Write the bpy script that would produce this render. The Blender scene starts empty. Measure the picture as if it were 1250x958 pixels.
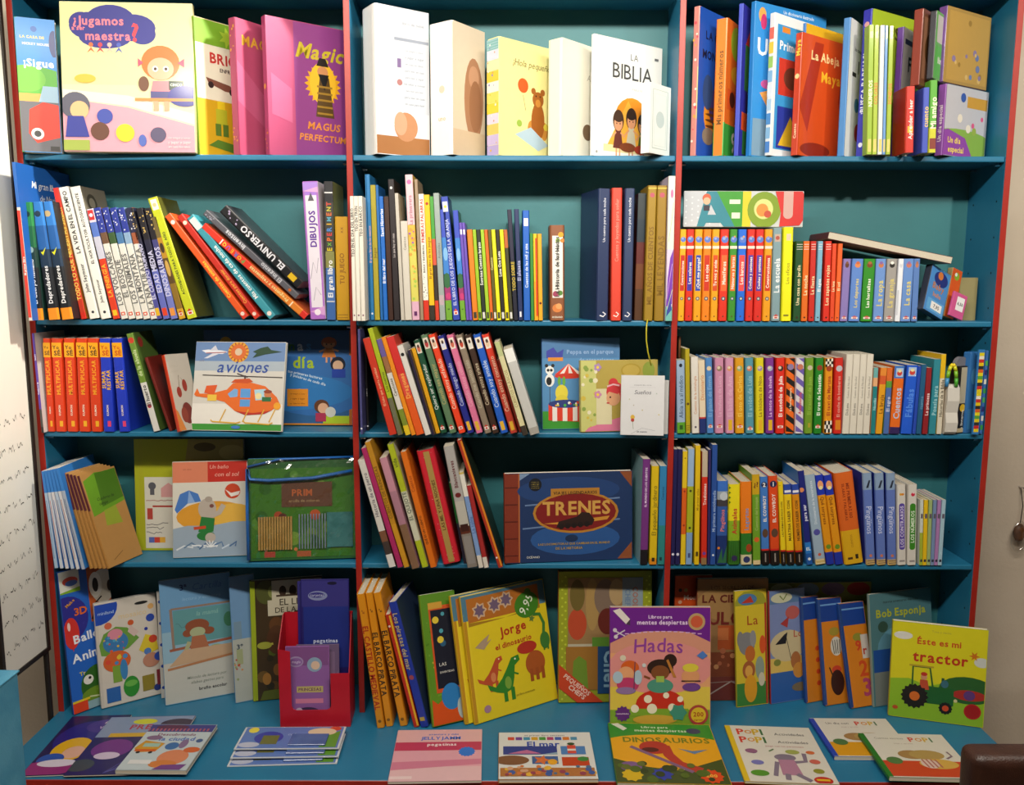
import bpy, bmesh, math, random
from mathutils import Matrix, Vector
random.seed(7)
SC = bpy.context.scene
COL = SC.collection
# ---------------------------------------------------------------- camera (calibrated on a 1250 x 958 frame)
FPX, CX, CY = 1009.0, 625.0, 479.0
ZB = 1.586                                   # height of the second shelf above the floor
CAM = Vector((1.1985, -2.0655, ZB + 0.1002))
PT, YW, RL = 0.1335, -0.0012, 0.0025
FW = Vector((math.sin(YW)*math.cos(PT), math.cos(YW)*math.cos(PT), -math.sin(PT)))
_r = Vector((math.cos(YW), -math.sin(YW), 0)); _u = _r.cross(FW)
RT = _r*math.cos(RL) + _u*math.sin(RL)
UP = -_r*math.sin(RL) + _u*math.cos(RL)
cam = bpy.data.cameras.new('camera'); cam.sensor_width = 36; cam.sensor_fit = 'HORIZONTAL'
cam.lens = FPX/1250*36; cam.clip_start = .05
co = bpy.data.objects.new('camera', cam); COL.objects.link(co)
co.matrix_world = Matrix(((RT.x, UP.x, -FW.x, CAM.x), (RT.y, UP.y, -FW.y, CAM.y), (RT.z, UP.z, -FW.z, CAM.z), (0, 0, 0, 1)))
SC.camera = co
# ---------------------------------------------------------------- light
SC.view_settings.view_transform = 'Standard'; SC.view_settings.look = 'None'
SC.view_settings.exposure = 0.0; SC.view_settings.gamma = 1.0; SC.view_settings.use_curve_mapping = False
W = bpy.data.worlds.new('shop_ambience'); SC.world = W; W.use_nodes = True
W.node_tree.nodes['Background'].inputs[0].default_value = (1.0, .93, .82, 1); W.node_tree.nodes['Background'].inputs[1].default_value = .06
def spot(name, loc, aim, power, size, blend, col=(1, .93, .80), rad=.05):
    l = bpy.data.lights.new(name, 'SPOT'); l.energy = power; l.color = col; l.spot_size = math.radians(size); l.spot_blend = blend; l.shadow_soft_size = rad
    o = bpy.data.objects.new(name, l); COL.objects.link(o); o.location = loc
    o.rotation_euler = (Vector(aim)-Vector(loc)).to_track_quat('-Z', 'Y').to_euler(); return o
def area(name, loc, aim, power, sx, sy, col=(1, .93, .82)):
    l = bpy.data.lights.new(name, 'AREA'); l.energy = power; l.color = col; l.shape = 'RECTANGLE'; l.size = sx; l.size_y = sy
    o = bpy.data.objects.new(name, l); COL.objects.link(o); o.location = loc
    o.rotation_euler = (Vector(aim)-Vector(loc)).to_track_quat('-Z', 'Y').to_euler(); return o
spot('ceiling_spot_middle', (1.32, -1.9, 2.85), (1.28, 0, 2.22), 122, 42, 1.0)
spot('ceiling_spot_left', (-.1, -1.9, 2.85), (.12, 0, 2.16), 56, 46, 1.0)
spot('ceiling_spot_right', (2.9, -1.9, 2.85), (2.2, 0, 2.10), 92, 46, 1.0)
spot('ceiling_spot_board', (1.35, -.20, 2.86), (-.05, -.12, 1.72), 150, 34, .8)
area('ceiling_wash', (1.2, -1.65, 2.86), (1.2, -.1, 1.0), 78, 2.4, .15)  # unseen overhead wash, added to light the ledge and lower spines
# ---------------------------------------------------------------- picture geometry helpers
def ray(x, y):
    return (FW*FPX + RT*(x-CX) - UP*(y-CY))
def at(x, y, Y):
    d = ray(x, y); return CAM + d*((Y-CAM.y)/d.y)
def on(x, y, z):
    d = ray(x, y); return CAM + d*((z-CAM.z)/d.z)
def proj(P):
    v = Vector(P)-CAM; d = v.dot(FW); return CX+FPX*v.dot(RT)/d, CY-FPX*v.dot(UP)/d
def xz(x, z, Y):
    a, b = -2.0, 5.0
    for _ in range(40):
        m = (a+b)/2
        if proj((m, Y, z))[0] < x: a = m
        else: b = m
    return (a+b)/2
# ---------------------------------------------------------------- colours and materials
def lin(h):
    if not isinstance(h, str): return tuple(h)
    if len(h) == 3: h = ''.join(c*2 for c in h)
    v = [int(h[i:i+2], 16)/255 for i in (0, 2, 4)]
    return tuple(c/12.92 if c <= .04045 else ((c+.055)/1.055)**2.4 for c in v)
def nmat(name):
    m = bpy.data.materials.new(name); m.use_nodes = True; nt = m.node_tree
    return m, nt, nt.nodes['Principled BSDF']
def attr_mat(name, rough, coat=0.0, var=.10, bump=.0):
    m, nt, b = nmat(name); N = nt.nodes; L = nt.links
    a = N.new('ShaderNodeAttribute'); a.attribute_name = 'Col'
    tc = N.new('ShaderNodeTexCoord'); n = N.new('ShaderNodeTexNoise'); n.inputs['Scale'].default_value = 60
    L.new(tc.outputs['Object'], n.inputs['Vector'])
    mr = N.new('ShaderNodeMapRange'); mr.inputs[3].default_value = 1-var; mr.inputs[4].default_value = 1.0
    L.new(n.outputs['Fac'], mr.inputs[0])
    mx = N.new('ShaderNodeMix'); mx.data_type = 'RGBA'; mx.blend_type = 'MULTIPLY'; mx.inputs[0].default_value = 1
    L.new(a.outputs['Color'], mx.inputs[6]); L.new(mr.outputs[0], mx.inputs[7]); L.new(mx.outputs[2], b.inputs['Base Color'])
    b.inputs['Roughness'].default_value = rough
    b.inputs['Coat Weight'].default_value = coat; b.inputs['Coat Roughness'].default_value = .12
    if bump:
        bp = N.new('ShaderNodeBump'); bp.inputs['Strength'].default_value = bump; bp.inputs['Distance'].default_value = .002
        n2 = N.new('ShaderNodeTexNoise'); n2.inputs['Scale'].default_value = 14; L.new(tc.outputs['Object'], n2.inputs['Vector'])
        L.new(n2.outputs['Fac'], bp.inputs['Height']); L.new(bp.outputs[0], b.inputs['Normal'])
    return m
M_COVER = attr_mat('printed_cover_gloss', .46, .10, .08, .10)
M_MATT = attr_mat('printed_cover_matt', .62, 0, .10)
M_SHINY = attr_mat('shrink_wrapped_cover', .38, .22, .06, .35)
M_PRINT = attr_mat('ink_print', .5, .08, .06)
def paper_mat():
    m, nt, b = nmat('page_edges'); N = nt.nodes; L = nt.links
    tc = N.new('ShaderNodeTexCoord'); w = N.new('ShaderNodeTexWave'); w.bands_direction = 'Y'; w.inputs['Scale'].default_value = 260; w.inputs['Distortion'].default_value = .6
    L.new(tc.outputs['Object'], w.inputs['Vector'])
    r = N.new('ShaderNodeValToRGB'); r.color_ramp.elements[0].color = (.42, .36, .27, 1); r.color_ramp.elements[1].color = (.74, .68, .56, 1)
    L.new(w.outputs['Fac'], r.inputs['Fac']); L.new(r.outputs[0], b.inputs['Base Color']); b.inputs['Roughness'].default_value = .85
    return m
M_PAGES = paper_mat()
def paint(name, c1, c2, rough=.5, scale=8, bump=.05, detail=4, coat=0):
    m, nt, b = nmat(name); N = nt.nodes; L = nt.links
    tc = N.new('ShaderNodeTexCoord'); n = N.new('ShaderNodeTexNoise'); n.inputs['Scale'].default_value = scale; n.inputs['Detail'].default_value = detail
    L.new(tc.outputs['Object'], n.inputs['Vector'])
    r = N.new('ShaderNodeValToRGB'); r.color_ramp.elements[0].position = .3; r.color_ramp.elements[1].position = .7
    r.color_ramp.elements[0].color = (*lin(c1), 1); r.color_ramp.elements[1].color = (*lin(c2), 1)
    L.new(n.outputs['Fac'], r.inputs['Fac']); L.new(r.outputs[0], b.inputs['Base Color']); b.inputs['Roughness'].default_value = rough; b.inputs['Coat Weight'].default_value = coat
    if bump:
        bp = N.new('ShaderNodeBump'); bp.inputs['Strength'].default_value = bump; bp.inputs['Distance'].default_value = .003
        n2 = N.new('ShaderNodeTexNoise'); n2.inputs['Scale'].default_value = scale*18; L.new(tc.outputs['Object'], n2.inputs['Vector'])
        L.new(n2.outputs['Fac'], bp.inputs['Height']); L.new(bp.outputs[0], b.inputs['Normal'])
    return m
M_TEAL = paint('teal_painted_board', '1f6a8e', '247498', .42, 6, .06)
M_BACK = paint('teal_back_sheet', '2c6a70', '32747a', .55, 5, .08)
M_RED = paint('red_edge_banding', '98221a', 'a82c20', .4, 12, .02)
M_WALL = paint('beige_wall_plaster', 'cabba8', 'd4c6b4', .9, 5, .25)
M_CREAM = paint('cream_wall_plaster', 'c9bfa6', 'd3cab2', .9, 5, .2)
M_FLOOR = paint('floor_boards', '5a4634', '6b553f', .5, 3, .1)
M_CEIL = paint('ceiling_white', 'd8d4ca', 'e2ded4', .9, 4, .1)
M_CHROME, _, _b = nmat('shelf_pin_metal'); _b.inputs['Metallic'].default_value = 1; _b.inputs['Base Color'].default_value = (.7, .7, .72, 1); _b.inputs['Roughness'].default_value = .25
M_HOLE = paint('peg_hole_dark', '0a2a33', '0c303a', .8, 20, 0)
M_BLACK = paint('black_frame', '1c1714', '28211c', .45, 20, .05)
M_BROWN = paint('dark_brown_leather', '2c1710', '3c2117', .4, 30, .25)
def film_mat(name, tint=(1, 1, 1), gloss=.12, bump=.8, scale=14):
    m, nt, b = nmat(name); N = nt.nodes; L = nt.links; N.remove(b)
    out = N['Material Output']; tr = N.new('ShaderNodeBsdfTransparent'); tr.inputs[0].default_value = (*tint, 1)
    g = N.new('ShaderNodeBsdfGlossy'); g.inputs['Roughness'].default_value = gloss
    mx = N.new('ShaderNodeMixShader'); mx.inputs[0].default_value = .2
    bp = N.new('ShaderNodeBump'); bp.inputs['Strength'].default_value = bump; bp.inputs['Distance'].default_value = .01
    tc = N.new('ShaderNodeTexCoord'); n = N.new('ShaderNodeTexNoise'); n.inputs['Scale'].default_value = scale; n.inputs['Detail'].default_value = 3
    L.new(tc.outputs['Object'], n.inputs['Vector']); L.new(n.outputs['Fac'], bp.inputs['Height']); L.new(bp.outputs[0], g.inputs['Normal'])
    L.new(tr.outputs[0], mx.inputs[1]); L.new(g.outputs[0], mx.inputs[2]); L.new(mx.outputs[0], out.inputs[0])
    return m
M_FILM = film_mat('clear_plastic_film')
# ---------------------------------------------------------------- object helpers
def empty(name, label, cat, group=None, mw=None):
    o = bpy.data.objects.new(name, None); COL.objects.link(o); o.empty_display_size = .05
    o['label'] = label; o['category'] = cat
    if group: o['group'] = group
    if mw is not None: o.matrix_world = mw
    return o
def tag(o, label, cat, group=None, kind=None):
    o['label'] = label; o['category'] = cat
    if group: o['group'] = group
    if kind: o['kind'] = kind
    return o
def mesh(name, verts, faces, mat, parent=None, cols=None, smooth=False):
    me = bpy.data.meshes.new(name); me.from_pydata([tuple(v) for v in verts], [], faces)
    if cols is not None:
        ca = me.color_attributes.new('Col', 'FLOAT_COLOR', 'CORNER'); buf = []
        for p in me.polygons:
            c = cols[p.index]
            for _ in range(p.loop_total): buf += (c[0], c[1], c[2], 1.0)
        ca.data.foreach_set('color', buf)
    if smooth: me.polygons.foreach_set('use_smooth', [True]*len(me.polygons))
    me.materials.append(mat); o = bpy.data.objects.new(name, me); COL.objects.link(o); o.parent = parent
    return o
def bmobj(name, bm, mat, parent=None, smooth=False):
    me = bpy.data.meshes.new(name); bm.to_mesh(me); bm.free()
    if smooth: me.polygons.foreach_set('use_smooth', [True]*len(me.polygons))
    me.materials.append(mat); o = bpy.data.objects.new(name, me); COL.objects.link(o); o.parent = parent; return o
def bbox(bm, a, b, bev=0, seg=1):
    r = bmesh.ops.create_cube(bm, size=1); vs = r['verts']
    for v in vs: v.co = Vector(((a[i]+b[i])/2+v.co[i]*(b[i]-a[i]) for i in range(3)))
    if bev:
        es = list({e for v in vs for e in v.link_edges}); bmesh.ops.bevel(bm, geom=es, offset=bev, segments=seg, affect='EDGES', profile=.5)
def box(name, a, b, mat, parent=None, bev=0, seg=1):
    bm = bmesh.new(); bbox(bm, a, b, bev, seg); return bmobj(name, bm, mat, parent)
def cyl(name, p, q, r, mat, parent=None, n=12, r2=None):
    p, q = Vector(p), Vector(q); d = q-p; bm = bmesh.new()
    bmesh.ops.create_cone(bm, cap_ends=True, segments=n, radius1=r, radius2=r if r2 is None else r2, depth=d.length,
                          matrix=Matrix.Translation((p+q)/2) @ d.to_track_quat('Z', 'Y').to_matrix().to_4x4())
    return bmobj(name, bm, mat, parent, smooth=False)
def tube(name, pts, r, mat, parent=None, n=6):
    vs, fs = [], []
    for i, p in enumerate(pts):
        p = Vector(p); t = (Vector(pts[min(i+1, len(pts)-1)])-Vector(pts[max(i-1, 0)])).normalized()
        a = t.orthogonal().normalized(); b = t.cross(a)
        for k in range(n):
            an = 2*math.pi*k/n; vs.append(p+a*(r*math.cos(an))+b*(r*math.sin(an)))
    for i in range(len(pts)-1):
        for k in range(n): fs.append((i*n+k, i*n+(k+1) % n, (i+1)*n+(k+1) % n, (i+1)*n+k))
    fs.append(tuple(range(n))[::-1]); fs.append(tuple((len(pts)-1)*n+k for k in range(n)))
    return mesh(name, vs, fs, mat, parent, smooth=True)
# ---------------------------------------------------------------- letters (built-in font turned into meshes once)
CH = "ABCDEFGHIJKLMNOPQRSTUVWXYZabcdefghijklmnopqrstuvwxyz0123456789¡!¿?.,:+-'ÁÉÍÓÚÑáéíóúñüªº€"
GL = {}
def load_glyphs():
    tmp = []
    for bold in (0, 1):
        for c in CH:
            cu = bpy.data.curves.new('glyph', 'FONT'); cu.body = c; cu.size = 1; cu.resolution_u = 2; cu.offset = .028 if bold else .004
            o = bpy.data.objects.new('glyph', cu); COL.objects.link(o); tmp.append((bold, c, o))
    bpy.context.view_layer.update(); dg = bpy.context.evaluated_depsgraph_get()
    for bold, c, o in tmp:
        me = bpy.data.meshes.new_from_object(o.evaluated_get(dg))
        vs = [(v.co.x, v.co.y) for v in me.vertices]; fs = [tuple(p.vertices) for p in me.polygons]
        x0 = min((v[0] for v in vs), default=0); x1 = max((v[0] for v in vs), default=.3)
        GL[(bold, c)] = ([(x-x0, y) for x, y in vs], fs, x1-x0); bpy.data.meshes.remove(me)
    for _, _, o in tmp:
        cu = o.data; bpy.data.objects.remove(o); bpy.data.curves.remove(cu)
load_glyphs()
EPS = 3e-5
class Print:
    """flat ink on a w x h rectangle; (u,v) run 0..1"""
    def __init__(s, w, h): s.w, s.h, s.v, s.f, s.c, s.n = w, h, [], [], [], 1
    def poly(s, pts, col):            # pts in metres
        b = len(s.v); s.v += [(x, y, s.n) for x, y in pts]; s.f.append(tuple(range(b, b+len(pts)))); s.c.append(lin(col)); s.n += 1
    def r(s, u0, v0, u1, v1, col): s.poly([(u0*s.w, v0*s.h), (u1*s.w, v0*s.h), (u1*s.w, v1*s.h), (u0*s.w, v1*s.h)], col)
    def p(s, pts, col): s.poly([(u*s.w, v*s.h) for u, v in pts], col)
    def e(s, u, v, ru, rv, col, rot=0, n=22, a0=0, a1=360):
        pts = []; full = a1-a0 >= 360
        k = n if full else n//2
        for i in range(k if full else k+1):
            a = math.radians(a0+(a1-a0)*i/k); x, y = ru*s.w*math.cos(a), rv*s.h*math.sin(a); c, d = math.cos(math.radians(rot)), math.sin(math.radians(rot))
            pts.append((u*s.w+x*c-y*d, v*s.h+x*d+y*c))
        s.poly(pts, col)
    def ci(s, u, v, ru, col, n=20): s.e(u, v, ru, ru*s.w/s.h, col, n=n)
    def l(s, pts, wd, col):           # stroke, width as fraction of w
        m = [Vector((u*s.w, v*s.h)) for u, v in pts]; hw = wd*s.w/2; b = len(s.v)
        for i, p in enumerate(m):
            t = (m[min(i+1, len(m)-1)]-m[max(i-1, 0)]).normalized(); nn = Vector((-t.y, t.x))*hw
            s.v += [(*(p+nn), s.n), (*(p-nn), s.n)]
        for i in range(len(m)-1): s.f.append((b+2*i+1, b+2*i+3, b+2*i+2, b+2*i)); s.c.append(lin(col))
        s.n += 1
    def star(s, u, v, ru, n, col, inner=.5, rot=0):
        pts = []
        for i in range(2*n):
            a = math.pi*i/n+rot; q = ru*s.w*(1 if i % 2 == 0 else inner); pts.append((u*s.w+q*math.cos(a), v*s.h+q*math.sin(a)))
        s.poly(pts, col)
    def t(s, txt, u, v, wu, hv, col, bold=1, it=0., d='h', rot=0., arc=0., wob=0.):
        """text centred at (u,v) fitted in wu x hv (fractions along and across the reading direction of the rectangle w,h)"""
        if d == 'h': L, H = wu*s.w, hv*s.h
        else: L, H = wu*s.h, hv*s.w
        adv = 0; lay = []
        for c in txt:
            if c == ' ': adv += .28; continue
            g = GL.get((bold, c)) or GL.get((bold, '-')); lay.append((adv, g)); adv += g[2]+.075
        adv = max(adv-.075, .05); sc = min(L/adv, H/.78)
        th = math.radians({'h': 0, 'u': 90, 'd': -90}[d]+rot); c, q = math.cos(th), math.sin(th)
        for k, (a, g) in enumerate(lay):
            b = len(s.v); dy = math.sin(k*2.1)*wob
            for x, y in g[0]:
                X = (x+a-adv/2+it*y)*sc; Yy = (y-.35+dy)*sc
                if arc: Yy -= arc*(X/(adv*sc/2))**2*sc
                s.v.append((u*s.w+X*c-Yy*q, v*s.h+X*q+Yy*c, s.n))
            for f in g[1]: s.f.append(tuple(b+i for i in f)); s.c.append(lin(col))
        s.n += 1
    def build(s, name, parent, fn, mat=None):
        if not s.v: return None
        V, Fc, C = [], [], []; m = .0012 if s.w > .02 else .0006; x0, x1, y0, y1 = m, s.w-m, m, s.h-m
        for f, c in zip(s.f, s.c):
            pts = [s.v[i] for i in f]
            if any(not (x0 <= q[0] <= x1 and y0 <= q[1] <= y1) for q in pts):
                for ax, lim, sg in ((0, x0, 1), (0, x1, -1), (1, y0, 1), (1, y1, -1)):     # ink stops at the edge of the cover
                    res = []
                    for i, a in enumerate(pts):
                        b = pts[i-1]; ia, ib = (a[ax]-lim)*sg >= 0, (b[ax]-lim)*sg >= 0
                        if ia != ib:
                            t = (lim-b[ax])/(a[ax]-b[ax]); res.append((b[0]+(a[0]-b[0])*t, b[1]+(a[1]-b[1])*t, a[2]))
                        if ia: res.append(a)
                    pts = res
                    if len(pts) < 3: break
            if len(pts) < 3: continue
            b = len(V); V += pts; Fc.append(tuple(range(b, b+len(pts)))); C.append(c)
        if not V: return None
        return mesh(name, [fn(a, b, EPS*k) for a, b, k in V], Fc, mat or M_PRINT, parent, C)
# ---------------------------------------------------------------- the book itself
def shade(c, k): return tuple(max(0, min(1, x*k)) for x in lin(c))
def bands_of(cols):
    return [(1.0, lin(cols))] if isinstance(cols, (str, tuple)) else [(f, lin(c)) for f, c in cols]
def book_parts(root, w, t, h, cols, cover=None, back=None, kind='paper', mat=None, pages=None):
    """parts of one book in its own frame: x width from the spine, y thickness (front cover at y=0), z height"""
    bands = bands_of(cols); cov = lin(cover) if cover else bands[len(bands)//2][1]; bk = lin(back) if back else cov
    mat = mat or (M_COVER if kind != 'matt' else M_MATT)
    if kind == 'box':
        bm = bmesh.new(); bbox(bm, (0, 0, 0), (w, t, h), min(.0025, t*.2), 2); fs = list(bm.faces)
        me = bpy.data.meshes.new('case'); bm.to_mesh(me); bm.free()
        ca = me.color_attributes.new('Col', 'FLOAT_COLOR', 'CORNER'); buf = []
        for p in me.polygons:
            c = cov if p.normal.y < -.6 else bands[0][1]
            for _ in range(p.loop_total): buf += (*c[:3], 1)
        ca.data.foreach_set('color', buf); me.materials.append(mat); o = bpy.data.objects.new('case', me); COL.objects.link(o); o.parent = root
        return o
    hard = kind == 'hard'; c = min(.0024 if hard else .0009, t*.22); ov = .0028 if hard else .0004
    if kind == 'board': c = min(.0022, t*.2); ov = 0.0003
    b = min(.0035 if hard else .0012, t*.22)
    out = [(w, 0), (b*1.6, 0), (b*.4, t*.06), (0, t*.17), (0, t*.83), (b*.4, t*.94), (b*1.6, t), (w, t)]
    inn = [(w, t-c), (b+c, t-c), (c, t*.8), (c, t*.2), (b+c, c), (w, c)]
    prof = out+inn; n = len(prof); zs = [0]+[f*h for f, _ in bands]; vs, fs, cs = [], [], []
    for z in zs: vs += [(x, y, z) for x, y in prof]
    for k in range(len(zs)-1):
        for i in range(n):
            j = (i+1) % n; fs.append((k*n+j, k*n+i, (k+1)*n+i, (k+1)*n+j))
            cs.append(cov if i == 0 else bk if i == 6 else bands[k][1] if i < 6 else (.75, .72, .65))
    fs.append(tuple(range(n))); cs.append(bands[0][1]); m = (len(zs)-1)*n
    fs.append(tuple(range(m+n-1, m-1, -1))); cs.append(bands[-1][1])
    o = mesh('cover', vs, fs, mat, root, cs)
    e = .0015; pc = pages
    x0, x1, y0, y1, z0, z1 = c+.0006, w-max(ov, .0006), c+.00005, t-c-.00005, max(ov, .0004), h-max(ov, .0004)
    pv = [(x0, y0, z0), (x1, y0, z0), (x1, y1, z0), (x0, y1, z0), (x0, y0, z1), (x1, y0, z1), (x1, y1, z1), (x0, y1, z1)]
    pf = [(3, 2, 1, 0), (4, 5, 6, 7), (0, 1, 5, 4), (1, 2, 6, 5), (2, 3, 7, 6), (3, 0, 4, 7)]
    mesh('page_block', pv, pf, M_PAGES, root)
    return o
PLACE = {'L': 'white-board bay', 'M': 'middle bay', 'R': 'beige-wall bay'}
ROWN = {1: 'top shelf', 2: 'second shelf', 3: 'third shelf', 4: 'fourth shelf'}
ZS = {1: ZB+.404, 2: ZB+.004, 3: ZB-.280, 4: ZB-.625, 5: ZB-1.036}
LABELS = {}
WARN = []; LOG = []
def place_label(row, bay, desc):
    return desc if row == 5 else f'{desc}, {ROWN[row]}, {PLACE[bay]}'
CUR = [2, 'L']; RECENT = []; NUDGE = [True]
def S(x0, x1, xt, yt, cols, desc, txt=None, tc='ffffff', d='u', k='paper', dep=.122, yf=-.004, yb=None, yaw=0, cover=None, name='paperback', grp=None,
      span=(.12, .88), tw=.62, ex=None, bold=1, mat=None, art=None, gap=.965, cat='book'):
    """a book standing spine outwards: spine foot between pixel columns x0..x1, top corner of the spine at (xt, yt)"""
    row, bay = CUR; z = ZS[row]
    P0 = at(x0, yb, yf) if yb else Vector((xz(x0, z, yf), yf, z))
    P1x = xz(x1, P0.z, yf); T = at(xt, yt, yf); v = T-P0; h = math.hypot(v.x, v.z); th = math.atan2(v.x, v.z)
    bi = 'LMR'.index(bay); xl, xr = .8*bi+.00775, .8*(bi+1)-.00775; inside = row < 5 and yf+dep > .0
    # keep clear of the upright and of the neighbour already standing there: nudge the foot, then the lean
    def edge(z):
        e = xl if inside else -9
        for (r_, y0_, y1_, pol) in RECENT[-2:]:
            if r_ != row or y1_ < yf+.004 or yf+dep < y0_+.004: continue
            q = -9
            for i in range(4):
                a, b = pol[i], pol[i-1]
                if (a[1]-z)*(b[1]-z) <= 0 and a[1] != b[1]: q = max(q, a[0]+(b[0]-a[0])*(z-a[1])/(b[1]-a[1]))
            if q > -9: e = max(e, q+.0003)
        return e
    if not yb and yaw == 0 and abs(th) < .5 and NUDGE[0]:
        zz = [P0.z+.001+h*.97*k/14 for k in range(15)]
        lo = max(edge(q) - (P0.x+math.tan(th)*(q-P0.z)) for q in zz[:3])
        if 0 < lo < .012: P0.x += lo
        for q in zz[2:]:
            e = edge(q); d_ = e-(P0.x+math.tan(th)*(q-P0.z))
            if 0 < d_ < .016: th = max(th, math.atan2(e-P0.x, q-P0.z))
    t = max(.0022, (P1x-P0.x)*math.cos(th)*gap)
    if inside and P0.x+t/math.cos(th) > xr: t = max(.0022, (xr-P0.x)*math.cos(th)-.0004)
    if inside and th > 0 and P0.x+math.sin(th)*h+t > xr: th = max(0, math.asin(max(-1, min(1, (xr-.0006-t-P0.x)/h))))
    if th > 0: P0.z += t*math.sin(th)
    cs, sn = math.cos(th), math.sin(th)
    if yaw == 0 and not yb: RECENT.append((row, yf, yf+dep, [(P0.x, P0.z), (P0.x+t*cs, P0.z-t*sn), (P0.x+t*cs+h*sn, P0.z-t*sn+h*cs), (P0.x+h*sn, P0.z+h*cs)]))
    P0.z += .0004
    M = Matrix.Translation(P0) @ Matrix.Rotation(math.radians(yaw), 4, 'Z') @ Matrix.Rotation(th, 4, 'Y') @ Matrix.Translation((t, 0, 0)) @ Matrix.Rotation(math.pi/2, 4, 'Z')
    root = empty(name, place_label(row, bay, desc), cat, grp, M)
    book_parts(root, dep, t, h, cols, cover, kind=k, mat=mat)
    pr = Print(t, h); b0 = 0
    for f_, c_ in bands_of(cols): pr.r(.14, b0, .86, f_, c_); pr.n -= 1; b0 = f_
    pr.n += 1; base_n = len(pr.f)
    if ex: ex(pr)
    if txt:
        items = [(txt, span, tc)] if isinstance(txt, str) else txt
        for s_, sp_, c_ in items: pr.t(s_, .5, (sp_[0]+sp_[1])/2, sp_[1]-sp_[0], min(.8, tw*1.3), c_, bold, d=d)
    if len(pr.f) > base_n: pr.build('spine_print', root, lambda a, b, e: (-e, t-a, b), mat)
    if art:
        pc = Print(dep, h); pc.r(0, 0, 1, 1, cover or bands_of(cols)[-1][1]); art(pc); pc.build('cover_print', root, lambda a, b, e: (a, -e, b), mat)
    if P0.y+dep*math.cos(math.radians(yaw)) > .151: WARN.append(f'{desc}: back {P0.y+dep:.3f}')
    return root
def F(bl, br, tl, t, desc, art=None, cols='ffffff', cover='ffffff', Y=None, tilt=None, k='hard', name='picture_book', grp=None, zb=0, mat=None, spine=None, cat='book', back=None, row=None, bay=None, minh=0, z=None):
    """a book or box with its cover towards the room: lower corners at pixels bl, br (depths Y=(Y0,Y1), or on the shelf plane), upper corner at tl"""
    if row is None: row, bay = CUR
    z = (ZS[row] if z is None else z)+zb
    if Y: P0 = Vector((xz(bl[0], z, Y[0]), Y[0], z)); P1 = Vector((xz(br[0], z, Y[1]), Y[1], z))
    else: P0, P1 = on(*bl, z), on(*br, z)
    dv = P1-P0; w = math.hypot(dv.x, dv.y); ps = math.atan2(dv.y, dv.x)
    bk = Vector((-math.sin(ps), math.cos(ps), 0))
    def top(a, h): return proj(P0+Vector((0, 0, t*math.sin(a)))+bk*(math.sin(a)*h)+Vector((0, 0, math.cos(a)*h)))
    if tilt is None:
        a, h = .2, .2
        for _ in range(30):
            q = top(a, h); e0, e1 = q[0]-tl[0], q[1]-tl[1]
            qa, qh = top(a+1e-4, h), top(a, h+1e-4)
            j = [[(qa[0]-q[0])/1e-4, (qh[0]-q[0])/1e-4], [(qa[1]-q[1])/1e-4, (qh[1]-q[1])/1e-4]]
            dt = j[0][0]*j[1][1]-j[0][1]*j[1][0]
            a -= max(-.1, min(.1, (e0*j[1][1]-e1*j[0][1])/dt)); h -= max(-.05, min(.05, (j[0][0]*e1-j[1][0]*e0)/dt))
        if not 0 <= a < .6: WARN.append(f'{desc}: tilt {math.degrees(a):.1f}'); a = max(0, min(.45, a))
        tilt = math.degrees(a)
    a = math.radians(tilt); lo, hi = .02, .8
    for _ in range(40):
        h = (lo+hi)/2
        if top(a, h)[1] > tl[1]: lo = h
        else: hi = h
    P0.z += t*math.sin(a)+.0004
    M = Matrix.Translation(P0) @ Matrix.Rotation(ps, 4, 'Z') @ Matrix.Rotation(-a, 4, 'X')
    root = empty(name, place_label(row, bay, desc), cat, grp, M)
    book_parts(root, w, t, h, cols, cover, back, k, mat)
    if art:
        pr = Print(w, h); pr.r(0, 0, 1, 1, cover); art(pr); pr.build('cover_print', root, lambda x, y, e: (x, -e, y), mat)
    if spine:
        pr = Print(t, h); pr.r(.14, 0, .86, 1, bands_of(cols)[-1][1]); spine(pr); pr.build('spine_print', root, lambda x, y, e: (-e, t-x, y), mat)
    ys = [(M @ Vector(p)).y for p in ((0, t, 0), (w, t, 0), (0, t, h), (w, t, h))]
    if max(ys) > .153: WARN.append(f'{desc}: maxY {max(ys):.3f}')
    LOG.append(desc+': '+f'{w:.3f} x {t:.3f} x {h:.3f} tilt {tilt:.0f} yaw {math.degrees(ps):.0f}')
    return root
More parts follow.
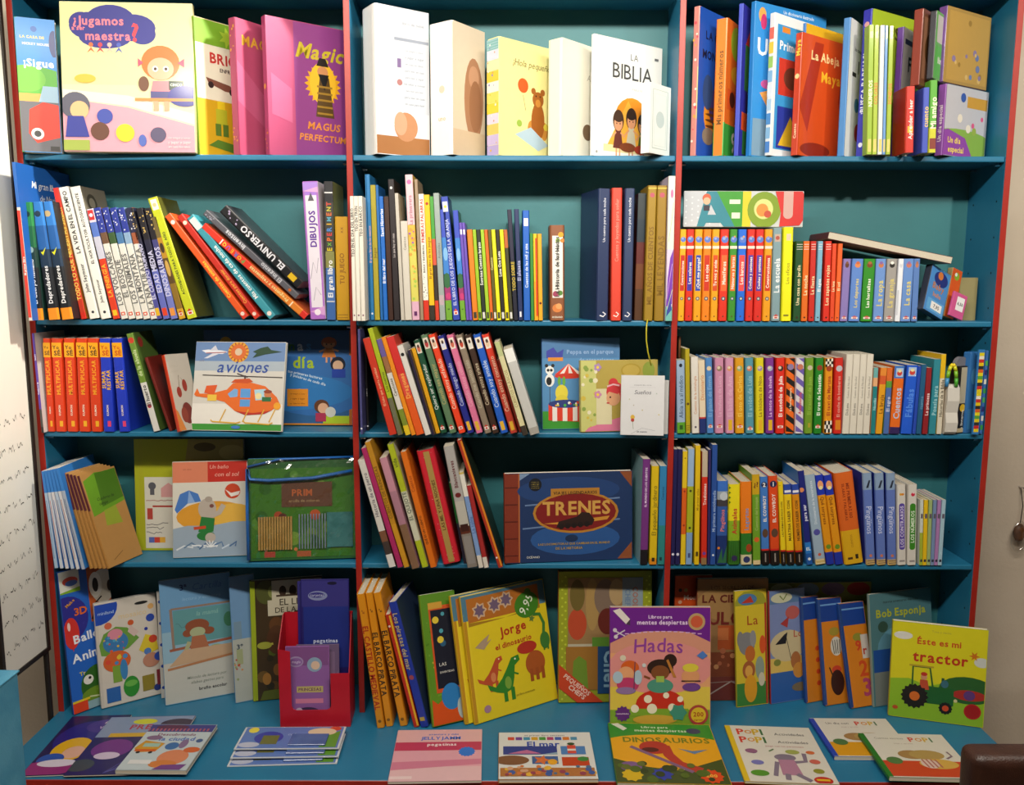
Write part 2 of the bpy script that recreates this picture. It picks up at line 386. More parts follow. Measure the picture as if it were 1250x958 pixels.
def flat(tl, tr, br, bl, t, desc, art=None, cols='ffffff', cover='ffffff', zb=0, k='paper', name='picture_book', grp=None, mat=None, cat='book', rot=None):
    """a book lying on the ledge, face up; corner pixels of its top face"""
    z = ZS[5]+zb+t+.0006
    q = [on(*p, z) for p in (bl, br, tl, tr)]
    P0 = q[0]; d = ((q[1]-q[0])+(q[3]-q[2]))/2; w = math.hypot(d.x, d.y); ps = math.atan2(d.y, d.x)
    n = Vector((-math.sin(ps), math.cos(ps), 0)); h = ((q[2]-q[0]).dot(n)+(q[3]-q[1]).dot(n))/2
    sk = ((q[2]-q[0]).dot(Vector((math.cos(ps), math.sin(ps), 0))))
    P0 = P0+Vector((math.cos(ps), math.sin(ps), 0))*sk/2
    # frame: x width, local z (height) -> away from the viewer, local y (thickness) -> down
    M = Matrix.Translation((P0.x, P0.y, z)) @ Matrix.Rotation(ps-math.atan2(sk, h)*0.5, 4, 'Z') @ Matrix.Rotation(-math.pi/2, 4, 'X')
    root = empty(name, desc, cat, grp, M)
    book_parts(root, w, t, h, cols, cover, None, k, mat)
    if art:
        pr = Print(w, h); pr.r(0, 0, 1, 1, cover); art(pr); pr.build('cover_print', root, lambda x, y, e: (x, -e, y), mat)
    LOG.append(desc+': '+f'{w:.3f} x {h:.3f} skew {sk:.3f}')
    return root
# ================================================================ the room
def struct(o): o['kind'] = 'structure'; return o
struct(box('floor', (-2.6, -4.6, -.1), (4.6, .30, 0), M_FLOOR))
struct(box('wall_back', (-2.6, .20, 0), (4.6, .30, 2.95), M_WALL))
struct(box('wall_right', (4.5, -4.6, 0), (4.6, .20, 2.95), M_WALL))
struct(box('wall_left', (-2.6, -4.6, 0), (-2.5, .20, 2.95), M_CREAM))
struct(box('ceiling', (-2.6, -4.6, 2.95), (4.6, .30, 3.05), M_CEIL))
# ================================================================ bookcase
DEP = .155; TH = .0145; SH = .014
LED = ZS[5]; LY = on(600, 953, LED).y
TOPZ = at(600, 12, DEP).z
bc = empty('bookcase', 'teal painted wall bookcase with red edged uprights, open bays and a deep ledge', 'bookcase', mw=Matrix.Translation((0, 0, 0)))
def up_x(i): return .8*i
for i in range(4):
    x = up_x(i); p = box('side_panel', (x-TH/2, 0, LED), (x+TH/2, DEP+.012, TOPZ+.02), M_TEAL, bc, .0008)
    box('edge_strip', (x-TH/2, -.0025, LED), (x+TH/2, 0, TOPZ+.02), M_RED, p, .0006)
for b in range(3):
    x0, x1 = up_x(b)+TH/2, up_x(b+1)-TH/2
    box('back_panel', (x0-.004, DEP, LED), (x1+.004, DEP+.010, TOPZ+.02), M_BACK, bc)
    for r in (1, 2, 3, 4):
        z = ZS[r]; s = box('shelf_board', (x0+.0005, .001, z-SH), (x1-.0005, DEP-.0005, z), M_TEAL, bc, .003, 2)
        for xs, sg in ((x0, 1), (x1, -1)):
            for yy in (.022, .128): cyl('shelf_pin', (xs, yy, z-SH-.004), (xs+sg*.013, yy, z-SH-.004), .0035, M_CHROME, s, 8)
box('top_board', (-TH/2, -.004, TOPZ+.02), (2.4+TH/2, DEP+.012, TOPZ+.045), M_TEAL, bc, .002)
for b in range(3):
    box('head_rail', (up_x(b)+TH/2, 0.001, TOPZ), (up_x(b+1)-TH/2, DEP, TOPZ+.02), M_TEAL, bc)
# peg holes in the end panel faces
hb = bmesh.new()
for i, sg in ((3, -1), (1, -1), (2, -1), (0, 1)):
    for yy in (.024, .128):
        for kz in range(16):
            z = LED+.11+kz*.0875
            if any(abs(z-(ZS[r]-SH/2)) < .012 for r in ZS) or z > TOPZ-.03: continue
            xx = up_x(i)+sg*(TH/2+.0004)
            bmesh.ops.create_circle(hb, cap_ends=True, radius=.0028, segments=8, matrix=Matrix.Translation((xx, yy, z)) @ Matrix.Rotation(math.pi/2, 4, 'Y'))
ho = bmobj('peg_holes', hb, M_HOLE, bc); ho['kind'] = 'stuff'
led = box('display_ledge', (-TH/2, LY, LED-.022), (2.4+TH/2, DEP, LED), M_TEAL, bc, .002)
box('edge_strip', (-TH/2, LY-.0025, LED-.022), (2.4+TH/2, LY, LED), M_RED, led, .0006)
box('base_cabinet', (0.01, LY+.03, .07), (2.39, DEP, LED-.022), M_TEAL, bc, .002)
box('plinth', (.03, LY+.07, 0), (2.37, DEP, .07), M_TEAL, bc)
for k in range(6):
    d = box('cabinet_door', (.014+k*.3965, LY+.012, .085), (.014+k*.3965+.390, LY+.03, LED-.03), M_TEAL, bc, .002)
    cyl('door_knob', (.05+k*.3965 if k % 2 else .365+k*.3965, LY-.012, .42), (.05+k*.3965 if k % 2 else .365+k*.3965, LY+.012, .42), .011, M_RED, d, 14)
# ================================================================ white writing board on a black stand beside the bookcase
e0 = at(29, 395, -.03); bx = e0.x; zb_ = at(57, 790, -.03).z; _d = ray(10, 842); NY = (CAM+_d*((bx-CAM.x)/_d.x)).y
M_BOARD = paint('white_board_sheet', 'eceae0', 'f4f2e8', .55, 4, .02)
wb = empty('display_board', 'white writing board with handwritten lines in a black frame beside the bookcase', 'board', mw=Matrix.Translation((bx-.02, NY/2, 0)))
def wbx(o): o.matrix_parent_inverse = Matrix.Translation((-(bx-.02), -NY/2, 0)); return o
TB = 2.42
wbx(box('sheet', (bx-.016, NY, zb_), (bx-.004, -.03, TB), M_BOARD, wb))
for a, b in (((bx-.022, NY-.012, zb_-.012), (bx, -.018, zb_)), ((bx-.022, NY-.012, TB), (bx, -.018, TB+.014)), ((bx-.022, -.03, zb_), (bx, -.018, TB)), ((bx-.022, NY-.012, zb_), (bx, NY, TB))):
    wbx(box('frame_bar', a, b, M_BLACK, wb, .001))
for y in (-.024, NY-.006): wbx(cyl('leg', (bx-.011, y, .012), (bx-.011, y, zb_-.006), .007, M_BLACK, wb, 10))
for y in (-.024, NY-.006): wbx(box('foot', (bx-.09, y-.014, 0), (bx+.014, y+.010, .014), M_BLACK, wb, .003))
rnd = random.Random(3); wv = []; wf = []
for ln in range(9):
    zz = zb_+.055+ln*.068; y = NY+.012
    while y < -.06:
        ww = rnd.uniform(.018, .03); n = int(ww/.003)
        pts = [(y+i*.003, zz+.10*(y-NY)+rnd.uniform(-.008, .011)) for i in range(n)]
        for i in range(n-1):
            b = len(wv); (ya, za), (yb2, zb2) = pts[i], pts[i+1]
            wv += [(bx-.0036, ya, za-.0013), (bx-.0036, yb2, zb2-.0013), (bx-.0036, yb2, zb2+.0013), (bx-.0036, ya, za+.0013)]; wf.append((b, b+1, b+2, b+3))
        y += ww+.008
wbx(mesh('handwritten_lettering', wv, wf, M_BLACK, wb))['kind'] = 'stuff'
# ================================================================ blue carton tower at the lower corner, brown chair, hanging bag
pb = at(22, 818, -.62); pl = at(-40, 818, -.62)
bt = empty('carton', 'pale blue cardboard display carton standing under the white board', 'box', mw=Matrix.Translation(((pb.x+pl.x)/2, -.62, 0)))
M_CARD = paint('pale_blue_card', '3f8fb4', '5aa5c4', .45, 20, .1)
Z1 = pb.z; x0, x1 = pl.x-pb.x, 0; X = pb.x
def bl_(o): o.matrix_parent_inverse = bt.matrix_world.inverted(); return o
bpy.context.view_layer.update()
bl_(box('carton_body', (X-.16, -.86, 0), (X, -.62, Z1-.004), M_CARD, bt, .004, 2))
for k in range(3): bl_(box('corrugated_flute', (X-.16+.004, -.864, 0.01), (X-.16+.04, -.86, Z1-.01), M_CARD, bt, .001)) if k == 0 else bl_(box('corrugated_flute', (X-.16+.004+k*.052, -.864, 0.01), (X-.16+.04+k*.052, -.86, Z1-.01), M_CARD, bt, .001))
bl_(box('carton_lid', (X-.162, -.862, Z1-.004), (X+.002, -.618, Z1), M_CARD, bt, .001))
# brown padded chair, back towards the shelves
c0 = at(1168, 902, -.95)
CXX, CZ = c0.x, c0.z
ch = empty('chair', 'dark brown leather chair in front of the ledge corner', 'chair', mw=Matrix.Translation((CXX+.22, -1.0, 0)))
bpy.context.view_layer.update()
def cl_(o): o.matrix_parent_inverse = ch.matrix_world.inverted(); return o
bm = bmesh.new(); bbox(bm, (CXX, -1.0, CZ-.42), (CXX+.44, -.95, CZ), .016, 4)
for v in bm.verts: v.co.y += (v.co.z-CZ)*-.12; v.co.x += (CZ-v.co.z)*.10*(1 if v.co.x < CXX+.22 else -1)
cl_(bmobj('backrest', bm, M_BROWN, ch, True))
cl_(box('seat', (CXX-.0, -1.42, .42), (CXX+.44, -.94, .48), M_BROWN, ch, .015, 3))
for xx in (CXX+.03, CXX+.41):
    for yy in (-1.38, -.96): cl_(cyl('leg', (xx, yy, 0), (xx, yy, .43), .014, M_BLACK, ch, 10, .018))
for xx in (CXX+.06, CXX+.38): cl_(cyl('back_post', (xx, -.955, .44), (xx, -.945, CZ-.30), .012, M_BLACK, ch, 10))
# small bag hanging on the wall
hg = at(1244, 655, .18)
bag = empty('hanging_bag', 'clear plastic bag with a brown thing inside hanging on the beige wall', 'bag', mw=Matrix.Translation(hg))
M_NUT = paint('brown_filling', '4a2a12', '7a4a20', .5, 40, .2)
bm = bmesh.new(); bmesh.ops.create_icosphere(bm, subdivisions=2, radius=.022)
for v in bm.verts: v.co.x *= .8; v.co.y *= .5; v.co.z = v.co.z*1.2+.012
bmobj('filling', bm, M_NUT, bag, True)
bm = bmesh.new(); bmesh.ops.create_icosphere(bm, subdivisions=3, radius=.034)
for v in bm.verts:
    k = max(0, (v.co.z+.034)/.068); v.co.x *= .95-.35*k; v.co.y *= .5*(1-.5*k); v.co.z = v.co.z*1.35+random.uniform(-.002, .002)
bmobj('bag_film', bm, M_FILM, bag, True)
tube('string', [(0, 0, .04), (.003, 0, .09), (0, .012, .14)], .0012, M_BLACK, bag)
cyl('nail', (0, -.002, .14), (0, .021, .14), .0022, M_CHROME, bag, 8)
# ================================================================ ceiling lamp bodies, out of view, added over the lights set at the top
for nm, (lx, ly), ds in (('spot_lamp', (1.32, -1.9), 'white ceiling spot lamp over the middle of the aisle'), ('spot_lamp', (-.1, -1.9), 'white ceiling spot lamp on the white-board side'), ('spot_lamp', (2.9, -1.9), 'white ceiling spot lamp on the beige-wall side'), ('spot_lamp', (1.35, -.20), 'white ceiling spot lamp close above the bookcase')):
    lr = empty(nm, ds, 'lamp', 'ceiling spot lamps', Matrix.Translation((lx, ly, 2.95)))
    cyl('mounting_plate', (0, 0, -.012), (0, 0, 0), .05, M_CEIL, lr, 20); cyl('lamp_housing', (0, .0, -.04), (0, 0, -.012), .032, M_CHROME, lr, 16)
lr = empty('wash_housing', 'long white ceiling strip lamp along the bookcase', 'lamp', None, Matrix.Translation((1.2, -1.65, 2.95)))  # made-up housing for the added wash light
box('lamp_housing', (-1.22, -.09, -.06), (1.22, .09, 0), M_CEIL, lr, .006)
# ================================================================ small spine decorations
def band(v0, v1, c): return lambda p: p.r(0.03, v0, .97, v1, c)
def deco(*fs):
    def g(p):
        for f in fs: f(p)
    return g
def spot_(u, v, ru, c): return lambda p: p.ci(u, v, ru, c)
def rect_(u0, v0, u1, v1, c): return lambda p: p.r(u0, v0, u1, v1, c)
def word(s, v0, v1, c, wd=.6, d='u', u=.5, bold=1): return lambda p: p.t(s, u, (v0+v1)/2, v1-v0, wd, c, bold, d=d)
def hword(s, v, hv, c, u=.5, wd=.8): return lambda p: p.t(s, u, v, wd, hv, c, 1)
def logo(c='ffffff', v=.045, k='c83020'):     # small white house-shaped mark at the spine foot
    def g(p):
        p.r(.2, v-.018, .8, v+.012, c); p.p([(.22, v+.012), (.5, v+.034), (.78, v+.012)], k); p.r(.34, v-.012, .66, v+.004, k)
    return g
def pic(v0, v1, c, c2, c3=None):              # little picture panel
    def g(p):
        p.r(.14, v0, .86, v1, c); m = (v0+v1)/2; q = (v1-v0)/2
        p.e(.5, m-.15*q, .26, q*.6, c2); p.e(.5, m+.35*q, .17, q*.34, c3 or c2)
    return g
def lines(v0, v1, n, c):
    def g(p):
        for i in range(n): v = v0+(v1-v0)*i/max(1, n-1); p.r(.1, v-.003, .9, v+.003, c)
    return g
def dots(v0, v1, n, c, r=.09, seed=1):
    def g(p):
        q = random.Random(seed)
        for _ in range(n): p.ci(q.uniform(.2, .8), q.uniform(v0, v1), r*q.uniform(.6, 1.2), c, 8)
    return g
# ================================================================ second shelf, bay L
CUR[:] = [2, 'L']; NUDGE[0] = False
S(35, 39.5, 14, 198, [(.72, 'd8d0c8'), (1, '1f63b8')], 'tall thin blue picture book with white script, standing at the upright', k='hard', dep=.235, yf=-.088, cover='1d5fb4', name='picture_book',
  ex=deco(rect_(.05, .02, .95, .70, 'd8352a'), word('Mi primer libro', .1, .6, 'ffffff')), art=lambda p: (p.t('Mi gran libro', .5, .88, .7, .05, 'ffffff', 0, .25), p.t('de Navidad', .58, .80, .5, .045, 'e8eef8', 0, .25)))
G1 = [(.10, 'f09018'), (.45, '14181c'), (.62, '1a3a34'), (.8, '1f6a3c'), (1, '2a8a48')]
S(39.5, 52.5, 25, 247, G1, 'green fading to black hardback with an orange foot', [('El Cuerpo humano', (.14, .52), 'f0f0f0')], k='hard', dep=.19, yf=-.062, name='hardback', ex=deco(spot_(.5, .9, .28, '103828'), spot_(.5, .6, .3, '9ab8b0')))
G2 = [(.10, 'f09018'), (.45, '10151c'), (.60, '16304a'), (.8, '2060a8'), (1, '2f7fd0')]
for q, (a, b, c) in enumerate(((59, 72.5, 37), (75, 89, 48.5))):
    S(a, b, c, 247, G2, ('blue-black hardback with an orange foot, next to the green one', 'blue-black hardback with an orange foot, beside the thin red one')[q], [('Depredadores', (.14, .46), 'f0f0f0')], k='hard', dep=(.17, .16)[q], yf=(-.052, -.042)[q], name='hardback', cover='14161a', ex=deco(spot_(.5, .9, .28, 'c8b080' if q else '203850'), lambda p: p.p([(.25, .58), (.45, .55), (.8, .62), (.45, .58)], 'e0e020')))
S(99, 106, 64, 230, [(.05, 'd02818'), (.5, 'c83820'), (.8, 'b87828'), (1, 'd83020')], 'thin red and gold paperback beside the white gardening books', 'TODO LO QUE NECESITAS SABER', 'f0d060', dep=.12)
S(109.5, 122, 71, 229.5, 'f2efe6', 'white paperback with tall black capitals and a red edge', [('LA VIDA EN EL CAMPO', (.5, .97), '181818'), ('John Seymour', (.2, .42), '303030')], name='paperback', tw=.55, ex=spot_(.5, .05, .14, '303038'))
S(123.5, 136.5, 85, 229, 'f2efe6', 'white paperback with small black capitals and a grey bark cover', [('EL HORTICULTOR AUTOSUFICIENTE', (.42, .95), '202020'), ('John Seymour', (.12, .3), '303030')], tw=.42, cover='6a6458', ex=spot_(.5, .05, .14, '303038'),
  art=lambda p: (p.r(.02, .7, .98, 1, '7c7568'), p.e(.35, .88, .2, .07, '4a453c'), p.e(.35, .88, .12, .04, '8f897a'), p.l([(.1, .75), (.5, .8), (.95, .74)], .03, '4f493f')))
S(138, 147, 105, 256, [(.55, 'd83a18'), (.75, 'c8c8d8'), (.88, '5878c8'), (1, 'd8d4e4')], 'paperback with an orange-red lower spine and red square head', [('LA ENERGÍA', (.2, .5), 'f0b030')], ex=deco(rect_(.1, .90, .9, .99, 'd03030'), spot_(.5, .945, .25, 'e8e8f8'), rect_(.2, .03, .8, .08, 'f0c020')))
NT = ['LOS VOLCANES', 'EL BOSQUE', 'LOS ANIMALES', 'LA MONTAÑA', 'LA NATURALEZA']
PCs = ['705038', '3a5a30', '4878a8', '88a8c8', 'a05838']
for q in range(5):
    S(148+9*q, 156.7+9*q, 114+9.6*q, 254.5, [(.68, 'e2dfd6'), (.78, PCs[q]), (1, '2a3a9a' if q < 4 else '24284a')], f'white spine reading {NT[q].lower()} in grey, dotted blue head', [(NT[q], (.09, .64), '6a6a68')], name='paperback', tw=.7,
      ex=deco(dots(.80, .98, 10, 'e8e8f4', .10, q), logo('d84020', .05, 'f0e0d0')))
for q, (a, b, s_, c) in enumerate(((191.5, 198.3, 'EL CUERPO HUMANO', '4a4a94'), (199.3, 207.8, 'EDAD MEDIA', '5f68b8'), (208.6, 217.5, 'DINOSAURIOS', '7078c0'))):
    S(a, b, 156+8.6*q+q, 255, [(.14, c), (.45, c), (.72, '20203a' if q < 2 else '40407a'), (1, '18141c')], f'lilac and black paperback with pale capitals reading {s_.lower()}', [(s_, (.16, .70), 'c8c8e8')], tw=.7, ex=deco(dots(.78, .98, 9, 'c8a860', .12, 20+q), rect_(.15, .03, .85, .10, ('e0b020', 'd84020', 'e09040')[q])))
S(218.6, 227, 183.5, 266, [(.1, 'd0a020'), (.35, '8a6a20'), (.6, '584018'), (.8, 'b88820'), (1, '706030')], 'mottled ochre and brown thin paperback beside the lime book', dep=.12, ex=deco(logo('e8d8c0', .05), lambda p: (p.e(.5, .5, .3, .08, 'c8a050'), p.e(.5, .7, .3, .05, '3a2a18'))))
S(229, 241.5, 180, 243, 'c8d020', 'lime yellow paperback leaning with an olive cover', [('ACTIVIDADES PARA TODO EL AÑO', (.2, .72), '38481c')], tw=.42, cover='5a5a1c', ex=deco(rect_(.2, .90, .85, .985, 'f0f0e0'), spot_(.5, .94, .2, 'd8c890'), logo('f0e0d0', .05)))
S(296.5, 307, 201, 265, [(.06, 'd83820'), (1, 'e85818')], 'orange tilted paperback with a white round mark at its head', [('Cuentos de animales', (.2, .55), 'f8d040')], tw=.42, dep=.12, ex=deco(spot_(.5, .93, .32, 'f0e0d8'), spot_(.5, .04, .3, 'f0d8c8')))
S(311, 321, 216, 265.5, [(.06, 'd03018'), (1, 'c82818')], 'scarlet tilted paperback between the orange and the turquoise ones', [('Cuentos para dormir', (.12, .5), 'f0b040')], tw=.4, dep=.12, ex=deco(spot_(.5, .93, .32, 'f0e0c8'), spot_(.5, .04, .3, 'f0d8c8')))
S(329, 341.5, 228, 267.5, [(.06, '3f98a8'), (1, '3a98a8')], 'turquoise tilted paperback', [('Mis cuentos de cada noche', (.12, .78), 'f0f4f4')], tw=.42, dep=.12, ex=deco(rect_(.1, .88, .9, .98, 'e8e8e0'), spot_(.5, .04, .3, 'f0e0d8')))
S(370.5, 384.5, 245, 279, [(.05, 'd82818'), (.3, 'e08020'), (.55, 'd86028'), (1, 'e03018')], 'red tilted hardback with many-coloured letters, lowest of the sloping pile', k='hard', name='hardback', dep=.12,
  ex=deco(*[word(c_, .60+.036*i, .63+.036*i, k_, .6) for i, (c_, k_) in enumerate(zip('QUEROP'[::-1], ('48a848', 'e8c020', '3870c0', 'f0b020', 'a060c0', 'e8d040')))], word('Preguntas y respuestas', .18, .55, 'f0d890', .5), rect_(.1, .82, .9, .83, 'f4e8e0'), rect_(.1, .14, .9, .15, 'f4e0c0')))
def slope_pair():
    S(360, 374, 247.5, 262, '5c5c64', 'grey tilted book with pale lettering, lying on the sloping red one', [('Inventos', (.55, .8), 'e0e0e8'), ('El ingenio', (.15, .42), 'c8c8d0')], yb=365, dep=.115, tw=.6, ex=deco(dots(.85, .98, 7, 'a0a0b0', .12, 3), spot_(.5, .08, .25, 'c86020')), mat=M_SHINY, gap=.8)
    S(362, 383, 268, 259, '17171c', 'black glossy book with wide white capitals, topmost of the sloping pile', [('EL UNIVERSO', (.22, .76), 'e8e8f0')], yb=352, dep=.115, tw=.62, ex=deco(dots(.80, .97, 8, 'b0a0c0', .1, 4), rect_(.2, .06, .8, .14, 'e0b820')), mat=M_SHINY, gap=.8, cover='3a3c44')
slope_pair()
NUDGE[0] = True
S(379, 398.5, 368.5, 221.5, [(.09, 'b070c8'), (.9, 'e8e0ec'), (1, 'a878d8')], 'white drawing kit box with purple capitals reading dibujos', [('DIBUJOS', (.53, .79), '5a1a98')], k='box', tw=.48, name='drawing_box', cat='box', dep=.13, cover='e0d4e8',
  ex=deco(lambda p: (p.r(.03, 0.01, .97, .09, 'b06cc8'), p.p([(.03, .06), (.97, .10), (.97, .03)], 'd8a0d8'), p.r(.03, .93, .97, .99, 'b088e0'), p.p([(.03, .93), (.97, .96), (.97, .92)], 'e0a8d8'), p.p([(.3, .86), (.5, .92), (.7, .86)], '585860'), p.l([(.2, .3), (.4, .42), (.6, .34), (.75, .45)], .04, 'a8a0b0'), p.l([(.3, .14), (.5, .24), (.8, .18)], .04, 'a8a0b0'), p.ci(.5, .055, .2, 'f4e8f4'))))
S(398.8, 410, 395, 221.5, [(.13, '4068a8'), (.38, '4a70b0'), (.5, '888850'), (.85, '40403c'), (1, '2c2c30')], 'shrink-wrapped dark spine with letters of many colours over blue', mat=M_SHINY, dep=.125,
  ex=deco(*[word(c_, .50+.036*i, .53+.036*i, k_, .6) for i, (c_, k_) in enumerate(zip('EXPERIMENT', ('d8c020', '70b040', 'e07030', 'd04040', '5088d0', 'e0b030', '60a8c0', 'd87040', 'c8c040', 'd05040')))], word('El gran libro', .15, .45, 'f0f0f0', .6), rect_(.05, .915, .95, .925, 'd8d8d8'), rect_(.05, .13, .95, .14, 'c8c8d0')))
S(411.2, 427, 408.5, 264.5, 'c39212', 'ochre yellow thick paperback next to the upright', [('TU JUEGO', (.35, .65), '8a5a08'), ('xx', (.84, .9), '8a5a08')], tw=.4, ex=lines(.02, .05, 2, '6a4a10'))
# ================================================================ second shelf, bay M
CUR[:] = [2, 'M']
for q in range(3):
    S(430+5.5*q, 435.3+5.5*q, 424.5+5.3*q, 239.5, 'efe9dc', ('white slim paperback overlapping the upright edge', 'white slim paperback, second of the three slim whites', 'white slim paperback touching the blue ones')[q], [(('TEO EN EL DÍA DEL LIBRO', 'TEO EN TREN', 'TEO EN BARCO')[q], ((.5, .92), (.72, .92), (.68, .92))[q], '303030')], yf=-.05, tw=.62, dep=.12, ex=spot_(.5, .045, .2, '702050'))
for q in range(2):
    S(446.5+5.4*q, 451.7+5.4*q, 437+6*q, 213, '2478b4', ('tall slim blue paperback beside the slim white ones', 'tall slim blue paperback beside the olive one')[q], [('El gran libro de los cuentos', (.2, .85), 'd8a8a8')], dep=.13, ex=spot_(.5, .045, .28, 'f0f0f8'), tw=.5)
S(457.3, 464, 449.5, 226, 'a89a28', 'olive yellow slim paperback between blue ones', 'Juegos', '705a10', tw=.4)
S(464.6, 468, 456, 226, '1f68b0', 'very slim royal blue paperback behind the bright blue one', dep=.11)
S(468.2, 473.8, 458.5, 240, '1668c4', 'bright blue paperback with white words', [('Santi Historias', (.68, .9), 'f0f4ff'), ('El libro del mar', (.3, .5), 'f0f4ff')], tw=.6)
S(474.3, 480.5, 468, 240, '3a2018', 'dark brown paperback beside the bright blue one', dep=.12)
S(481, 488.5, 471.5, 219, '241c20', 'tall black-brown paperback with tiny pale words', 'Lo que hay en casa', 'b8b0b0', tw=.35, span=(.45, .62), ex=spot_(.5, .94, .22, 'd8d8d8'))
S(489.5, 494, 481.5, 236, 'c8c2b6', 'pale grey slim paperback beside the black-brown one')
S(494.3, 503, 488.5, 270, 'd2ccc0', 'short pale grey paperback in front of the grey slim one', 'Cuentos', '8a8478', tw=.3, span=(.7, .85))
S(503.2, 512.7, 491, 213.5, [(.13, 'e0b0c8'), (.5, 'd8d060'), (.66, 'e0b848'), (1, 'e8c4cc')], 'tall pink spine with painted yellow flowers', [('La primavera', (.66, .86), 'c08898')], tw=.4, ex=deco(spot_(.5, .95, .3, 'c068a8'), dots(.28, .66, 12, 'e8a040', .2, 5), dots(.15, .6, 9, 'a8c850', .18, 6), dots(.5, .62, 4, 'a060b0', .16, 2), rect_(.3, .03, .7, .06, '602060')))
S(513.2, 517.3, 505.5, 219, 'a08a70', 'slim grey-brown paperback beside the pink flowered spine')
S(517.6, 524.3, 509, 237, [(.16, 'd83018'), (.3, 'f0ece0'), (1, 'f0ece0')], 'white spine with red capitals and black dots above a red foot', [('PRIMERAS PALABRAS', (.62, .96), 'c83028'), ('BUSCA Y ENCUENTRA', (.38, .6), '303030')], tw=.6, ex=dots(.18, .36, 10, '202020', .1, 8))
S(524.8, 531.5, 516, 238, [(.12, '30281c'), (1, 'f0c010')], 'amber yellow spine with a black foot', [('El gran libro de los juegos', (.2, .8), '805008')], tw=.4, ex=spot_(.5, .93, .28, 'b03018'))
S(531.8, 536.5, 524, 240, [(.16, 'd84028'), (.45, '383028'), (.66, 'd85840'), (1, '4aa040')], 'slim spine in green, red and black blocks', dep=.12)
S(537, 544.2, 527, 236, '9aa8a4', 'silver grey paperback beside the green and red spine', 'Animales', '707c7a', tw=.4, span=(.4, .7), ex=rect_(.1, .12, .9, .2, 'c0a8b0'))
for q, (a, b, c) in enumerate(((544.6, 552.6, 535), (562.4, 569, 552.5))):
    S(a, b, c, 257 if q else 256, [(.18, '70a830'), (.30, 'a03070'), (.42, '2a5a40'), (.75, '3a80d0'), (1, '3a50c0')], ('spine painted with sky, hill and meadow, before the tall white-marked one', 'spine painted with sky, hill and meadow, beside the slim violet ones')[q], dep=.12, ex=deco(lambda p: (p.e(.5, .6, .35, .06, '80b8e8'), p.e(.5, .36, .5, .07, '2f6a40'), p.e(.6, .22, .4, .03, 'c83878')), word('6', .08, .12, '2a4a18', .4)))
S(553.2, 561.9, 538, 240.5, '3048b0', 'tall royal blue paperback with a white square at its head', [('EL LIBRO DE LOS JUEGOS DE LA GRANJA', (.12, .82), 'c0c8f0')], tw=.42, cover='1c2a6a', ex=deco(rect_(.15, .88, .85, .96, 'f0f0e8'), spot_(.5, .92, .2, 'e0c840'), logo('e8e0e0', .06, 'd84020')))
for q in range(2): S(569.3+3.8*q, 572.9+3.8*q, 559+4.4*q, 272, '6a50b8', ('slim violet paperback beside the painted meadow spine', 'slim violet paperback beside the orange one')[q], ex=rect_(.2, .88, .8, .93, 'f0f0f8'), dep=.11)
TR = [('e88018', 'orange slim paperback, first of the bright slim run', '', ''), ('98c020', 'lime slim paperback beside the first orange one', '', ''), ('202a20', 'black slim paperback with white words beside a lime one', 'Sonrisas Cuentos largos', 'e8e8e0'), ('a0c828', 'lime slim paperback between a black and an orange one', '', ''), ('e06818', 'deep orange slim paperback of the bright run', '', ''), ('5a5418', 'dark olive slim paperback of the bright run', 'Cuentos', 'd0c880'),
      ('f0e818', 'lemon yellow slim paperback beside the dark olive one', '', ''), ('242018', 'black slim paperback between two lemon ones', 'Luna Oca Luna', 'e8e8e0'), ('f0e010', 'lemon yellow slim paperback beside the orange-topped one', '', ''), ('3a3a1c', 'dark slim paperback with an orange head', '', '')]
xb = [577.3, 584.2, 588.8, 593.9, 598.6, 602.9, 607.2, 612.2, 617.2, 622.2, 627]
for q, (c, ds, s_, k_) in enumerate(TR):
    S(xb[q], xb[q+1]-.2, xb[q]-7.6, 280.5, c if q < 9 else [(.8, c), (1, 'b8602c')], ds, [(s_, (.3, .95), k_)] if s_ else None, dep=.10, tw=.6, ex=rect_(.2, .02, .8, .09, '3a3a28' if q in (0, 1, 3, 4, 6, 8) else 'd8d8d0'))
S(627.3, 632.8, 619, 256, [(.55, '16182c'), (1, '20203c')], 'tall black slim paperback beside the bright run', [('TODO SOBRE', (.2, .6), 'c8b030')], tw=.6, dep=.12)
S(633, 638.8, 627.5, 255.5, '1c2c5c', 'navy slim paperback with a white foot mark', [('El planeta', (.3, .6), 'a8b0d8')], tw=.6, dep=.12, ex=rect_(.3, .03, .7, .08, 'e0e0e8'))
S(639.2, 648, 637.5, 257, '1a60c0', 'azure hardback with a white mark, beside the navy slim one', [('Cuentos de las mil y una', (.3, .7), 'd8e4f8')], k='hard', name='hardback', tw=.4, cover='16305c', ex=rect_(.2, .86, .8, .93, 'f0e0e0'))
S(648.2, 652.2, 645, 285, '3a8838', 'slim green paperback beside the azure hardback', dep=.11)
S(652.4, 657.3, 649, 285.5, [(.45, 'f0a818'), (1, 'e0c018')], 'slim yellow paperback with a red edge, beside the green one', dep=.11, ex=rect_(.5, .05, .98, .95, 'd83818'))
S(657.6, 662.8, 656, 285.5, 'f0a820', 'slim amber paperback with a red cover, last of the bright run', dep=.11, cover='982818', ex=spot_(.5, .2, .3, '602010'))
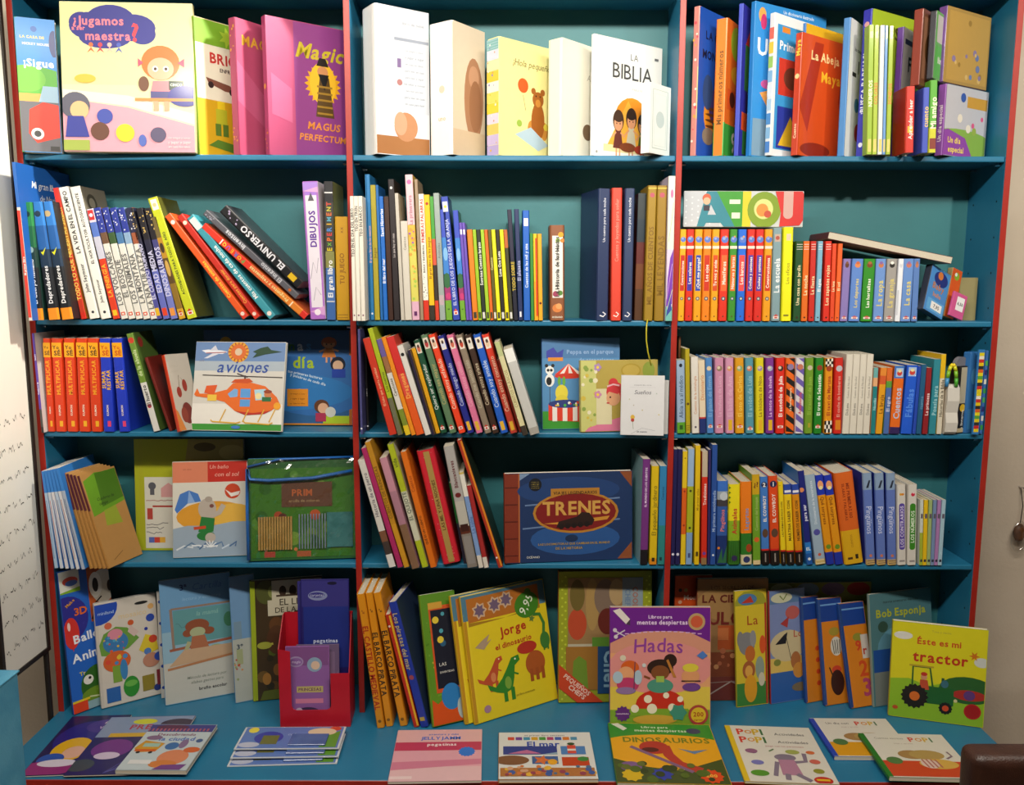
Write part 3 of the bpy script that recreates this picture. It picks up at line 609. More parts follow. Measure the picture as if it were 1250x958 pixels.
S(671.3, 690, 670.8, 275, '8a5434', 'brown spine with a white panel and painted flowers', [('La Historia de las Hadas', (.25, .88), '404038')], k='hard', name='hardback', tw=.30, dep=.09,
  ex=deco(lambda p: (p.r(.18, .24, .88, .89, 'e8e4dc'), p.ci(.75, .9, .18, 'e0a020'), p.ci(.55, .84, .15, '88a830'), p.ci(.85, .84, .14, 'e08030'), p.ci(.4, .28, .2, 'a04060'), p.ci(.7, .29, .17, '5a8838'), p.e(.5, .13, .33, .045, 'd88040'), p.e(.6, .15, .2, .03, 'e8a060')), word('La Historia de las Hadas', .3, .83, '404040', .34), hword('OCEANO', .035, .025, 'e8e8d8', wd=.7)))
NV = lambda p: p.t('Un cuento para cada noche', .45, .83, .3, .34, 'e0e4f0', 0, .3, d='u')
FT = lambda c: lambda p: p.l([(.25, .04), (.55, .03), (.75, .05), (.5, .065)], .1, c)
S(728.3, 744, 731, 230, '24345c', 'navy hardback with script title, its dark cover turned to the room', [('Un cuento para cada noche', (.6, .93), 'e0e4f0')], k='hard', name='hardback', tw=.4, yaw=13, dep=.14, bold=0, ex=FT('e8e8f0'))
S(745.5, 758.6, 747, 229.5, 'd8402c', 'red hardback between two navy ones', [('Cuentos y leyendas para soñar', (.45, .92), 'f09080')], k='hard', name='hardback', tw=.36, bold=0, ex=FT('f8e8e0'))
S(759.5, 772, 763, 230, '27395f', 'navy hardback with script title beside the gold pair', [('Un cuento para cada noche', (.6, .93), 'e0e4f0')], k='hard', name='hardback', tw=.4, bold=0, ex=FT('e8e8f0'))
S(774, 784.5, 779, 236, [(.25, '503018'), (.45, '6a3a1c'), (.62, '5a1c18'), (.8, '20303c'), (1, '2a3438')], 'dark multicoloured spine squeezed between navy and gold', yf=.012, dep=.12)
gb = S(785.3, 797.4, 788, 226.5, '9a7a1c', 'old gold hardback with a hanging yellow ribbon', [('MIL AÑOS DE CUENTOS', (.12, .7), '7a5a0c')], k='hard', name='hardback', tw=.5, ex=deco(spot_(.5, .93, .25, 'b05060'), rect_(.05, .975, .95, .985, 'c8b040')))
S(798.3, 811, 802, 226.5, '94731a', 'old gold hardback beside the white floral spine', [('MIL LEYENDAS', (.12, .7), '7a5a0c')], k='hard', name='hardback', tw=.5, ex=deco(spot_(.5, .93, .25, 'b05060'), rect_(.05, .975, .95, .985, 'c8b040')))
S(811.9, 821.3, 812.5, 215, [(.1, '70b8b0'), (.5, 'd8c8e0'), (1, 'dfe2d4')], 'white spine with violet leaves painted over its lower half', yf=-.014, dep=.13, ex=deco(lambda p: (p.p([(.05, .1), (.9, .12), (.95, .5), (.5, .44), (.2, .3)], '7838b0'), p.l([(.1, .15), (.8, .4)], .08, 'c8a0d8'), p.p([(.1, .03), (.9, .08), (.5, .2)], '3a48a0'), p.l([(.2, .55), (.6, .7), (.8, .82)], .07, '98b888'), p.e(.55, .88, .2, .03, 'c070a0'), p.l([(.2, .08), (.9, .22)], .07, 'd8d8a0'))))
inv = gb.matrix_world.inverted()
tube('ribbon', [inv @ Vector(v) for v in (at(790.5, 390, -.006), at(789.5, 396, -.014), at(789, 403, -.018), at(789, 415, -.018), at(791, 430, -.016), at(795, 446, -.012))], .0018, paint('yellow_ribbon', 'b8b020', 'c8c030', .5, 40, 0), gb, 5)
# ================================================================ second shelf, bay R
CUR[:] = [2, 'R']
CB = [('e8a810', 'c02818', 'Construcciones'), ('d82c14', '4030a0', 'Los colores'), ('e8a010', '2848a8', '¿Qué me pongo?'), ('e88010', 'c83018', 'Los ojos'), ('e8a010', 'd04a18', 'Tu voz y oído'), ('dc3018', 'e86830', 'Mamíferos'), ('388c28', 'e06820', 'Números y letras'), ('1c68d8', 'e84848', 'Los barcos'), ('d8281c', '5038a0', 'Coches y camiones'), ('d8281c', '5038a0', 'Coches y camiones'), ('e89c10', 'c83018', 'Construcciones')]
xs0 = [826.7, 835.9, 846, 856.3, 867, 876.8, 888.2, 898.4, 909.6, 919.8, 930.6, 941]
CDS = ['yellow toddler hardback with a red title box, next to the upright', 'red toddler hardback with a violet title box, second from the upright', 'yellow toddler hardback with a blue title box', 'orange toddler hardback with a red title box', 'yellow toddler hardback with an orange title box', 'red toddler hardback with an orange title box', 'green toddler hardback with an orange title box', 'blue toddler hardback with a red title box',
       'red toddler hardback with a violet title box, beside the blue one', 'red toddler hardback with violet title box, beside the last yellow one', 'yellow toddler hardback with a red title box, beside the grey-blue one']
for q, (c, k_, s_) in enumerate(CB):
    S(xs0[q], xs0[q+1]-.5, xs0[q]+2.6+.25*q*.4, 280, c, CDS[q], k='hard', name='hardback', dep=.085, grp='toddler hardbacks with round animal marks',
      ex=deco(rect_(.18, .33, .82, .72, k_), word(s_, .35, .70, 'f4e8d8', .42), spot_(.5, .89, .40, '5878c8'), lambda p: (p.ci(.42, .90, .17, '90a8e0'), p.ci(.62, .92, .12, 'd89868')), rect_(.05, .79, .95, .82, 'f0d8c8'), spot_(.5, .245, .24, '3a4a68'), spot_(.5, .245, .13, 'c8c8b8'), spot_(.5, .05, .09, '5a3010')))
S(941.4, 952.7, 944, 278, '7f9ca4', 'grey-blue hardback with a white script title', [('La escuela', (.3, .68), 'e8eef0')], k='hard', name='hardback', tw=.5, dep=.085, ex=deco(rect_(.2, .85, .8, .93, 'c0a898'), spot_(.5, .89, .22, 'b05040'), logo('e8e0d8', .04)))
S(953.6, 966.4, 956.7, 277.5, 'f0ec10', 'lemon yellow thick hardback with thin dark script', [('Los oficios', (.4, .62), '706a10')], k='hard', name='hardback', tw=.36, dep=.085, bold=0, ex=deco(rect_(.3, .86, .72, .93, 'd8c8a8'), rect_(.2, .05, .7, .07, '807a20')))
RB = [(968, 977.3, 972, '144a20', 'dark green slim paperback with three lines at its head'), (978, 985.6, 981, 'e06a14', 'orange slim paperback beside the dark green one'), (987, 994, 990, 'c8281c', 'red slim paperback between orange and light blue'), (995, 1001.2, 999, '7ab0cc', 'light blue slim paperback between red ones'), (1004.5, 1012.3, 1008, 'd82a18', 'red paperback headed by three white lines, beside the light blue one'), (1013, 1018.2, 1016.5, 'e04820', 'vermilion slim paperback under the big tilted book'), (1018.8, 1024.6, 1023.5, 'e86020', 'orange slim paperback touching the lilac board book')]
for q, (a, b, c, k_, ds) in enumerate(RB):
    S(a, b, c, 294.5 if q < 5 else 297.5, k_, ds, [(('Una casa con jardín', 'La noche', 'La fiesta', 'El agua', 'Los zapatos rojos', 'La luna', 'El sol')[q], (.2, .7), 'e8d8a8' if q != 3 else 'f0f4f8')], dep=.12, tw=.5, ex=deco(lines(.90, .96, 3, 'f0e4d8') if q < 5 else rect_(.2, .5, .5, .52, k_), spot_(.5, .045, .15, '301810')))
BB = [(1025.4, 1034.8, 1030, '8878b8', 'lilac board book beside the orange slim one', 'x'), (1036, 1049.8, 1041, '5f88d0', 'cornflower blue board book with faint yellow words', 'Los deportes'), (1050.8, 1064.8, 1055.5, '2f8c20', 'green board book with white words', 'Las hortalizas'), (1065.8, 1078.3, 1070, '6d94d4', 'cornflower blue board book between green and grey', 'La ropa'), (1079, 1091.5, 1083.5, 'a09c98', 'grey board book with a black and white cow patch', 'La granja'), (1092.5, 1099, 1097.5, 'e8ecf4', 'white board book with a scalloped cloud edge', ''), (1099.6, 1112, 1104, '6890d0', 'cornflower blue board book beside the white one', 'La casa'), (1112.4, 1120, 1115, '5a80c0', 'cornflower blue board book ending the row', '')]
for q, (a, b, c, k_, ds, s_) in enumerate(BB):
    S(a, b, c, 316, k_, ds, [(s_, (.22, .68), 'f4f4e8' if q == 2 else 'd8c878')] if len(s_) > 1 else None, k='board', name='board_book', dep=.11, tw=.45, cover='243a58' if q == 7 else None,
      ex=deco(pic(.84, .98, k_, ('603828', 'e08850', '78401c', 'c87850', '282420', 'd0d4dc', 'c87860', 'c07858')[q], ('805038', 'd06838', 'a86038', '8868a8', 'f0f0e8', 'e8ecf4', '9868a0', 'b07050')[q]), logo('e8e0dc', .055) if q != 5 else rect_(.1, .1, .4, .5, 'c8ccd4')))
# ================================================================ third shelf, bay L
CUR[:] = [3, 'L']
S(50.5, 53.2, 38, 407, [(.06, '2a2a2c'), (.24, '484848'), (1, '5a40a0')], 'slim purple spine with white words sticking out past the upright', [('Cuaderno de', (.3, .6), 'e8e8f0'), ('juegos', (.62, .9), 'e8e8f0')], yf=-.022, dep=.14, cover='c8c8c8', tw=.6)
yo = dict(k='hard', name='hardback', dep=.125, grp='arithmetic hardbacks')
def yose(c1, t1): return lambda p: (p.r(.02, .80, .98, .955, 'f0a810'), p.t('Yo', .42, .905, .6, .05, c1), p.t('SÉ', .55, .845, .7, .055, c1), p.r(.45, .055, .75, .115, 'f0b020' if t1 == 'm' else 'e04070'), p.t('KUMON', .5, .23, .13, .2, 'f0e0d0', d='u'))
for q, (a, b, c) in enumerate(((54, 67.3, 47.5), (67.8, 81.2, 61.7), (81.8, 95.5, 77), (96.2, 110.5, 92), (111.3, 125, 106))):
    S(a, b, c, 413.3, 'd83c12', ('red multiplicar hardback with a yellow band, touching the slim purple spine', 'red multiplicar hardback with a yellow band, second of the five', 'red multiplicar hardback with a yellow band, middle of the five', 'red multiplicar hardback with a yellow band, fourth of the five', 'red multiplicar hardback with a yellow band, touching the blue ones')[q], [('MULTIPLICAR', (.40, .77), 'f0a020')], tw=.48, ex=yose('503018', 'm'), **yo)
for q, (a, b, c) in enumerate(((126, 140, 120.5), (145, 158.5, 135.3))):
    S(a, b, c, 413.3, '1c38c0', ('blue hardback with gold capitals, touching the red ones', 'blue hardback with gold capitals, standing free of its twin')[q], k='hard', name='hardback', dep=.125, grp='arithmetic hardbacks', ex=deco(yose('c84818', 's'), word('SUMAR', .42, .70, 'e8b020', .36, u=.28), word('RESTAR', .40, .72, 'e8b020', .36, u=.70)))
S(187, 196, 153.5, 408, [(.5, 'd8d6d0'), (1, '6a8c30')], 'leaning book half green half white with a red dot', [('El huerto', (.25, .48), '404040'), ('de la abuela', (.55, .85), 'c8d8a0')], k='hard', name='hardback', tw=.45, dep=.11, cover='4a6428', ex=deco(spot_(.5, .93, .42, 'c84028'), spot_(.5, .26, .3, 'b02038')), art=lambda p: p.ci(.25, .9, .12, '983028'))
S(206.8, 210.5, 176, 437, '702018', 'slim maroon booklet leaning behind the cherry book', dep=.09, yf=.004)
# ================================================================ third shelf, bay M
CUR[:] = [3, 'M']
S(440, 443, 436.5, 402, '4a4a80', 'slim slate-violet book standing flat against the upright', ex=lambda p: p.ci(.5, .055, .4, 'e8e8f0'), yf=-.03, dep=.16)
S(447, 450.5, 441, 421, '18181c', 'slim black book with a white mark, behind the leaning red one', ex=lambda p: (p.ci(.5, .055, .4, 'e8e8f0'), p.t('mi libro de', .5, .45, .4, .6, 'b8b8b8', d='u')), yf=.02, dep=.12)
yk = dict(yf=-.045, dep=.15)
C3 = [(475.5, 485, 442.5, 414, 'c8341c', 'red leaning paperback, foremost beside the upright', 'El lobo que quería cambiar', 'e8a880'), (485.5, 492, 448.6, 401.5, [(.35, '6a6a50'), (1, 'a8b81c')], 'slim yellow-green leaning paperback, tallest of the leaning run', 'Los cuentos', '506010'),
      (495, 502, 458, 415.5, [(.1, 'e0c020'), (.27, '7a8a28'), (.65, 'd8d4cc'), (.82, '986840'), (1, '68589a')], 'leaning spine in violet, white, green and yellow blocks', 'Canciones', '585040'), (502.4, 508, 462.6, 413, 'e88c18', 'slim orange leaning paperback beside the many-blocked one', '', ''),
      (508.3, 518.7, 469.5, 413, [(.4, 'e05818'), (.62, 'd84838'), (1, 'd02c28')], 'red-orange leaning paperback with a darker head', 'Dragones', 'f0a850'), (519.2, 527, 484, 423, 'dcd8d0', 'white leaning paperback with a black crescent', '', ''), (527.3, 530.8, 497, 428, '241c38', 'slim black leaning paperback beside the white one', '', '')]
for q, (a, b, c, y, k_, ds, s_, tc) in enumerate(C3):
    S(a, b, c, y, k_, ds, [(s_, (.3, .7), tc)] if s_ else None, tw=.45, ex=(lambda p: p.ci(.5, .9, .3, '202020')) if q == 5 else None, **yk)
C4 = [(531.2, 537.8, 498.6, 426.5, 'e0a414', 'amber leaning paperback before the first green one', '', '', None), (538.2, 546.5, 502.3, 417, '0f4a30', 'dark green leaning book with white handwriting', 'Quiero ser explorador', 'e0e8e0', 'd07050'), (549, 558, 513.2, 410, '5a7a58', 'sage green leaning book with a red square', 'Cuando sea mayor', 'c0b070', 'b03838'), (560.4, 569.2, 522.3, 409.5, 'e8401c', 'orange-red leaning book with white handwriting', 'Cuando estoy enfadado', 'f4d8c0', 'd8b090'),
      (571, 579.6, 533.7, 411, '1c2484', 'navy leaning book with a white eye mark', 'Cuando tengo miedo', 'c8d0f0', 'd0d8f0'), (581.4, 590.3, 544.6, 410, 'd87098', 'pink leaning book', 'Cuando estoy celoso', 'e8a8b8', 'c86850'), (592, 600.8, 555.8, 410, '8a7a68', 'taupe leaning book', 'Cuando me siento solo', 'c0b8a0', 'c04028'), (601.5, 610, 566.8, 410, '3a2418', 'dark brown leaning book with a skull mark', 'Cuando estoy triste', 'd8c8a8', 'd8d8d0'),
      (611.4, 621.4, 577, 409.5, '1858c0', 'blue leaning book with white handwriting', 'Cuando soy amable', 'd0e0f8', 'e0d8c8'), (623.2, 632.8, 587.5, 409.5, [(.75, 'b83828'), (1, 'd83820')], 'brick red leaning book with white handwriting', 'Cuando estoy contento', 'e8c8a8', 'e0c0a0')]
for q, (a, b, c, y, k_, ds, s_, tc, pc) in enumerate(C4):
    S(a, b, c, y, k_, ds, [(s_, (.18, .82), tc)] if s_ else None, k='hard' if q else 'paper', name='hardback' if q else 'paperback', tw=.48, bold=0, yf=-.02, dep=.13, ex=deco(pic(.86, .97, {'c': 'd8d0c0'}.get('c') if q in (1, 2) else 'e8ded0' if q else k_, pc, '483028'), logo('e8e0d8', .055) if q not in (4, 5, 8, 9) else rect_(.25, .03, .75, .12, 'e0b030')) if q else None)
S(633.6, 637.3, 606, 440, 'a03828', 'slim rust red leaning booklet behind the cream one', yf=.0, dep=.1)
S(638, 645, 603.3, 418.5, [(.1, '383028'), (.85, 'd8d0a0'), (1, 'b8c088')], 'cream leaning spine with brown lettering', [('CUENTOS CLÁSICOS', (.3, .7), 'a89868')], yf=-.045, dep=.15, tw=.5)
S(647.5, 660, 614.5, 427.5, [(.08, 'a8a49c'), (.85, 'c8c8c4'), (1, 'f0f0ec')], 'silver white thick leaning book, last of the leaning run', yf=-.04, dep=.14, mat=M_SHINY)
# ================================================================ third shelf, bay R
CUR[:] = [3, 'R']
S(826.7, 829.5, 828.5, 411, '7a4a28', 'slim brown book standing behind the pale blue one', yf=.05, dep=.09)
S(826.8, 837, 825.8, 440, [(.15, '5aa028'), (1, '98b0cc')], 'pale blue spine with a green foot', [('Alicia va al médico', (.2, .8), '284060')], dep=.05, tw=.42, bold=0, ex=deco(lambda p: p.e(.5, .93, .2, .025, '101828'), rect_(.3, .05, .7, .11, '2a5818')))
S(837.5, 843, 835.3, 426, 'b0a018', 'olive yellow slim spine taller than its neighbours', ex=deco(lines(.04, .09, 3, '584c10'), spot_(.5, .35, .3, '584010')))
S(845, 854, 843.5, 436, 'dcd8d0', 'white spine with faint orange words beside the olive one', 'Cuentos de la mitología', 'c89878', tw=.3, ex=spot_(.5, .08, .15, '504858'))
S(854.3, 862.5, 852.3, 440, [(.2, '1c3070'), (.222, 'c03028'), (1, 'e0d0b4')], 'cream spine with a navy foot', [('Diccionario', (.4, .85), 'd09060')], tw=.45)
R3 = [(863, 872, 860.8, '4880c0', 'blue hardback of the picture-headed row', 'El piano de Emma', '78a8d8', 'e0c8a0'), (873, 884.3, 872.6, 'c888a8', 'pink hardback, first of two, of the picture-headed row', 'La muñeca de Lucía', 'd8a8c0', '907860'), (886.2, 896.8, 885.5, 'cc90b0', 'pink hardback beside the amber one', 'El baile de Ana', 'd8a8c0', 'd89060'), (898, 909.3, 897.3, 'd89814', 'amber hardback of the picture-headed row', 'El oso de Carlos', 'e8c050', '8aa870'), (910.6, 921.3, 909.5, '4f90a4', 'teal grey hardback of the picture-headed row', 'El avión de Luis', '88b8c8', 'd07858'),
      (923, 933.4, 922.5, 'd8c818', 'yellow hardback of the picture-headed row', 'La bicicleta de Nico', '907818', '9888b0'), (935, 945.6, 934.7, '78308c', 'violet hardback of the picture-headed row', 'La moto de la abuela', 'd8b0e0', 'a0a8c0'), (947, 958.2, 947.5, 'd82818', 'red hardback with white words reading autobús', 'El autobús de Julia', 'f4e8e0', '402820')]
for q, (a, b, c, k_, ds, s_, tc, pc) in enumerate(R3):
    S(a, b, c, 437, k_, ds, [(s_, (.22, .76), tc)], k='hard', name='hardback', tw=.5, dep=.11, ex=deco(lambda p, pc=pc: (p.ci(.5, .86, .32, pc), p.ci(.42, .87, .17, 'd8c8b0')), logo('e8e0d8', .09 if q != 4 else .06, 'd04820') if q not in (2, 5, 6) else rect_(.3, .04, .75, .18, 'e0b020')))
def diag(c):
    def g(p):
        for i in range(7):
            v = -.06+i*.165; p.p([(.02, max(0.005, v+.09)), (.98, max(.005, v)), (.98, min(.995, v+.08)), (.02, min(.995, v+.17))], c)
    return g
S(958.7, 970, 959.7, 437, 'e86818', 'orange hardback striped diagonally in black', k='hard', name='hardback', dep=.11, ex=deco(diag('181410'), word('La hormigonera', .3, .6, 'e8d0b0', .4), spot_(.5, .88, .35, '8878a0')))
S(970.6, 981.3, 971.8, 437, 'd8d4d8', 'white hardback striped diagonally in violet', k='hard', name='hardback', dep=.11, ex=deco(diag('6858a8'), word('Ambulancia', .25, .55, 'c84060', .4), spot_(.5, .88, .35, 'c07058')))
S(982, 992.3, 984, 437, '6a9424', 'olive green hardback of the picture-headed row', [('El tractor de Juan', (.25, .75), '8ab040')], k='hard', name='hardback', dep=.11, tw=.4, ex=deco(spot_(.5, .87, .3, 'c0b8a0'), rect_(.4, .08, .7, .14, 'a8982c')))
S(993.2, 1003.5, 996, 437, '1c7c20', 'green hardback with white words reading tren', [('El tren de Sebastián', (.24, .78), 'e8f0e0')], k='hard', name='hardback', dep=.11, tw=.52, ex=deco(spot_(.5, .87, .34, '903820'), logo('e8e0d8', .09, 'd04820')))
def checker(v0, v1):
    def g(p):
        n = 3; dv = (v1-v0)/n
        p.r(.02, v0, .98, v1, 'e8e0d0')
        for i in range(n):
            for j in range(4):
                if (i+j) % 2 == 0: p.r(.02+j*.24, v0+i*dv, .02+j*.24+.24, v0+i*dv+dv, '14100c')
    return g
S(1005.8, 1015.7, 1007.6, 437, 'e09010', 'amber hardback with black and white checkers at head and foot', [('El taxi de Martina', (.24, .76), 'b04818')], k='hard', name='hardback', dep=.11, tw=.5, ex=deco(checker(.01, .17), checker(.88, .99), spot_(.5, .86, .36, '9a3c1c')))
S(1017.3, 1028, 1019.6, 437, 'c82418', 'red hardback beside the tall white volumes', [('El coche de bomberos', (.22, .76), 'd89888')], k='hard', name='hardback', dep=.11, tw=.5, ex=deco(spot_(.5, .86, .36, 'b8b8c0'), rect_(.2, .05, .8, .18, 'd88018')))
W4 = [1028.3, 1037, 1045.6, 1053.6, 1061.8]
for q in range(4):
    S(W4[q], W4[q+1]-.2, W4[q]+5.5, 432.5, 'd8d2c4', ('tall white volume with grey words, touching the red hardback', 'tall white volume with grey words, second of four', 'tall white volume with grey words, third of four', 'tall white volume with grey words, touching the teal slim book')[q], [('Cuento de Navidad', (.45, .72), '706a60'), ('Dickens', (.22, .4), '403c38')], tw=.34, dep=.13, grp='tall white volumes', bold=0)
R4 = [(1063, 1068.7, 1067, 449, [(.72, '1c7c80'), (.85, 'e0a878'), (1, '68a8a8')], 'teal slim paperback with a peach head', 'Nicolás', 'a0d0d0'), (1069, 1077, 1075.5, 449, [(.75, 'e09c18'), (.88, 'd05828'), (1, 'e08830')], 'amber slim paperback with white words', 'La bruja', '805010'), (1078.4, 1085.4, 1082.5, 449, [(.7, '4868a8'), (.8, '5a9838'), (1, 'd86828')], 'slate blue slim paperback with an orange head', 'El ogro', 'c8d0e8'),
      (1086, 1098.5, 1092.8, 447, [(.1, '302058'), (.82, 'e06818'), (1, '3870c0')], 'orange thick paperback with a blue head', 'Cuentos', 'b8c0d8'), (1100, 1113.5, 1108, 446, '1c58d0', 'royal blue thick paperback', 'Fábulas', '5088e8'), (1114, 1118, 1121, 447, '2448b0', 'slim royal blue paperback beside the thick one', '', ''), (1118.5, 1125, 1124, 445, '1c5880', 'dark teal-blue paperback', 'cuento', '6090b0'),
      (1126, 1132.7, 1130.8, 449, '8c1c24', 'dark red slim paperback with white words', 'La princesa', 'e8d0d0'), (1134, 1142.5, 1140.8, 438.5, '2a8494', 'teal tall paperback beside the dark red one', 'Poesía para', '98c8d0'), (1143.5, 1149.7, 1149.4, 432.5, [(.7, 'd4ccb8'), (1, 'e0b414')], 'cream tall slim paperback with a yellow head', 'Historias de la Biblia', '504838')]
for q, (a, b, c, y, k_, ds, s_, tc) in enumerate(R4):
    S(a, b, c, y, k_, ds, [(s_, (.2, .7), tc)] if s_ else None, tw=.5, dep=.125, ex=(pic(.84, .97, 'a8c0e0', 'c84038', 'e8d8a0') if q in (3, 4) else None))
# ================================================================ fourth shelf, bay L
CUR[:] = [4, 'L']
for q in range(6):
    S(66.5+6.6*q, 70.7+6.6*q, 50+3.1*q, 575.5-q*.6, [(.78, ('a8c0d8', 'c8d0dc', 'd8d4d8', 'b8c8dc', 'd8d8dc', 'a8b4c8')[q]), (1, '3480d0')], ('pale workbook with a blue head, outermost past the upright', 'pale workbook with a blue head, second from the upright', 'pale workbook with a blue head, third from the upright', 'pale workbook with a blue head, fourth from the upright', 'pale workbook with a blue head, fifth from the upright', 'pale workbook with a blue head, touching the kraft notebooks')[q], yf=-.045-.002*q, dep=.17, name='workbook', grp='workbooks with blue heads', ex=rect_(.3, .1, .5, .7, ('7088b0', 'c08080', '8090c0', '9090a0', 'b07878', '707890')[q]))
for q in range(5):
    S(109.5+5.3*q, 113.3+5.3*q, 70.5+4.1*q, 580+q*1.0, [(.62, 'b07c38'), (1, '5a1c28')], ('kraft notebook with a maroon head, touching the pale workbooks', 'kraft notebook with a maroon head, second of the run', 'kraft notebook with a maroon head, third of the run', 'kraft notebook with a maroon head, fourth of the run', 'kraft notebook whose cover shows a green label')[q], yf=-.05, dep=.12, name='notebook', grp='kraft notebooks', k='matt', cover='b8884a', mat=M_MATT, yaw=-16 if q == 4 else -15,
      art=(lambda p: (p.p([(.05, .55), (1, .62), (1, .96), (.4, .99), (.05, .93)], '6aa020'), p.p([(.35, .62), (1, .66), (1, .98), (.4, .98)], '4a7a18'), p.p([(.3, .42), (.75, .4), (.7, .6), (.35, .58)], '98a830'), p.t('Cuaderno de', .5, .71, .6, .035, '203010', 0, .2), p.t('campo', .4, .66, .35, .035, '203010', 0, .2), p.l([(.2, .06), (.5, .12)], .012, '705020'))) if q == 4 else None, ex=None)
# ================================================================ fourth shelf, bay M
CUR[:] = [4, 'M']
y4 = dict(yf=-.035, dep=.15)
S(475, 483.7, 436.5, 562.5, [(.12, 'd8d4d0'), (.24, '403430'), (.34, '7a5038'), (1, 'd0ccc4')], 'white leaning spine with a dark photograph at its foot', [('Historia de un perro', (.45, .9), '706a70')], tw=.45, **y4)
S(485.5, 492.3, 440, 548, 'a82860', 'magenta slim leaning paperback', **y4)
S(493.3, 500.5, 443.3, 541, [(.35, 'c89020'), (1, 'b8821c')], 'ochre leaning paperback with brown capitals', [('CUENTOS DE PRINCESAS', (.3, .9), '705010')], tw=.5, **y4)
S(503, 512.5, 463, 560, [(.4, '806048'), (.7, 'a87888'), (1, 'c08898')], 'cellophane-wrapped book in dusty pink and brown', mat=M_SHINY, yf=-.045, dep=.13)
S(515, 523.3, 472.3, 543.5, [(.22, 'a8b81c'), (.62, 'c8c8b0'), (1, 'a8b41c')], 'lime leaning book with a white middle', [('EL QUIJOTE', (.38, .62), '606858'), ('vida', (.75, .95), '58641c')], tw=.5, k='hard', name='hardback', **y4)
S(525.3, 533.5, 488.3, 552.5, 'd86c10', 'orange leaning book with dark capitals', [('QUÉ ES UN CUENTO', (.2, .45), '402008'), ('Cuentos', (.55, .9), 'a84808')], k='hard', name='hardback', tw=.42, **y4)
S(541, 563.5, 508.2, 551.5, 'c82030', 'wide red leaning book with a kraft strip and small white dots', [], k='hard', name='hardback', yf=-.01, dep=.13, ex=deco(dots(.03, .97, 40, 'e8a0a0', .022, 9), rect_(.36, .01, .70, .985, 'a88848'), word('LAS MIL Y UNA NOCHES', .08, .95, '584018', .2, u=.53)))
S(566, 570.2, 548, 590, [(.5, '302c40'), (1, '1c7030')], 'slim green and violet booklet behind the grey fairy tale', yf=0.0, dep=.11)
S(570.8, 583.5, 540.3, 546, [(.28, '807870'), (.34, '5a2818'), (.55, 'b8b4a8'), (1, 'a8a4a0')], 'grey leaning fairy tale book with a dark red picture', [('Blancanieves', (.66, .88), '601820')], tw=.55, ex=deco(lambda p: (p.e(.5, .6, .3, .02, '6a2020'), p.r(.1, .3, .9, .36, '3a1810'), p.r(.15, .03, .9, .26, '8a8480'))), **y4)
S(584.5, 590.6, 558.7, 577.5, [(.13, 'd8d0c4'), (.75, '7a98c8'), (.98, 'e0dcd0'), (1, 'c8b060')], 'slim leaning spine, light blue with white ends', [('La tabla', (.2, .7), '5070a8')], **y4)
S(591, 597, 566, 594, [(.13, 'd8d0c4'), (1, 'a02828')], 'slim leaning spine, red with a white foot', **y4)
S(608.3, 614.8, 556.8, 538.5, 'a8301c', 'rust red leaning hardback with an orange edge, beside the train book', k='hard', name='hardback', cover='1c2c1c', ex=deco(rect_(.6, .01, .98, .99, 'd88820'), spot_(.35, .08, .2, 'f0e0e0')), **y4)
S(781.5, 791, 785, 560.5, [(.14, '141018'), (1, '70307c')], 'purple spine with white words and a black foot, pale blue cover', [('EL MUNDO DE LOS CUENTOS', (.55, .92), 'e8d8f0')], tw=.45, cover='88b0b8', yaw=4, dep=.14)
S(792.6, 801.8, 795.7, 569, [(.06, 'd88818'), (1, 'd8b814')], 'yellow spine with dark script beside the purple one', [('El pequeño jardinero', (.2, .9), '605010')], tw=.5, bold=0, dep=.14, ex=lambda p: (p.r(.3, .03, .7, .07, '302810')))
S(802.6, 813.5, 805.7, 569, [(.4, '2a8080'), (1, '3080b4')], 'blue spine turning teal at its foot', [('Cuentos', (.55, .9), '1c5078')], tw=.3, dep=.14, ex=lambda p: p.r(.25, .04, .6, .075, '103840'))
# ================================================================ fourth shelf, bay R
CUR[:] = [4, 'R']
for q in range(2): S(818+6.2*q, 823.8+6.2*q, 822+4.8*q, 548.5, '1c1a50', ('navy slim spine touching the upright', 'navy slim spine beside the yellow one')[q], ex=lambda p: p.ci(.5, .09, .32, 'd8d8e8'), dep=.14)
S(830.7, 836.8, 832.2, 551, [(.27, 'e0c020'), (.68, 'd86018'), (1, 'e0c020')], 'yellow slim spine with an orange middle', dep=.13, ex=deco(spot_(.5, .35, .2, '902010'), spot_(.5, .65, .2, '902010'), spot_(.5, .94, .15, '907010')))
S(837.2, 845, 840.3, 548, [(.28, '7ea0cc'), (.68, 'a8b020'), (1, '98b4d4')], 'light blue slim spine with a lime middle', dep=.13, ex=deco(spot_(.5, .32, .2, '404018'), spot_(.5, .64, .2, '404018'), rect_(.3, .06, .7, .1, '405080')))
S(847.5, 853.7, 849.4, 544, 'e0bc14', 'yellow spine standing alone beside the light blue slim one', [('Mi primer atlas', (.4, .7), 'a08010')], dep=.14, tw=.4, ex=rect_(.25, .07, .75, .11, '504010'))
S(856, 863, 857.4, 551.5, [(.06, '907048'), (.78, 'd02c18'), (1, 'c0b098')], 'red slim spine with a beige head', [('Tradiciones', (.5, .75), 'f0d8d0')], dep=.13, tw=.45, ex=deco(spot_(.5, .1, .3, '7040a0')))
S(863.5, 866.8, 865, 549, '302860', 'very slim dark violet spine', dep=.12)
S(867, 873.7, 869.6, 543, '244c98', 'tall blue slim spine with white words', [('Mi primera enciclopedia', (.15, .75), '98b0d8')], dep=.14, tw=.45, ex=deco(spot_(.5, .08, .2, 'e0e8f0')))
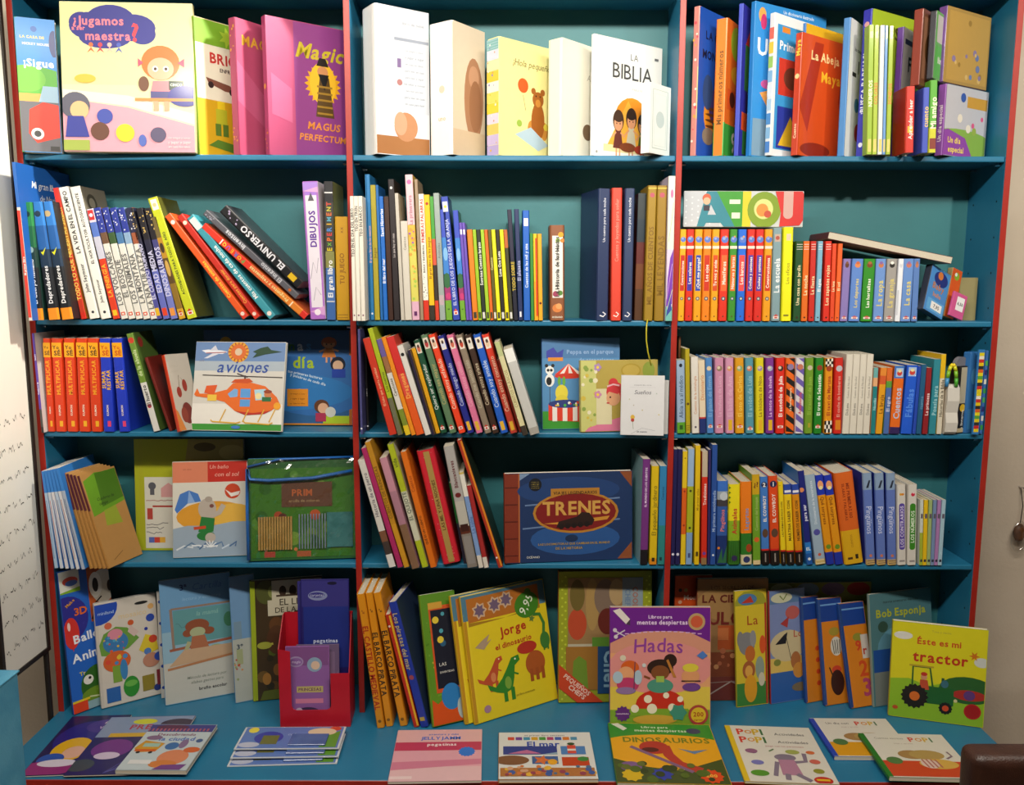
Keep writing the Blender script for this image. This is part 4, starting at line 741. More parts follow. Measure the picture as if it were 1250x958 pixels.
S(874.2, 888.2, 875.7, 587.5, [(.35, '16306c'), (.7, '3058a0'), (.78, '403c40'), (.88, '98a4b0'), (1, '3a70c8')], 'night-blue spine with grass and an orange fish', [('Pingüinos', (.4, .66), 'd87878')], k='hard', name='hardback', dep=.12, tw=.42, ex=deco(lambda p: (p.p([(.1, .02), (.5, .2), (.55, .04), (.95, .24), (.9, .02)], '2c6840'), p.ci(.2, .2, .12, 'e08020'), p.e(.6, .82, .35, .05, 'c0c8d0'))))
S(889, 903.9, 889.2, 591.5, [(.3, '2f6a1c'), (.55, '8ab020'), (1, 'e8d818')], 'yellow spine with green jungle leaves', [('Animales', (.38, .7), 'c03828')], k='hard', name='hardback', dep=.12, tw=.36, ex=deco(lambda p: [p.p([(.1+.2*i, .02), (.3+.15*i, .35-.04*i), (.2+.2*i, .04)], '1c4a14') for i in range(4)], lambda p: [p.p([(.02, .98-.06*i), (.2, .96-.06*i), (.02, .94-.06*i)], '30701c') for i in range(4)], spot_(.5, .08, .25, '302850')))
S(904.6, 918.9, 902, 588.5, [(.12, 'd0c8a0'), (.38, '2a7424'), (1, 'e87c18')], 'orange spine with a green lower third', [('Lagartos', (.42, .68), '7090c0')], k='hard', name='hardback', dep=.12, tw=.36, ex=deco(lambda p: (p.e(.7, .2, .25, .05, 'a04018'), p.e(.5, .06, .3, .04, '303868'))))
S(919.6, 929, 916, 579.5, [(.05, 'd8c090'), (.78, '6a9c24'), (1, 'c8a018')], 'green spine with a yellow head and an orange picture', [('Cuentos del bosque', (.38, .75), 'a0b868')], dep=.13, tw=.35, ex=deco(spot_(.5, .28, .35, 'd06028'), lambda p: p.t('¿?', .5, .89, .6, .08, '5a1c10'), lines(.015, .035, 2, 'e0d0a0')))
K4 = [(929.9, 940.3, 925.7, 582.5, '4078c4', 'blue', 'cowboy spine lettered white over a black foot'), (941, 953, 937, 581.5, 'd84818', 'orange-red', 'cowboy spine lettered white over a black foot'), (954, 960.4, 948, 588.5, 'e8cc18', 'yellow', 'slim spine with black capitals over a black foot'), (961, 971, 954.7, 592, 'e8c418', 'yellow', 'spine with black capitals under a blue and white head'), (972, 981.5, 965.3, 592, 'd88c10', 'amber', 'spine with brown capitals under a blue and white head')]
for q, (a, b, c, y, k_, nm, ds) in enumerate(K4):
    S(a, b, c, y, [(.16, '16100e'), (.18, 'c82018'), (.88 if q > 2 else .99, k_), (1, '2848a8' if q > 2 else k_)], nm+' '+ds, k='hard', name='hardback', dep=.13, tw=.42,
      ex=deco(word(('EL COWBOY', 'EL COWBOY', 'LAS FORMAS DE POCO CON', 'MARTINA SABER CON', 'NÚMEROS SABER CON')[q], .48 if q < 2 else .3, .80, 'f0e8e0' if q < 2 else '503010', .4), (lambda p: (p.ci(.5, .91, .36, '202850'), p.t('12'[1-q], .5, .91, .4, .05, 'f0f0f0'), p.e(.5, .36, .35, .05, '5a4030'))) if q < 2 else rect_(.1, .90, .9, .93, 'e8e8f0') if q > 2 else rect_(.1, .95, .5, .96, 'c0a010'), rect_(.4, .03, .55, .13, '908880')))
S(985, 992.8, 972.5, 575.5, [(.12, '1c58a8'), (.24, '2a78c8'), (1, '1c2478')], 'navy leaning spine with white words beside the amber one', [('para ser', (.45, .66), 'e0e4f4')], dep=.13, tw=.45, ex=deco(spot_(.3, .80, .4, 'd88858'), spot_(.5, .06, .25, 'e0e8f0'), hword('EL', .17, .06, 'e0f0f8', wd=.7)))
S(996, 1008.7, 981.3, 580.5, [(.06, 'c8b070'), (1, '9ab0c4')], 'grey-blue leaning spine with a small purple planet', [('Diccionario de la naturaleza', (.45, .93), 'd0dce8')], dep=.13, tw=.34, ex=deco(spot_(.5, .36, .33, '5050a0'), spot_(.5, .11, .16, 'c85840'), lines(.012, .05, 2, 'e8e0c8')))
for q, (a, b, c) in enumerate(((1009.3, 1019.7, 994), (1020, 1030.8, 1005))):
    S(a, b, c, 581, [(.14, '1c30a0'), (.78, 'e09414'), (1, '1c34b0')], ('orange leaning blue-ended spine beside the grey-blue one', 'orange leaning blue-ended spine beside the broad orange one')[q], [('Qué sorpresa', (.45, .76), '905008')], d='d', dep=.13, tw=.42, k='hard', name='hardback', ex=deco(lambda p: (p.e(.5, .89, .35, .05, 'e8a070'), p.e(.5, .86, .25, .02, 'f0e0a0')), spot_(.5, .2, .3, '6a8c20')))
S(1031.5, 1055.8, 1018, 578.5, [(.37, 'd8a818'), (1, 'd86420')], 'broad orange spine with a yellow lower third', k='hard', name='hardback', dep=.14, ex=deco(word('MIS PRIMERAS 100', .5, .88, '8a3010', .2, 'd', .62), word('SILABAS Y PALABRAS', .48, .88, '8a3010', .2, 'd', .38), rect_(.2, .05, .45, .075, '503010'), rect_(.6, .05, .75, .1, '302010'), word('CUENTOS', .18, .32, 'b08018', .12)))
for q, (a, b, c) in enumerate(((1057.8, 1069.5, 1053), (1071, 1082.5, 1068), (1084, 1095.3, 1082.2))):
    S(a, b, c, 578, [(.06, 'c8a868'), (.82, '6078c0'), (1, '88a0c0')], ('periwinkle spine with white penguin title, beside the broad orange one', 'periwinkle spine with white penguin title, middle of three', 'periwinkle spine with white penguin title, beside the white oval one')[q], [('Pingüinos', (.32, .66), 'd0d8f4')], d='d', tw=.5, k='hard', name='hardback', dep=.145, cover='2438a0', grp='periwinkle penguin books', bold=0,
      ex=deco(lambda p: p.p([(.3, .84), (.6, .92), (.8, .92), (.55, .84)], '283040'), spot_(.5, .1, .16, 'd07858'), lines(.02, .045, 2, '303058')))
S(1096, 1107, 1095.3, 592, 'd8d4cc', 'white spine with a purple oval title', k='hard', name='hardback', dep=.12, ex=deco(lambda p: (p.r(.18, .22, .82, .74, '5a48a0'), p.e(.5, .74, .32, .03, '5a48a0'), p.e(.5, .22, .32, .03, '5a48a0'), p.ci(.38, .88, .14, 'e0a020'), p.ci(.62, .88, .14, 'e08818')), word('LOS CONTRARIOS', .22, .74, 'd8d0f0', .42), rect_(.2, .04, .8, .06, '908888')))
S(1108, 1119, 1109.3, 592, 'd8d4cc', 'white spine with a green oval title', k='hard', name='hardback', dep=.12, ex=deco(lambda p: (p.r(.18, .22, .82, .74, '3a8820'), p.e(.5, .74, .32, .03, '3a8820'), p.e(.5, .22, .32, .03, '3a8820'), p.ci(.5, .88, .22, 'd02848'), p.ci(.55, .9, .1, 'f0c8d0')), word('LOS NÚMEROS', .24, .72, 'e0f0d8', .42), rect_(.2, .04, .8, .06, '908888')))
PS = [('c8d0c0', 'pale'), ('e8c018', 'yellow'), ('a0b878', 'soft green'), ('7890b8', 'grey-blue'), ('b080b8', 'mauve'), ('a8c8d8', 'ice blue')]
bxs = [1122.5, 1126.5, 1131.5, 1136, 1140.5, 1145, 1150]
for q, (k_, nm) in enumerate(PS):
    S(bxs[q], bxs[q+1]-.1, bxs[q]+1.2+.85*q, 610.5, k_ if q else [(.5, 'a8b838'), (1, 'd0d8d0')], f'small {nm} spine of the pastel pocket set', dep=.115, name='pocket_book', grp='pastel pocket set', ex=deco(rect_(.2, .05, .8, .09, '303040'), rect_(.2, .72, .8, .79, '605868')))
# ================================================================ flat print motifs for covers
def girl(p, u, v, s, hair, dress, skin='d89870'):
    p.e(u, v+.16*s, .13*s, .15*s, hair); p.p([(u-.12*s, v-.22*s), (u+.12*s, v-.22*s), (u+.06*s, v+.05*s), (u-.06*s, v+.05*s)], dress)
    p.e(u, v+.12*s, .10*s, .10*s, skin); p.e(u, v+.2*s, .11*s, .06*s, hair)
    p.ci(u-.04*s, v+.12*s, .014*s, '201010', 8); p.ci(u+.04*s, v+.12*s, .014*s, '201010', 8)
    p.l([(u-.05*s, v), (u-.16*s, v-.08*s)], .03*s, skin); p.l([(u+.05*s, v), (u+.16*s, v-.06*s)], .03*s, skin)
    p.l([(u-.04*s, v-.22*s), (u-.04*s, v-.36*s)], .03*s, skin); p.l([(u+.04*s, v-.22*s), (u+.04*s, v-.36*s)], .03*s, skin)
def bear(p, u, v, s, c, c2):
    for d in (-1, 1): p.ci(u+d*.09*s, v+.22*s, .045*s, c); p.e(u+d*.13*s, v-.12*s, .07*s, .08*s, c2)
    p.e(u, v-.04*s, .13*s, .17*s, c); p.ci(u, v+.15*s, .11*s, c); p.e(u, v+.12*s, .05*s, .035*s, c2); p.ci(u-.04*s, v+.18*s, .013*s, '201008', 8); p.ci(u+.04*s, v+.18*s, .013*s, '201008', 8)
def flower(p, u, v, r, c, c2='f0d040'):
    for i in range(5): a = i*1.2566; p.ci(u+r*math.cos(a), v+r*math.sin(a)*p.w/p.h, r*.7, c, 10)
    p.ci(u, v, r*.6, c2, 10)
def dino(p, u, v, s, c, c2, f=1):
    X = lambda a: u+f*a*s
    p.p([(X(-.42), v-.05*s), (X(-.25), v-.12*s), (X(-.1), v-.02*s), (X(.02), v+.1*s), (X(.14), v+.24*s), (X(.3), v+.26*s), (X(.32), v+.18*s), (X(.2), v+.12*s), (X(.16), v-.05*s), (X(.1), v-.2*s), (X(-.06), v-.24*s), (X(-.22), v-.2*s), (X(-.38), v-.14*s)], c)
    for a in (-.1, .06): p.r(min(X(a), X(a+.08)), v-.36*s, max(X(a), X(a+.08)), v-.18*s, c)
    p.e(X(.02), v-.1*s, .07*s, .09*s, c2); p.ci(X(.22), v+.21*s, .018*s, 'f4f4e0', 8); p.l([(X(.16), v+.02*s), (X(.26), v-.02*s)], .03*s, c)
def tree(p, u, v, s, c, c2='6a4420'): p.r(u-.02*s, v-.2*s, u+.02*s, v, c2); p.e(u, v+.08*s, .14*s, .13*s, c)
def scribble(p, u0, u1, v, n, c, seed=0, h=.012):
    q = random.Random(seed); pts = [(u0+(u1-u0)*i/n, v+q.uniform(-h, h)) for i in range(n+1)]; p.l(pts, .006, c)
def blobs(p, n, u0, u1, v0, v1, r, cols, seed=0):
    q = random.Random(seed)
    for i in range(n): p.ci(q.uniform(u0, u1), q.uniform(v0, v1), r*q.uniform(.5, 1.1), cols[i % len(cols)], 12)
def text_rows(p, u, v, wu, n, dv, c, hv=.02, seed=1):
    q = random.Random(seed); W_ = ['para leer', 'y contar', 'con amigos', 'los niños', 'cuentos de', 'cada noche', 'en casa', 'y jugar']
    for i in range(n): p.t(q.choice(W_)+' '+q.choice(W_), u, v-dv*i, wu*q.uniform(.8, 1), hv, c, 0)
# ================================================================ top shelf, bay L
CUR[:] = [1, 'L']
def a_car(p):
    p.r(0, .52, 1, .995, '3a8cd8'); p.e(.5, .5, .9, .14, '58a838'); p.e(.2, .55, .5, .1, '70b840'); p.r(0, .36, 1, .44, 'd8a050'); p.r(0, .005, 1, .38, '606068')
    p.ci(.47, .92, .08, '2860b0'); p.t('LA CASA DE', .42, .86, .6, .05, 'f0d830'); p.t('MICKEY MOUSE', .5, .81, .66, .04, 'f0f0f0'); p.e(.95, .82, .12, .1, '1c2c70')
    p.t('¡Sigue', .55, .67, .75, .08, 'f4f4ff'); p.p([(.2, .14), (.25, .32), (.6, .38), (1, .36), (1, .12), (.4, .07)], 'd83018'); p.p([(.5, .38), (.62, .5), (1, .5), (1, .38)], '98b8d0'); p.ci(.42, .14, .16, 'e8e4e0'); p.ci(.42, .14, .09, '303030'); p.r(.72, .015, .95, .05, '282828')
F((27, 187), (76, 187), (12, 20), .020, 'glossy book with a red car, next to the upright', a_car, cols='58a840', cover='3a8cd8', Y=(-.03, .0), tilt=3)
def a_teacher(p):
    p.r(0, .42, 1, .995, 'd8d89c'); p.r(0, .28, 1, .45, 'e0d4a8'); p.p([(0, .0), (1, .0), (1, .18), (.5, .3), (0, .36)], 'd898a8'); p.p([(.0, .36), (.5, .31), (1, .19), (1, .26), (.5, .38), (0, .42)], 'ece6c8')
    for (u, v, a, b) in ((.22, .84, .15, .09), (.38, .87, .19, .11), (.55, .83, .17, .09), (.34, .77, .2, .08), (.62, .79, .1, .07), (.16, .86, .09, .07)): p.e(u, v, a, b, '2c2c84')
    p.t('¿Jugamos', .29, .875, .38, .075, 'e07888'); p.t('a ser', .14, .825, .10, .04, 'e07888'); p.t('maestra', .36, .775, .34, .075, 'e07888'); p.t('?', .565, .80, .08, .13, 'd83848')
    for i, c in enumerate(('d86838', 'c83848', 'e8b0a0', '4858b0')):
        u = .23+.07*i; p.ci(u, .715, .017, c); p.p([(u-.03, .66), (u, .70), (u+.03, .66), (u, .68)], c)
    p.e(.75, .60, .145, .115, 'd86c28'); p.e(.75, .56, .10, .075, 'e0a888'); p.p([(.62, .60), (.68, .69), (.82, .69), (.88, .60), (.8, .64), (.7, .64)], 'd86c28'); p.ci(.71, .56, .022, 'f4f4f0'); p.ci(.79, .56, .022, 'f4f4f0'); p.ci(.71, .56, .012, '402010'); p.ci(.79, .56, .012, '402010')
    p.p([(.58, .63), (.62, .60), (.58, .57)], 'd84868'); p.p([(.93, .63), (.88, .60), (.93, .57)], 'd84868')
    p.p([(.69, .48), (.81, .48), (.83, .40), (.67, .40)], 'd88088'); p.r(.67, .36, .83, .41, '4a4a80'); p.r(.69, .28, .73, .36, 'd8a080'); p.r(.77, .28, .81, .36, 'd8a080'); p.r(.81, .42, .92, .48, '203828'); p.t('CINCO', .865, .455, .09, .02, 'd8e0d0')
    p.e(.62, .46, .04, .05, '684028'); p.e(.93, .38, .13, .07, '3c3c8c'); p.r(.55, .345, 1, .365, 'd88848'); p.e(.18, .49, .08, .03, 'e0b040')
    p.e(.1, .31, .11, .09, '585868'); p.e(.13, .28, .07, .06, 'e0b080'); p.p([(.02, .1), (.2, .1), (.16, .24), (.04, .24)], '303890'); p.e(.32, .24, .06, .05, '3848a0'); p.e(.28, .14, .07, .06, '603828'); p.e(.47, .13, .07, .06, 'e8d020'); p.e(.72, .12, .06, .05, '504868'); p.e(.6, .08, .03, .04, '4860b0'); p.r(.005, .01, .2, .08, '98a848')
    text_rows(p, .88, .1, .2, 3, .03, 'f0d8d8')
F((78, 187.5), (239, 188), (65, 1), .016, 'large activity box with a red-haired teacher under a purple cloud', a_teacher, cols='c8c090', cover='dcd8b0', Y=(-.028, -.012), tilt=4, k='box', name='activity_box', cat='box')
def a_brick(p):
    p.r(0, .0, 1, .42, 'd8a818'); p.r(0, .42, 1, .82, 'ece6d0'); p.r(0, .82, 1, .995, '78a828'); p.star(.7, .9, .2, 7, 'a8c838'); p.t('BRICKS', .75, .73, .9, .1, 'c83028'); p.t('ENFRENTA', .75, .65, .6, .03, '403028'); p.p([(.2, .58), (.7, .55), (.9, .5), (.6, .5), (.25, .54)], '805040'); p.ci(.3, .53, .06, '302020'); p.ci(.75, .50, .06, '302020'); p.r(.38, .24, .62, .36, 'b8b828'); p.r(.42, .36, .58, .42, 'e8c820'); p.r(.36, .16, .48, .25, '5a7a28'); p.r(.52, .16, .64, .25, '5a7a28'); p.p([(.2, .08), (.8, .04), (.9, .1), (.4, .13)], '5a8028')
F((244, 188), (300, 188), (243, 19), .022, 'green and yellow building-brick book behind the pink ones', a_brick, cols='88b030', cover='dcd0a0', Y=(.005, .11), tilt=0, k='paper', spine=lambda p: p.t('BRICKS PARA CONSTRUIR', .5, .55, .5, .5, 'f0f0d0', d='u'))
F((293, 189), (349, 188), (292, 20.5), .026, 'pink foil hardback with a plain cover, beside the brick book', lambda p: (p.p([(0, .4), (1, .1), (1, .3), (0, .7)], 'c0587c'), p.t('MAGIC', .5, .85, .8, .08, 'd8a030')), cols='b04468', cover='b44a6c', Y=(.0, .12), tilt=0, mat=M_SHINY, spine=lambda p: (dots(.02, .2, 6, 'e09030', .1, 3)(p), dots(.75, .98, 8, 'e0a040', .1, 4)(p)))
def a_magic(p):
    p.r(.34, .005, 1, .995, '8c3c80'); p.t('Magic', .66, .80, .6, .12, 'c8b028', 1, .3); p.star(.7, .56, .24, 20, 'e8a418', .78); p.e(.7, .57, .17, .16, 'f0b828')
    p.p([(.6, .32), (.84, .32), (.78, .62), (.66, .62)], '5a4018'); p.e(.7, .66, .07, .04, 'c88858'); p.p([(.62, .70), (.78, .70), (.74, .76), (.66, .76)], '241810'); p.p([(.64, .64), (.78, .64), (.72, .52)], '181410')
    for i in range(5): p.r(.62, .34+.05*i, .82, .355+.05*i, 'a07828')
    p.t('MAGUS', .7, .25, .42, .07, 'e08838', 1, .15); p.t('PERFECTUM', .68, .16, .6, .06, 'e08838', 1, .15); p.p([(.05, .3), (.3, .25), (.3, .5), (.05, .6)], 'b85880')
F((329, 189), (424, 189), (328, 18), .026, 'purple hardback with a robed wizard in a golden halo', a_magic, cols='b04470', cover='ac466e', Y=(.0, .125), tilt=0, mat=M_SHINY, spine=lambda p: (dots(.05, .2, 6, 'e09030', .1, 5)(p), p.ci(.5, .5, .25, 'e0a838')))
# ================================================================ top shelf, bay M
CUR[:] = [1, 'M']
F((460, 187.5), (525, 188), (459, 3), .075, 'tall thick white hardback with clasped hands on its cover', lambda p: (p.r(.0, .005, 1, .13, 'a87040'), p.e(.55, .2, .22, .1, 'c08860'), p.e(.45, .22, .12, .08, 'd0a080'), p.r(.35, .30, 1, .82, 'ccd2dc'), p.r(.35, .78, 1, .8, '98a0b0'), text_rows(p, .72, .72, .4, 9, .045, '8890a0'), p.r(.4, .6, .47, .66, '806898'), p.ci(.44, .5, .05, 'b07878'), p.t('libro de bebé', .7, .9, .5, .025, '9098a8', 0)), cols='f4f2ee', cover='dfe3ea', Y=(-.02, .06), tilt=0)
F((553, 189), (592, 189), (552, 24), .075, 'white thick hardback with a peach baby photograph fading on its cover', lambda p: (p.e(.65, .45, .3, .32, 'b08060'), p.e(.65, .62, .16, .09, 'c89878'), p.r(0, .005, 1, .2, 'd8c0a0'), p.e(.7, .4, .2, .2, 'a07050')), cols='f6f0e8', cover='e0d0b8', Y=(-.012, .09), tilt=0, spine=lambda p: (p.ci(.55, .5, .12, 'e8c8b0'), p.t('uno', .55, .28, .3, .04, 'd8b090')))
def patch(p):
    q = random.Random(4)
    for i, c in enumerate(('b8a8d8', 'c8b8e0', 'e0c868', 'd8d4e8', 'f0d040', 'e8d868', 'f4f0e0', 'e8c840', 'f0e0b0', 'd0d8e8', '98c0c8')): p.r(.02, .005+i*.09, .98, .092+i*.09, c)
    for i in range(4): p.r(.05, .9+i*.022, .95, .908+i*.022, '70b0a8')
    blobs(p, 16, .1, .9, .02, .95, .06, ('f0c020', '8888c0', 'e09858', 'f4f4e8'), 3)
F((609, 190), (672, 190), (608, 44), .046, 'yellow baby album with a teddy bear and an orange balloon', lambda p: (p.t('¡Hola pequeño', .62, .82, .72, .09, '786838', 0, .2), p.ci(.45, .63, .10, 'd85820'), p.l([(.45, .55), (.5, .42)], .008, '806040'), bear(p, .74, .38, 1.0, 'a05c20', 'c88838'), p.p([(.3, .2), (.75, .08), (.95, .14), (.6, .28)], 'b0c8d8'), p.e(.38, .3, .05, .03, '98b848'), p.e(.9, .3, .05, .03, 'd8c848')), cols='f0e8a0', cover='ece49c', Y=(.0, .115), tilt=0, spine=patch)
F((685, 190), (735, 190), (684, 45.5), .046, 'cream baby album with a pale teddy bear peeking out', lambda p: (p.t('Album', .75, .72, .5, .06, 'b0a898', 0, .2), bear(p, .88, .42, .9, 'a89878', 'c8b898'), p.ci(.62, .24, .12, '786048'), p.ci(.95, .2, .12, '786048')), cols='f6f2d4', cover='f0ecdc', Y=(.0, .12), tilt=0)
def a_bible(p):
    p.t('LA', .58, .87, .12, .06, '585858', 0); p.t('BIBLIA', .56, .74, .7, .14, '404040', 0); p.t('PARA NIÑOS DE', .7, .6, .5, .025, 'a8a8a8', 0); p.ci(.56, .32, .26, 'e08c20'); p.p([(.2, .1), (.5, .5), (.85, .1)], 'e8a838'); p.r(.15, .05, .9, .11, 'e8d8a0')
    girl(p, .36, .22, .62, '402818', '683028'); girl(p, .55, .25, .62, '301c10', 'c8c0a8'); girl(p, .72, .22, .6, '201810', '5a7028'); p.e(.5, .1, .12, .04, '804020'); p.e(.7, .09, .1, .04, 'a83820'); p.t('o', .05, .04, .05, .03, '606060'); p.r(.88, .88, .94, .9, '707070')
F((723.5, 191), (805, 190), (723, 41), .012, 'white picture bible with children before an orange sun', a_bible, cols='f2f0ea', cover='eeece6', Y=(.0, .13), tilt=0)
F((792, 190), (817, 190), (792.5, 100), .026, 'small white keepsake book with a framed border before the bible', lambda p: (p.l([(.15, .08), (.85, .08), (.85, .92), (.15, .92), (.15, .08)], .03, 'b8c8c4'), p.l([(.22, .12), (.78, .12), (.78, .86), (.22, .86), (.22, .12)], .015, 'c8d8d4'), p.e(.5, .5, .2, .12, 'c0d0d0')), cols='f6f6f2', cover='e4ebe8', Y=(-.045, .02), tilt=0, k='hard')
# ================================================================ top shelf, bay R
CUR[:] = [1, 'R']
F((849, 190), (888, 190), (849.5, 7), .017, 'blue picture book with an orange-striped beast, next to the upright', lambda p: (p.t('LA CAJA', .55, .83, .7, .06, '10103c'), p.t('MONSTRUO', .62, .70, 1.0, .1, '0c0c30'), p.e(.55, .3, .35, .16, 'd88820'), p.e(.6, .36, .25, .14, '4a3878'), [p.e(.55, .22+.04*i, .3, .012, '603818') for i in range(4)], p.e(.35, .15, .18, .06, '887868'), p.e(.3, .45, .15, .12, '304878')), cols=[(.25, 'c87878'), (.6, 'b8b070'), (1, 'c88078')], cover='1c4fb0', Y=(.0, .12), tilt=0, spine=lambda p: blobs(p, 14, .1, .9, .1, .95, .2, ('d84858', 'f0e0d0', 'd8a040'), 6))
F((883, 190), (905, 190), (884, 21.5), .030, 'orange and green counting book with big fruit shapes', lambda p: (p.r(0, .005, 1, .24, '389838'), p.ci(.5, .85, .3, '98b028'), p.e(.6, .62, .35, .07, 'e0a020'), p.r(.1, .35, .9, .5, 'd85018'), p.ci(.35, .43, .14, '582010'), p.ci(.7, .43, .14, '582010'), p.t('9', .5, .12, .6, .16, 'f0e8d8')), cols=[(.25, '38983c'), (1, 'e07818')], cover='e06818', Y=(.0, .11), tilt=0, spine=lambda p: p.t('Mis primeros números', .5, .5, .85, .45, '704808', d='u'))
F((901, 190), (921, 190), (902, 4), .012, 'indigo picture book with a red roofed house', lambda p: (p.p([(.2, .75), (.9, .75), (.55, .92)], 'c83020'), p.r(.2, .45, .9, .75, '387838'), p.r(.3, .3, .9, .45, '302060'), p.r(.1, .18, .9, .3, 'd85020'), p.r(.2, .02, .9, .18, '388840')), cols='3848b8', cover='3030a0', Y=(.0, .11), tilt=0)
F((915, 190), (1000, 190), (916, 1), .014, 'tall sky blue dictionary with a strip of small white words', lambda p: (p.t('Un diccionario ilustrado', .6, .97, .6, .025, 'f0f4f8', 0), p.t('para aprender el nombre de palabras', .6, .925, .75, .025, 'f0f4f8', 0), p.t('UN', .2, .72, .3, .16, 'f0f4f8'), p.e(.1, .92, .05, .05, 'e0a050'), p.e(.12, .88, .04, .05, 'c03068'), p.p([(.1, .42), (.3, .46), (.25, .3)], 'e8a050'), p.e(.2, .48, .09, .03, 'c85898'), p.r(.02, .005, .4, .25, '7898b0')), cols='2880c8', cover='2c88d0', Y=(.0, .13), tilt=0, k='paper')
F((939, 190), (985, 190), (940, 15), .014, 'white framed board book with pictures on blue', lambda p: (p.r(.08, .05, .95, .93, '3898d8'), p.t('Primeras', .5, .79, .7, .09, 'f4f4f4'), p.r(.2, .88, .4, .92, 'e08828'), p.r(.15, .44, .8, .70, 'c83828'), p.e(.5, .57, .22, .08, '703828'), p.r(.15, .06, .8, .36, '2838a0'), p.p([(.2, .08), (.5, .3), (.8, .08)], 'e0b828')), cols='d8dce0', cover='e8ecf0', Y=(-.008, .09), tilt=0, k='board', spine=lambda p: [p.r(.05, .02+.1*i, .95, .1+.1*i, c) for i, c in enumerate(('4880c8', '80b0d8', '4888c8', 'a8c8e0', 'd8e0e8', '80b0d8', '98c060', 'e0c040', 'd86858'))])
F((973, 190), (1024, 190), (973.5, 39), .020, 'orange-red picture book with yellow words, in front of the yellow-topped one', lambda p: (p.p([(0, .4), (.3, .95), (.5, .95), (.2, .2)], 'a82c14'), p.p([(.9, .5), (1, .9), (1, .3)], 'a82c14'), p.t('La Abeja', .55, .84, .7, .08, 'f4dca0'), p.t('Maya', .7, .68, .45, .12, 'f0c030'), p.e(.4, .06, .35, .06, '8a2410')), cols='c83c14', cover='d04c18', Y=(-.015, .09), tilt=0, mat=M_SHINY, spine=lambda p: (p.t('Maya', .5, .88, .14, .6, 'f0d040', d='u'), p.t('Cuento', .5, .2, .15, .4, 'f0d8b0', d='u'), p.ci(.5, .65, .3, 'f0d090')))
F((976, 190), (1028, 190), (976, 28), .008, 'yellow-headed book showing its blue edge behind the orange-red one', None, cols='3878c0', cover='e0b020', Y=(.02, .13), tilt=0)
F((1030, 190), (1053, 190), (1031, 21), .018, 'white book with a blue spine and the number one', lambda p: (p.t('1', .5, .68, .4, .1, '282828'), p.t('los números', .5, .8, .8, .03, '505868'), p.r(.2, .6, .4, .63, '303030'), p.ci(.5, .4, .12, '4888b8'), p.ci(.6, .2, .15, 'c83838')), cols='4888c8', cover='e8eaea', Y=(.0, .11), tilt=0)
F((1055, 190), (1121, 190), (1057, 10), .026, 'lime green matching game book with white capitals down its blue spine', lambda p: (p.t('¡BUSCA', .45, .87, .7, .09, '504818'), p.t('Con', .2, .72, .25, .06, '805818'), p.r(.02, .48, .35, .80, 'e8a018'), p.r(.02, .25, .35, .46, '88b8d0'), p.t('Fe', .2, .42, .2, .06, '304878')), cols='3838b0', cover='a0b828', Y=(.0, .12), tilt=0, spine=lambda p: (p.t('¡BUSCA PAREJAS!', .5, .5, .6, .5, 'f0f0ff', d='u'), p.ci(.5, .9, .25, 'd8a0a0'), p.ci(.5, .08, .22, 'e8e8f8')))
TS = [(1058, 1064.5, 1061, '98b830', 'lime slim paperback, first before the matching game', 'NÚMEROS'), (1065, 1070.5, 1068, 'a8c038', 'lime slim paperback with orange words', 'COLORES'), (1071.5, 1077, 1075, 'd8dcd8', 'white slim paperback between lime ones', ''), (1077.3, 1080.8, 1081, '6898d0', 'very slim blue paperback on the shelf beside the white one', ''), (1081.5, 1087, 1086, 'a0b830', 'lime slim paperback with dark words', 'SONIDOS')]
for q, (a, b, c, k_, ds, s_) in enumerate(TS): S(a, b, c, 30.5+q*.3, k_, ds, [(s_, (.35, .6), 'e8f0c8' if q == 0 else 'd07030')] if s_ else None, dep=.026+.011*q, yf=-.022, ex=deco(rect_(.2, .02, .8, .12, 'e0c870'), rect_(.2, .9, .8, .95, 'c8d890')))
F((1094, 190), (1116, 190), (1096, 32.5), .016, 'white spiral workbook with a purple spine and a letter F', lambda p: (p.t('F', .4, .74, .4, .12, '202028'), p.r(.1, .88, .9, .92, '302858'), text_rows(p, .5, .5, .7, 4, .05, '808080'), p.ci(.3, .1, .15, 'd8b868')), cols='6838a0', cover='e4e4e0', Y=(.03, .12), tilt=0, k='paper')
S(1105, 1116, 1107, 105.5, 'c82818', 'short red spine with white words under the brown tin', [('Aprender a leer', (.2, .8), 'f4e0d8')], dep=.07, yf=-.05, cover='a82018', k='hard', name='hardback', ex=deco(rect_(.2, .3, .8, .4, 'e8b030')))
S(1125, 1133, 1127.5, 107, '3c50b8', 'short indigo slim spine under the tins', [('cuento', (.3, .8), 'e0c060')], dep=.07, yf=-.05, k='hard', name='hardback')
S(1133.5, 1143, 1136, 98, [(.35, 'c8c828'), (1, '58a830')], 'short green and yellow spine under the green tin', [('Mi amigo', (.3, .8), 'f0f0d0')], dep=.07, yf=-.05, k='hard', name='hardback', ex=rect_(.1, .05, .9, .2, '803020'))
def tin(bl, br, tl, t, ds, face, side, zb, art, Y):
    F(bl, br, tl, t, ds, art, cols=side, cover=face, Y=Y, tilt=0, k='box', name='tin_case', zb=zb, mat=M_SHINY, cat='case')
h105 = at(1110, 104.5, -.05).z-ZS[1]+.002
tin((1122, 104), (1140, 103), (1121, 9.5), .022, 'brown hinged tin standing on the short red book', '6a4028', '8a3828', h105, lambda p: (p.r(.1, .1, .9, .9, '8a6048'), p.e(.5, .5, .3, .2, '58381c')), (-.046, .016))
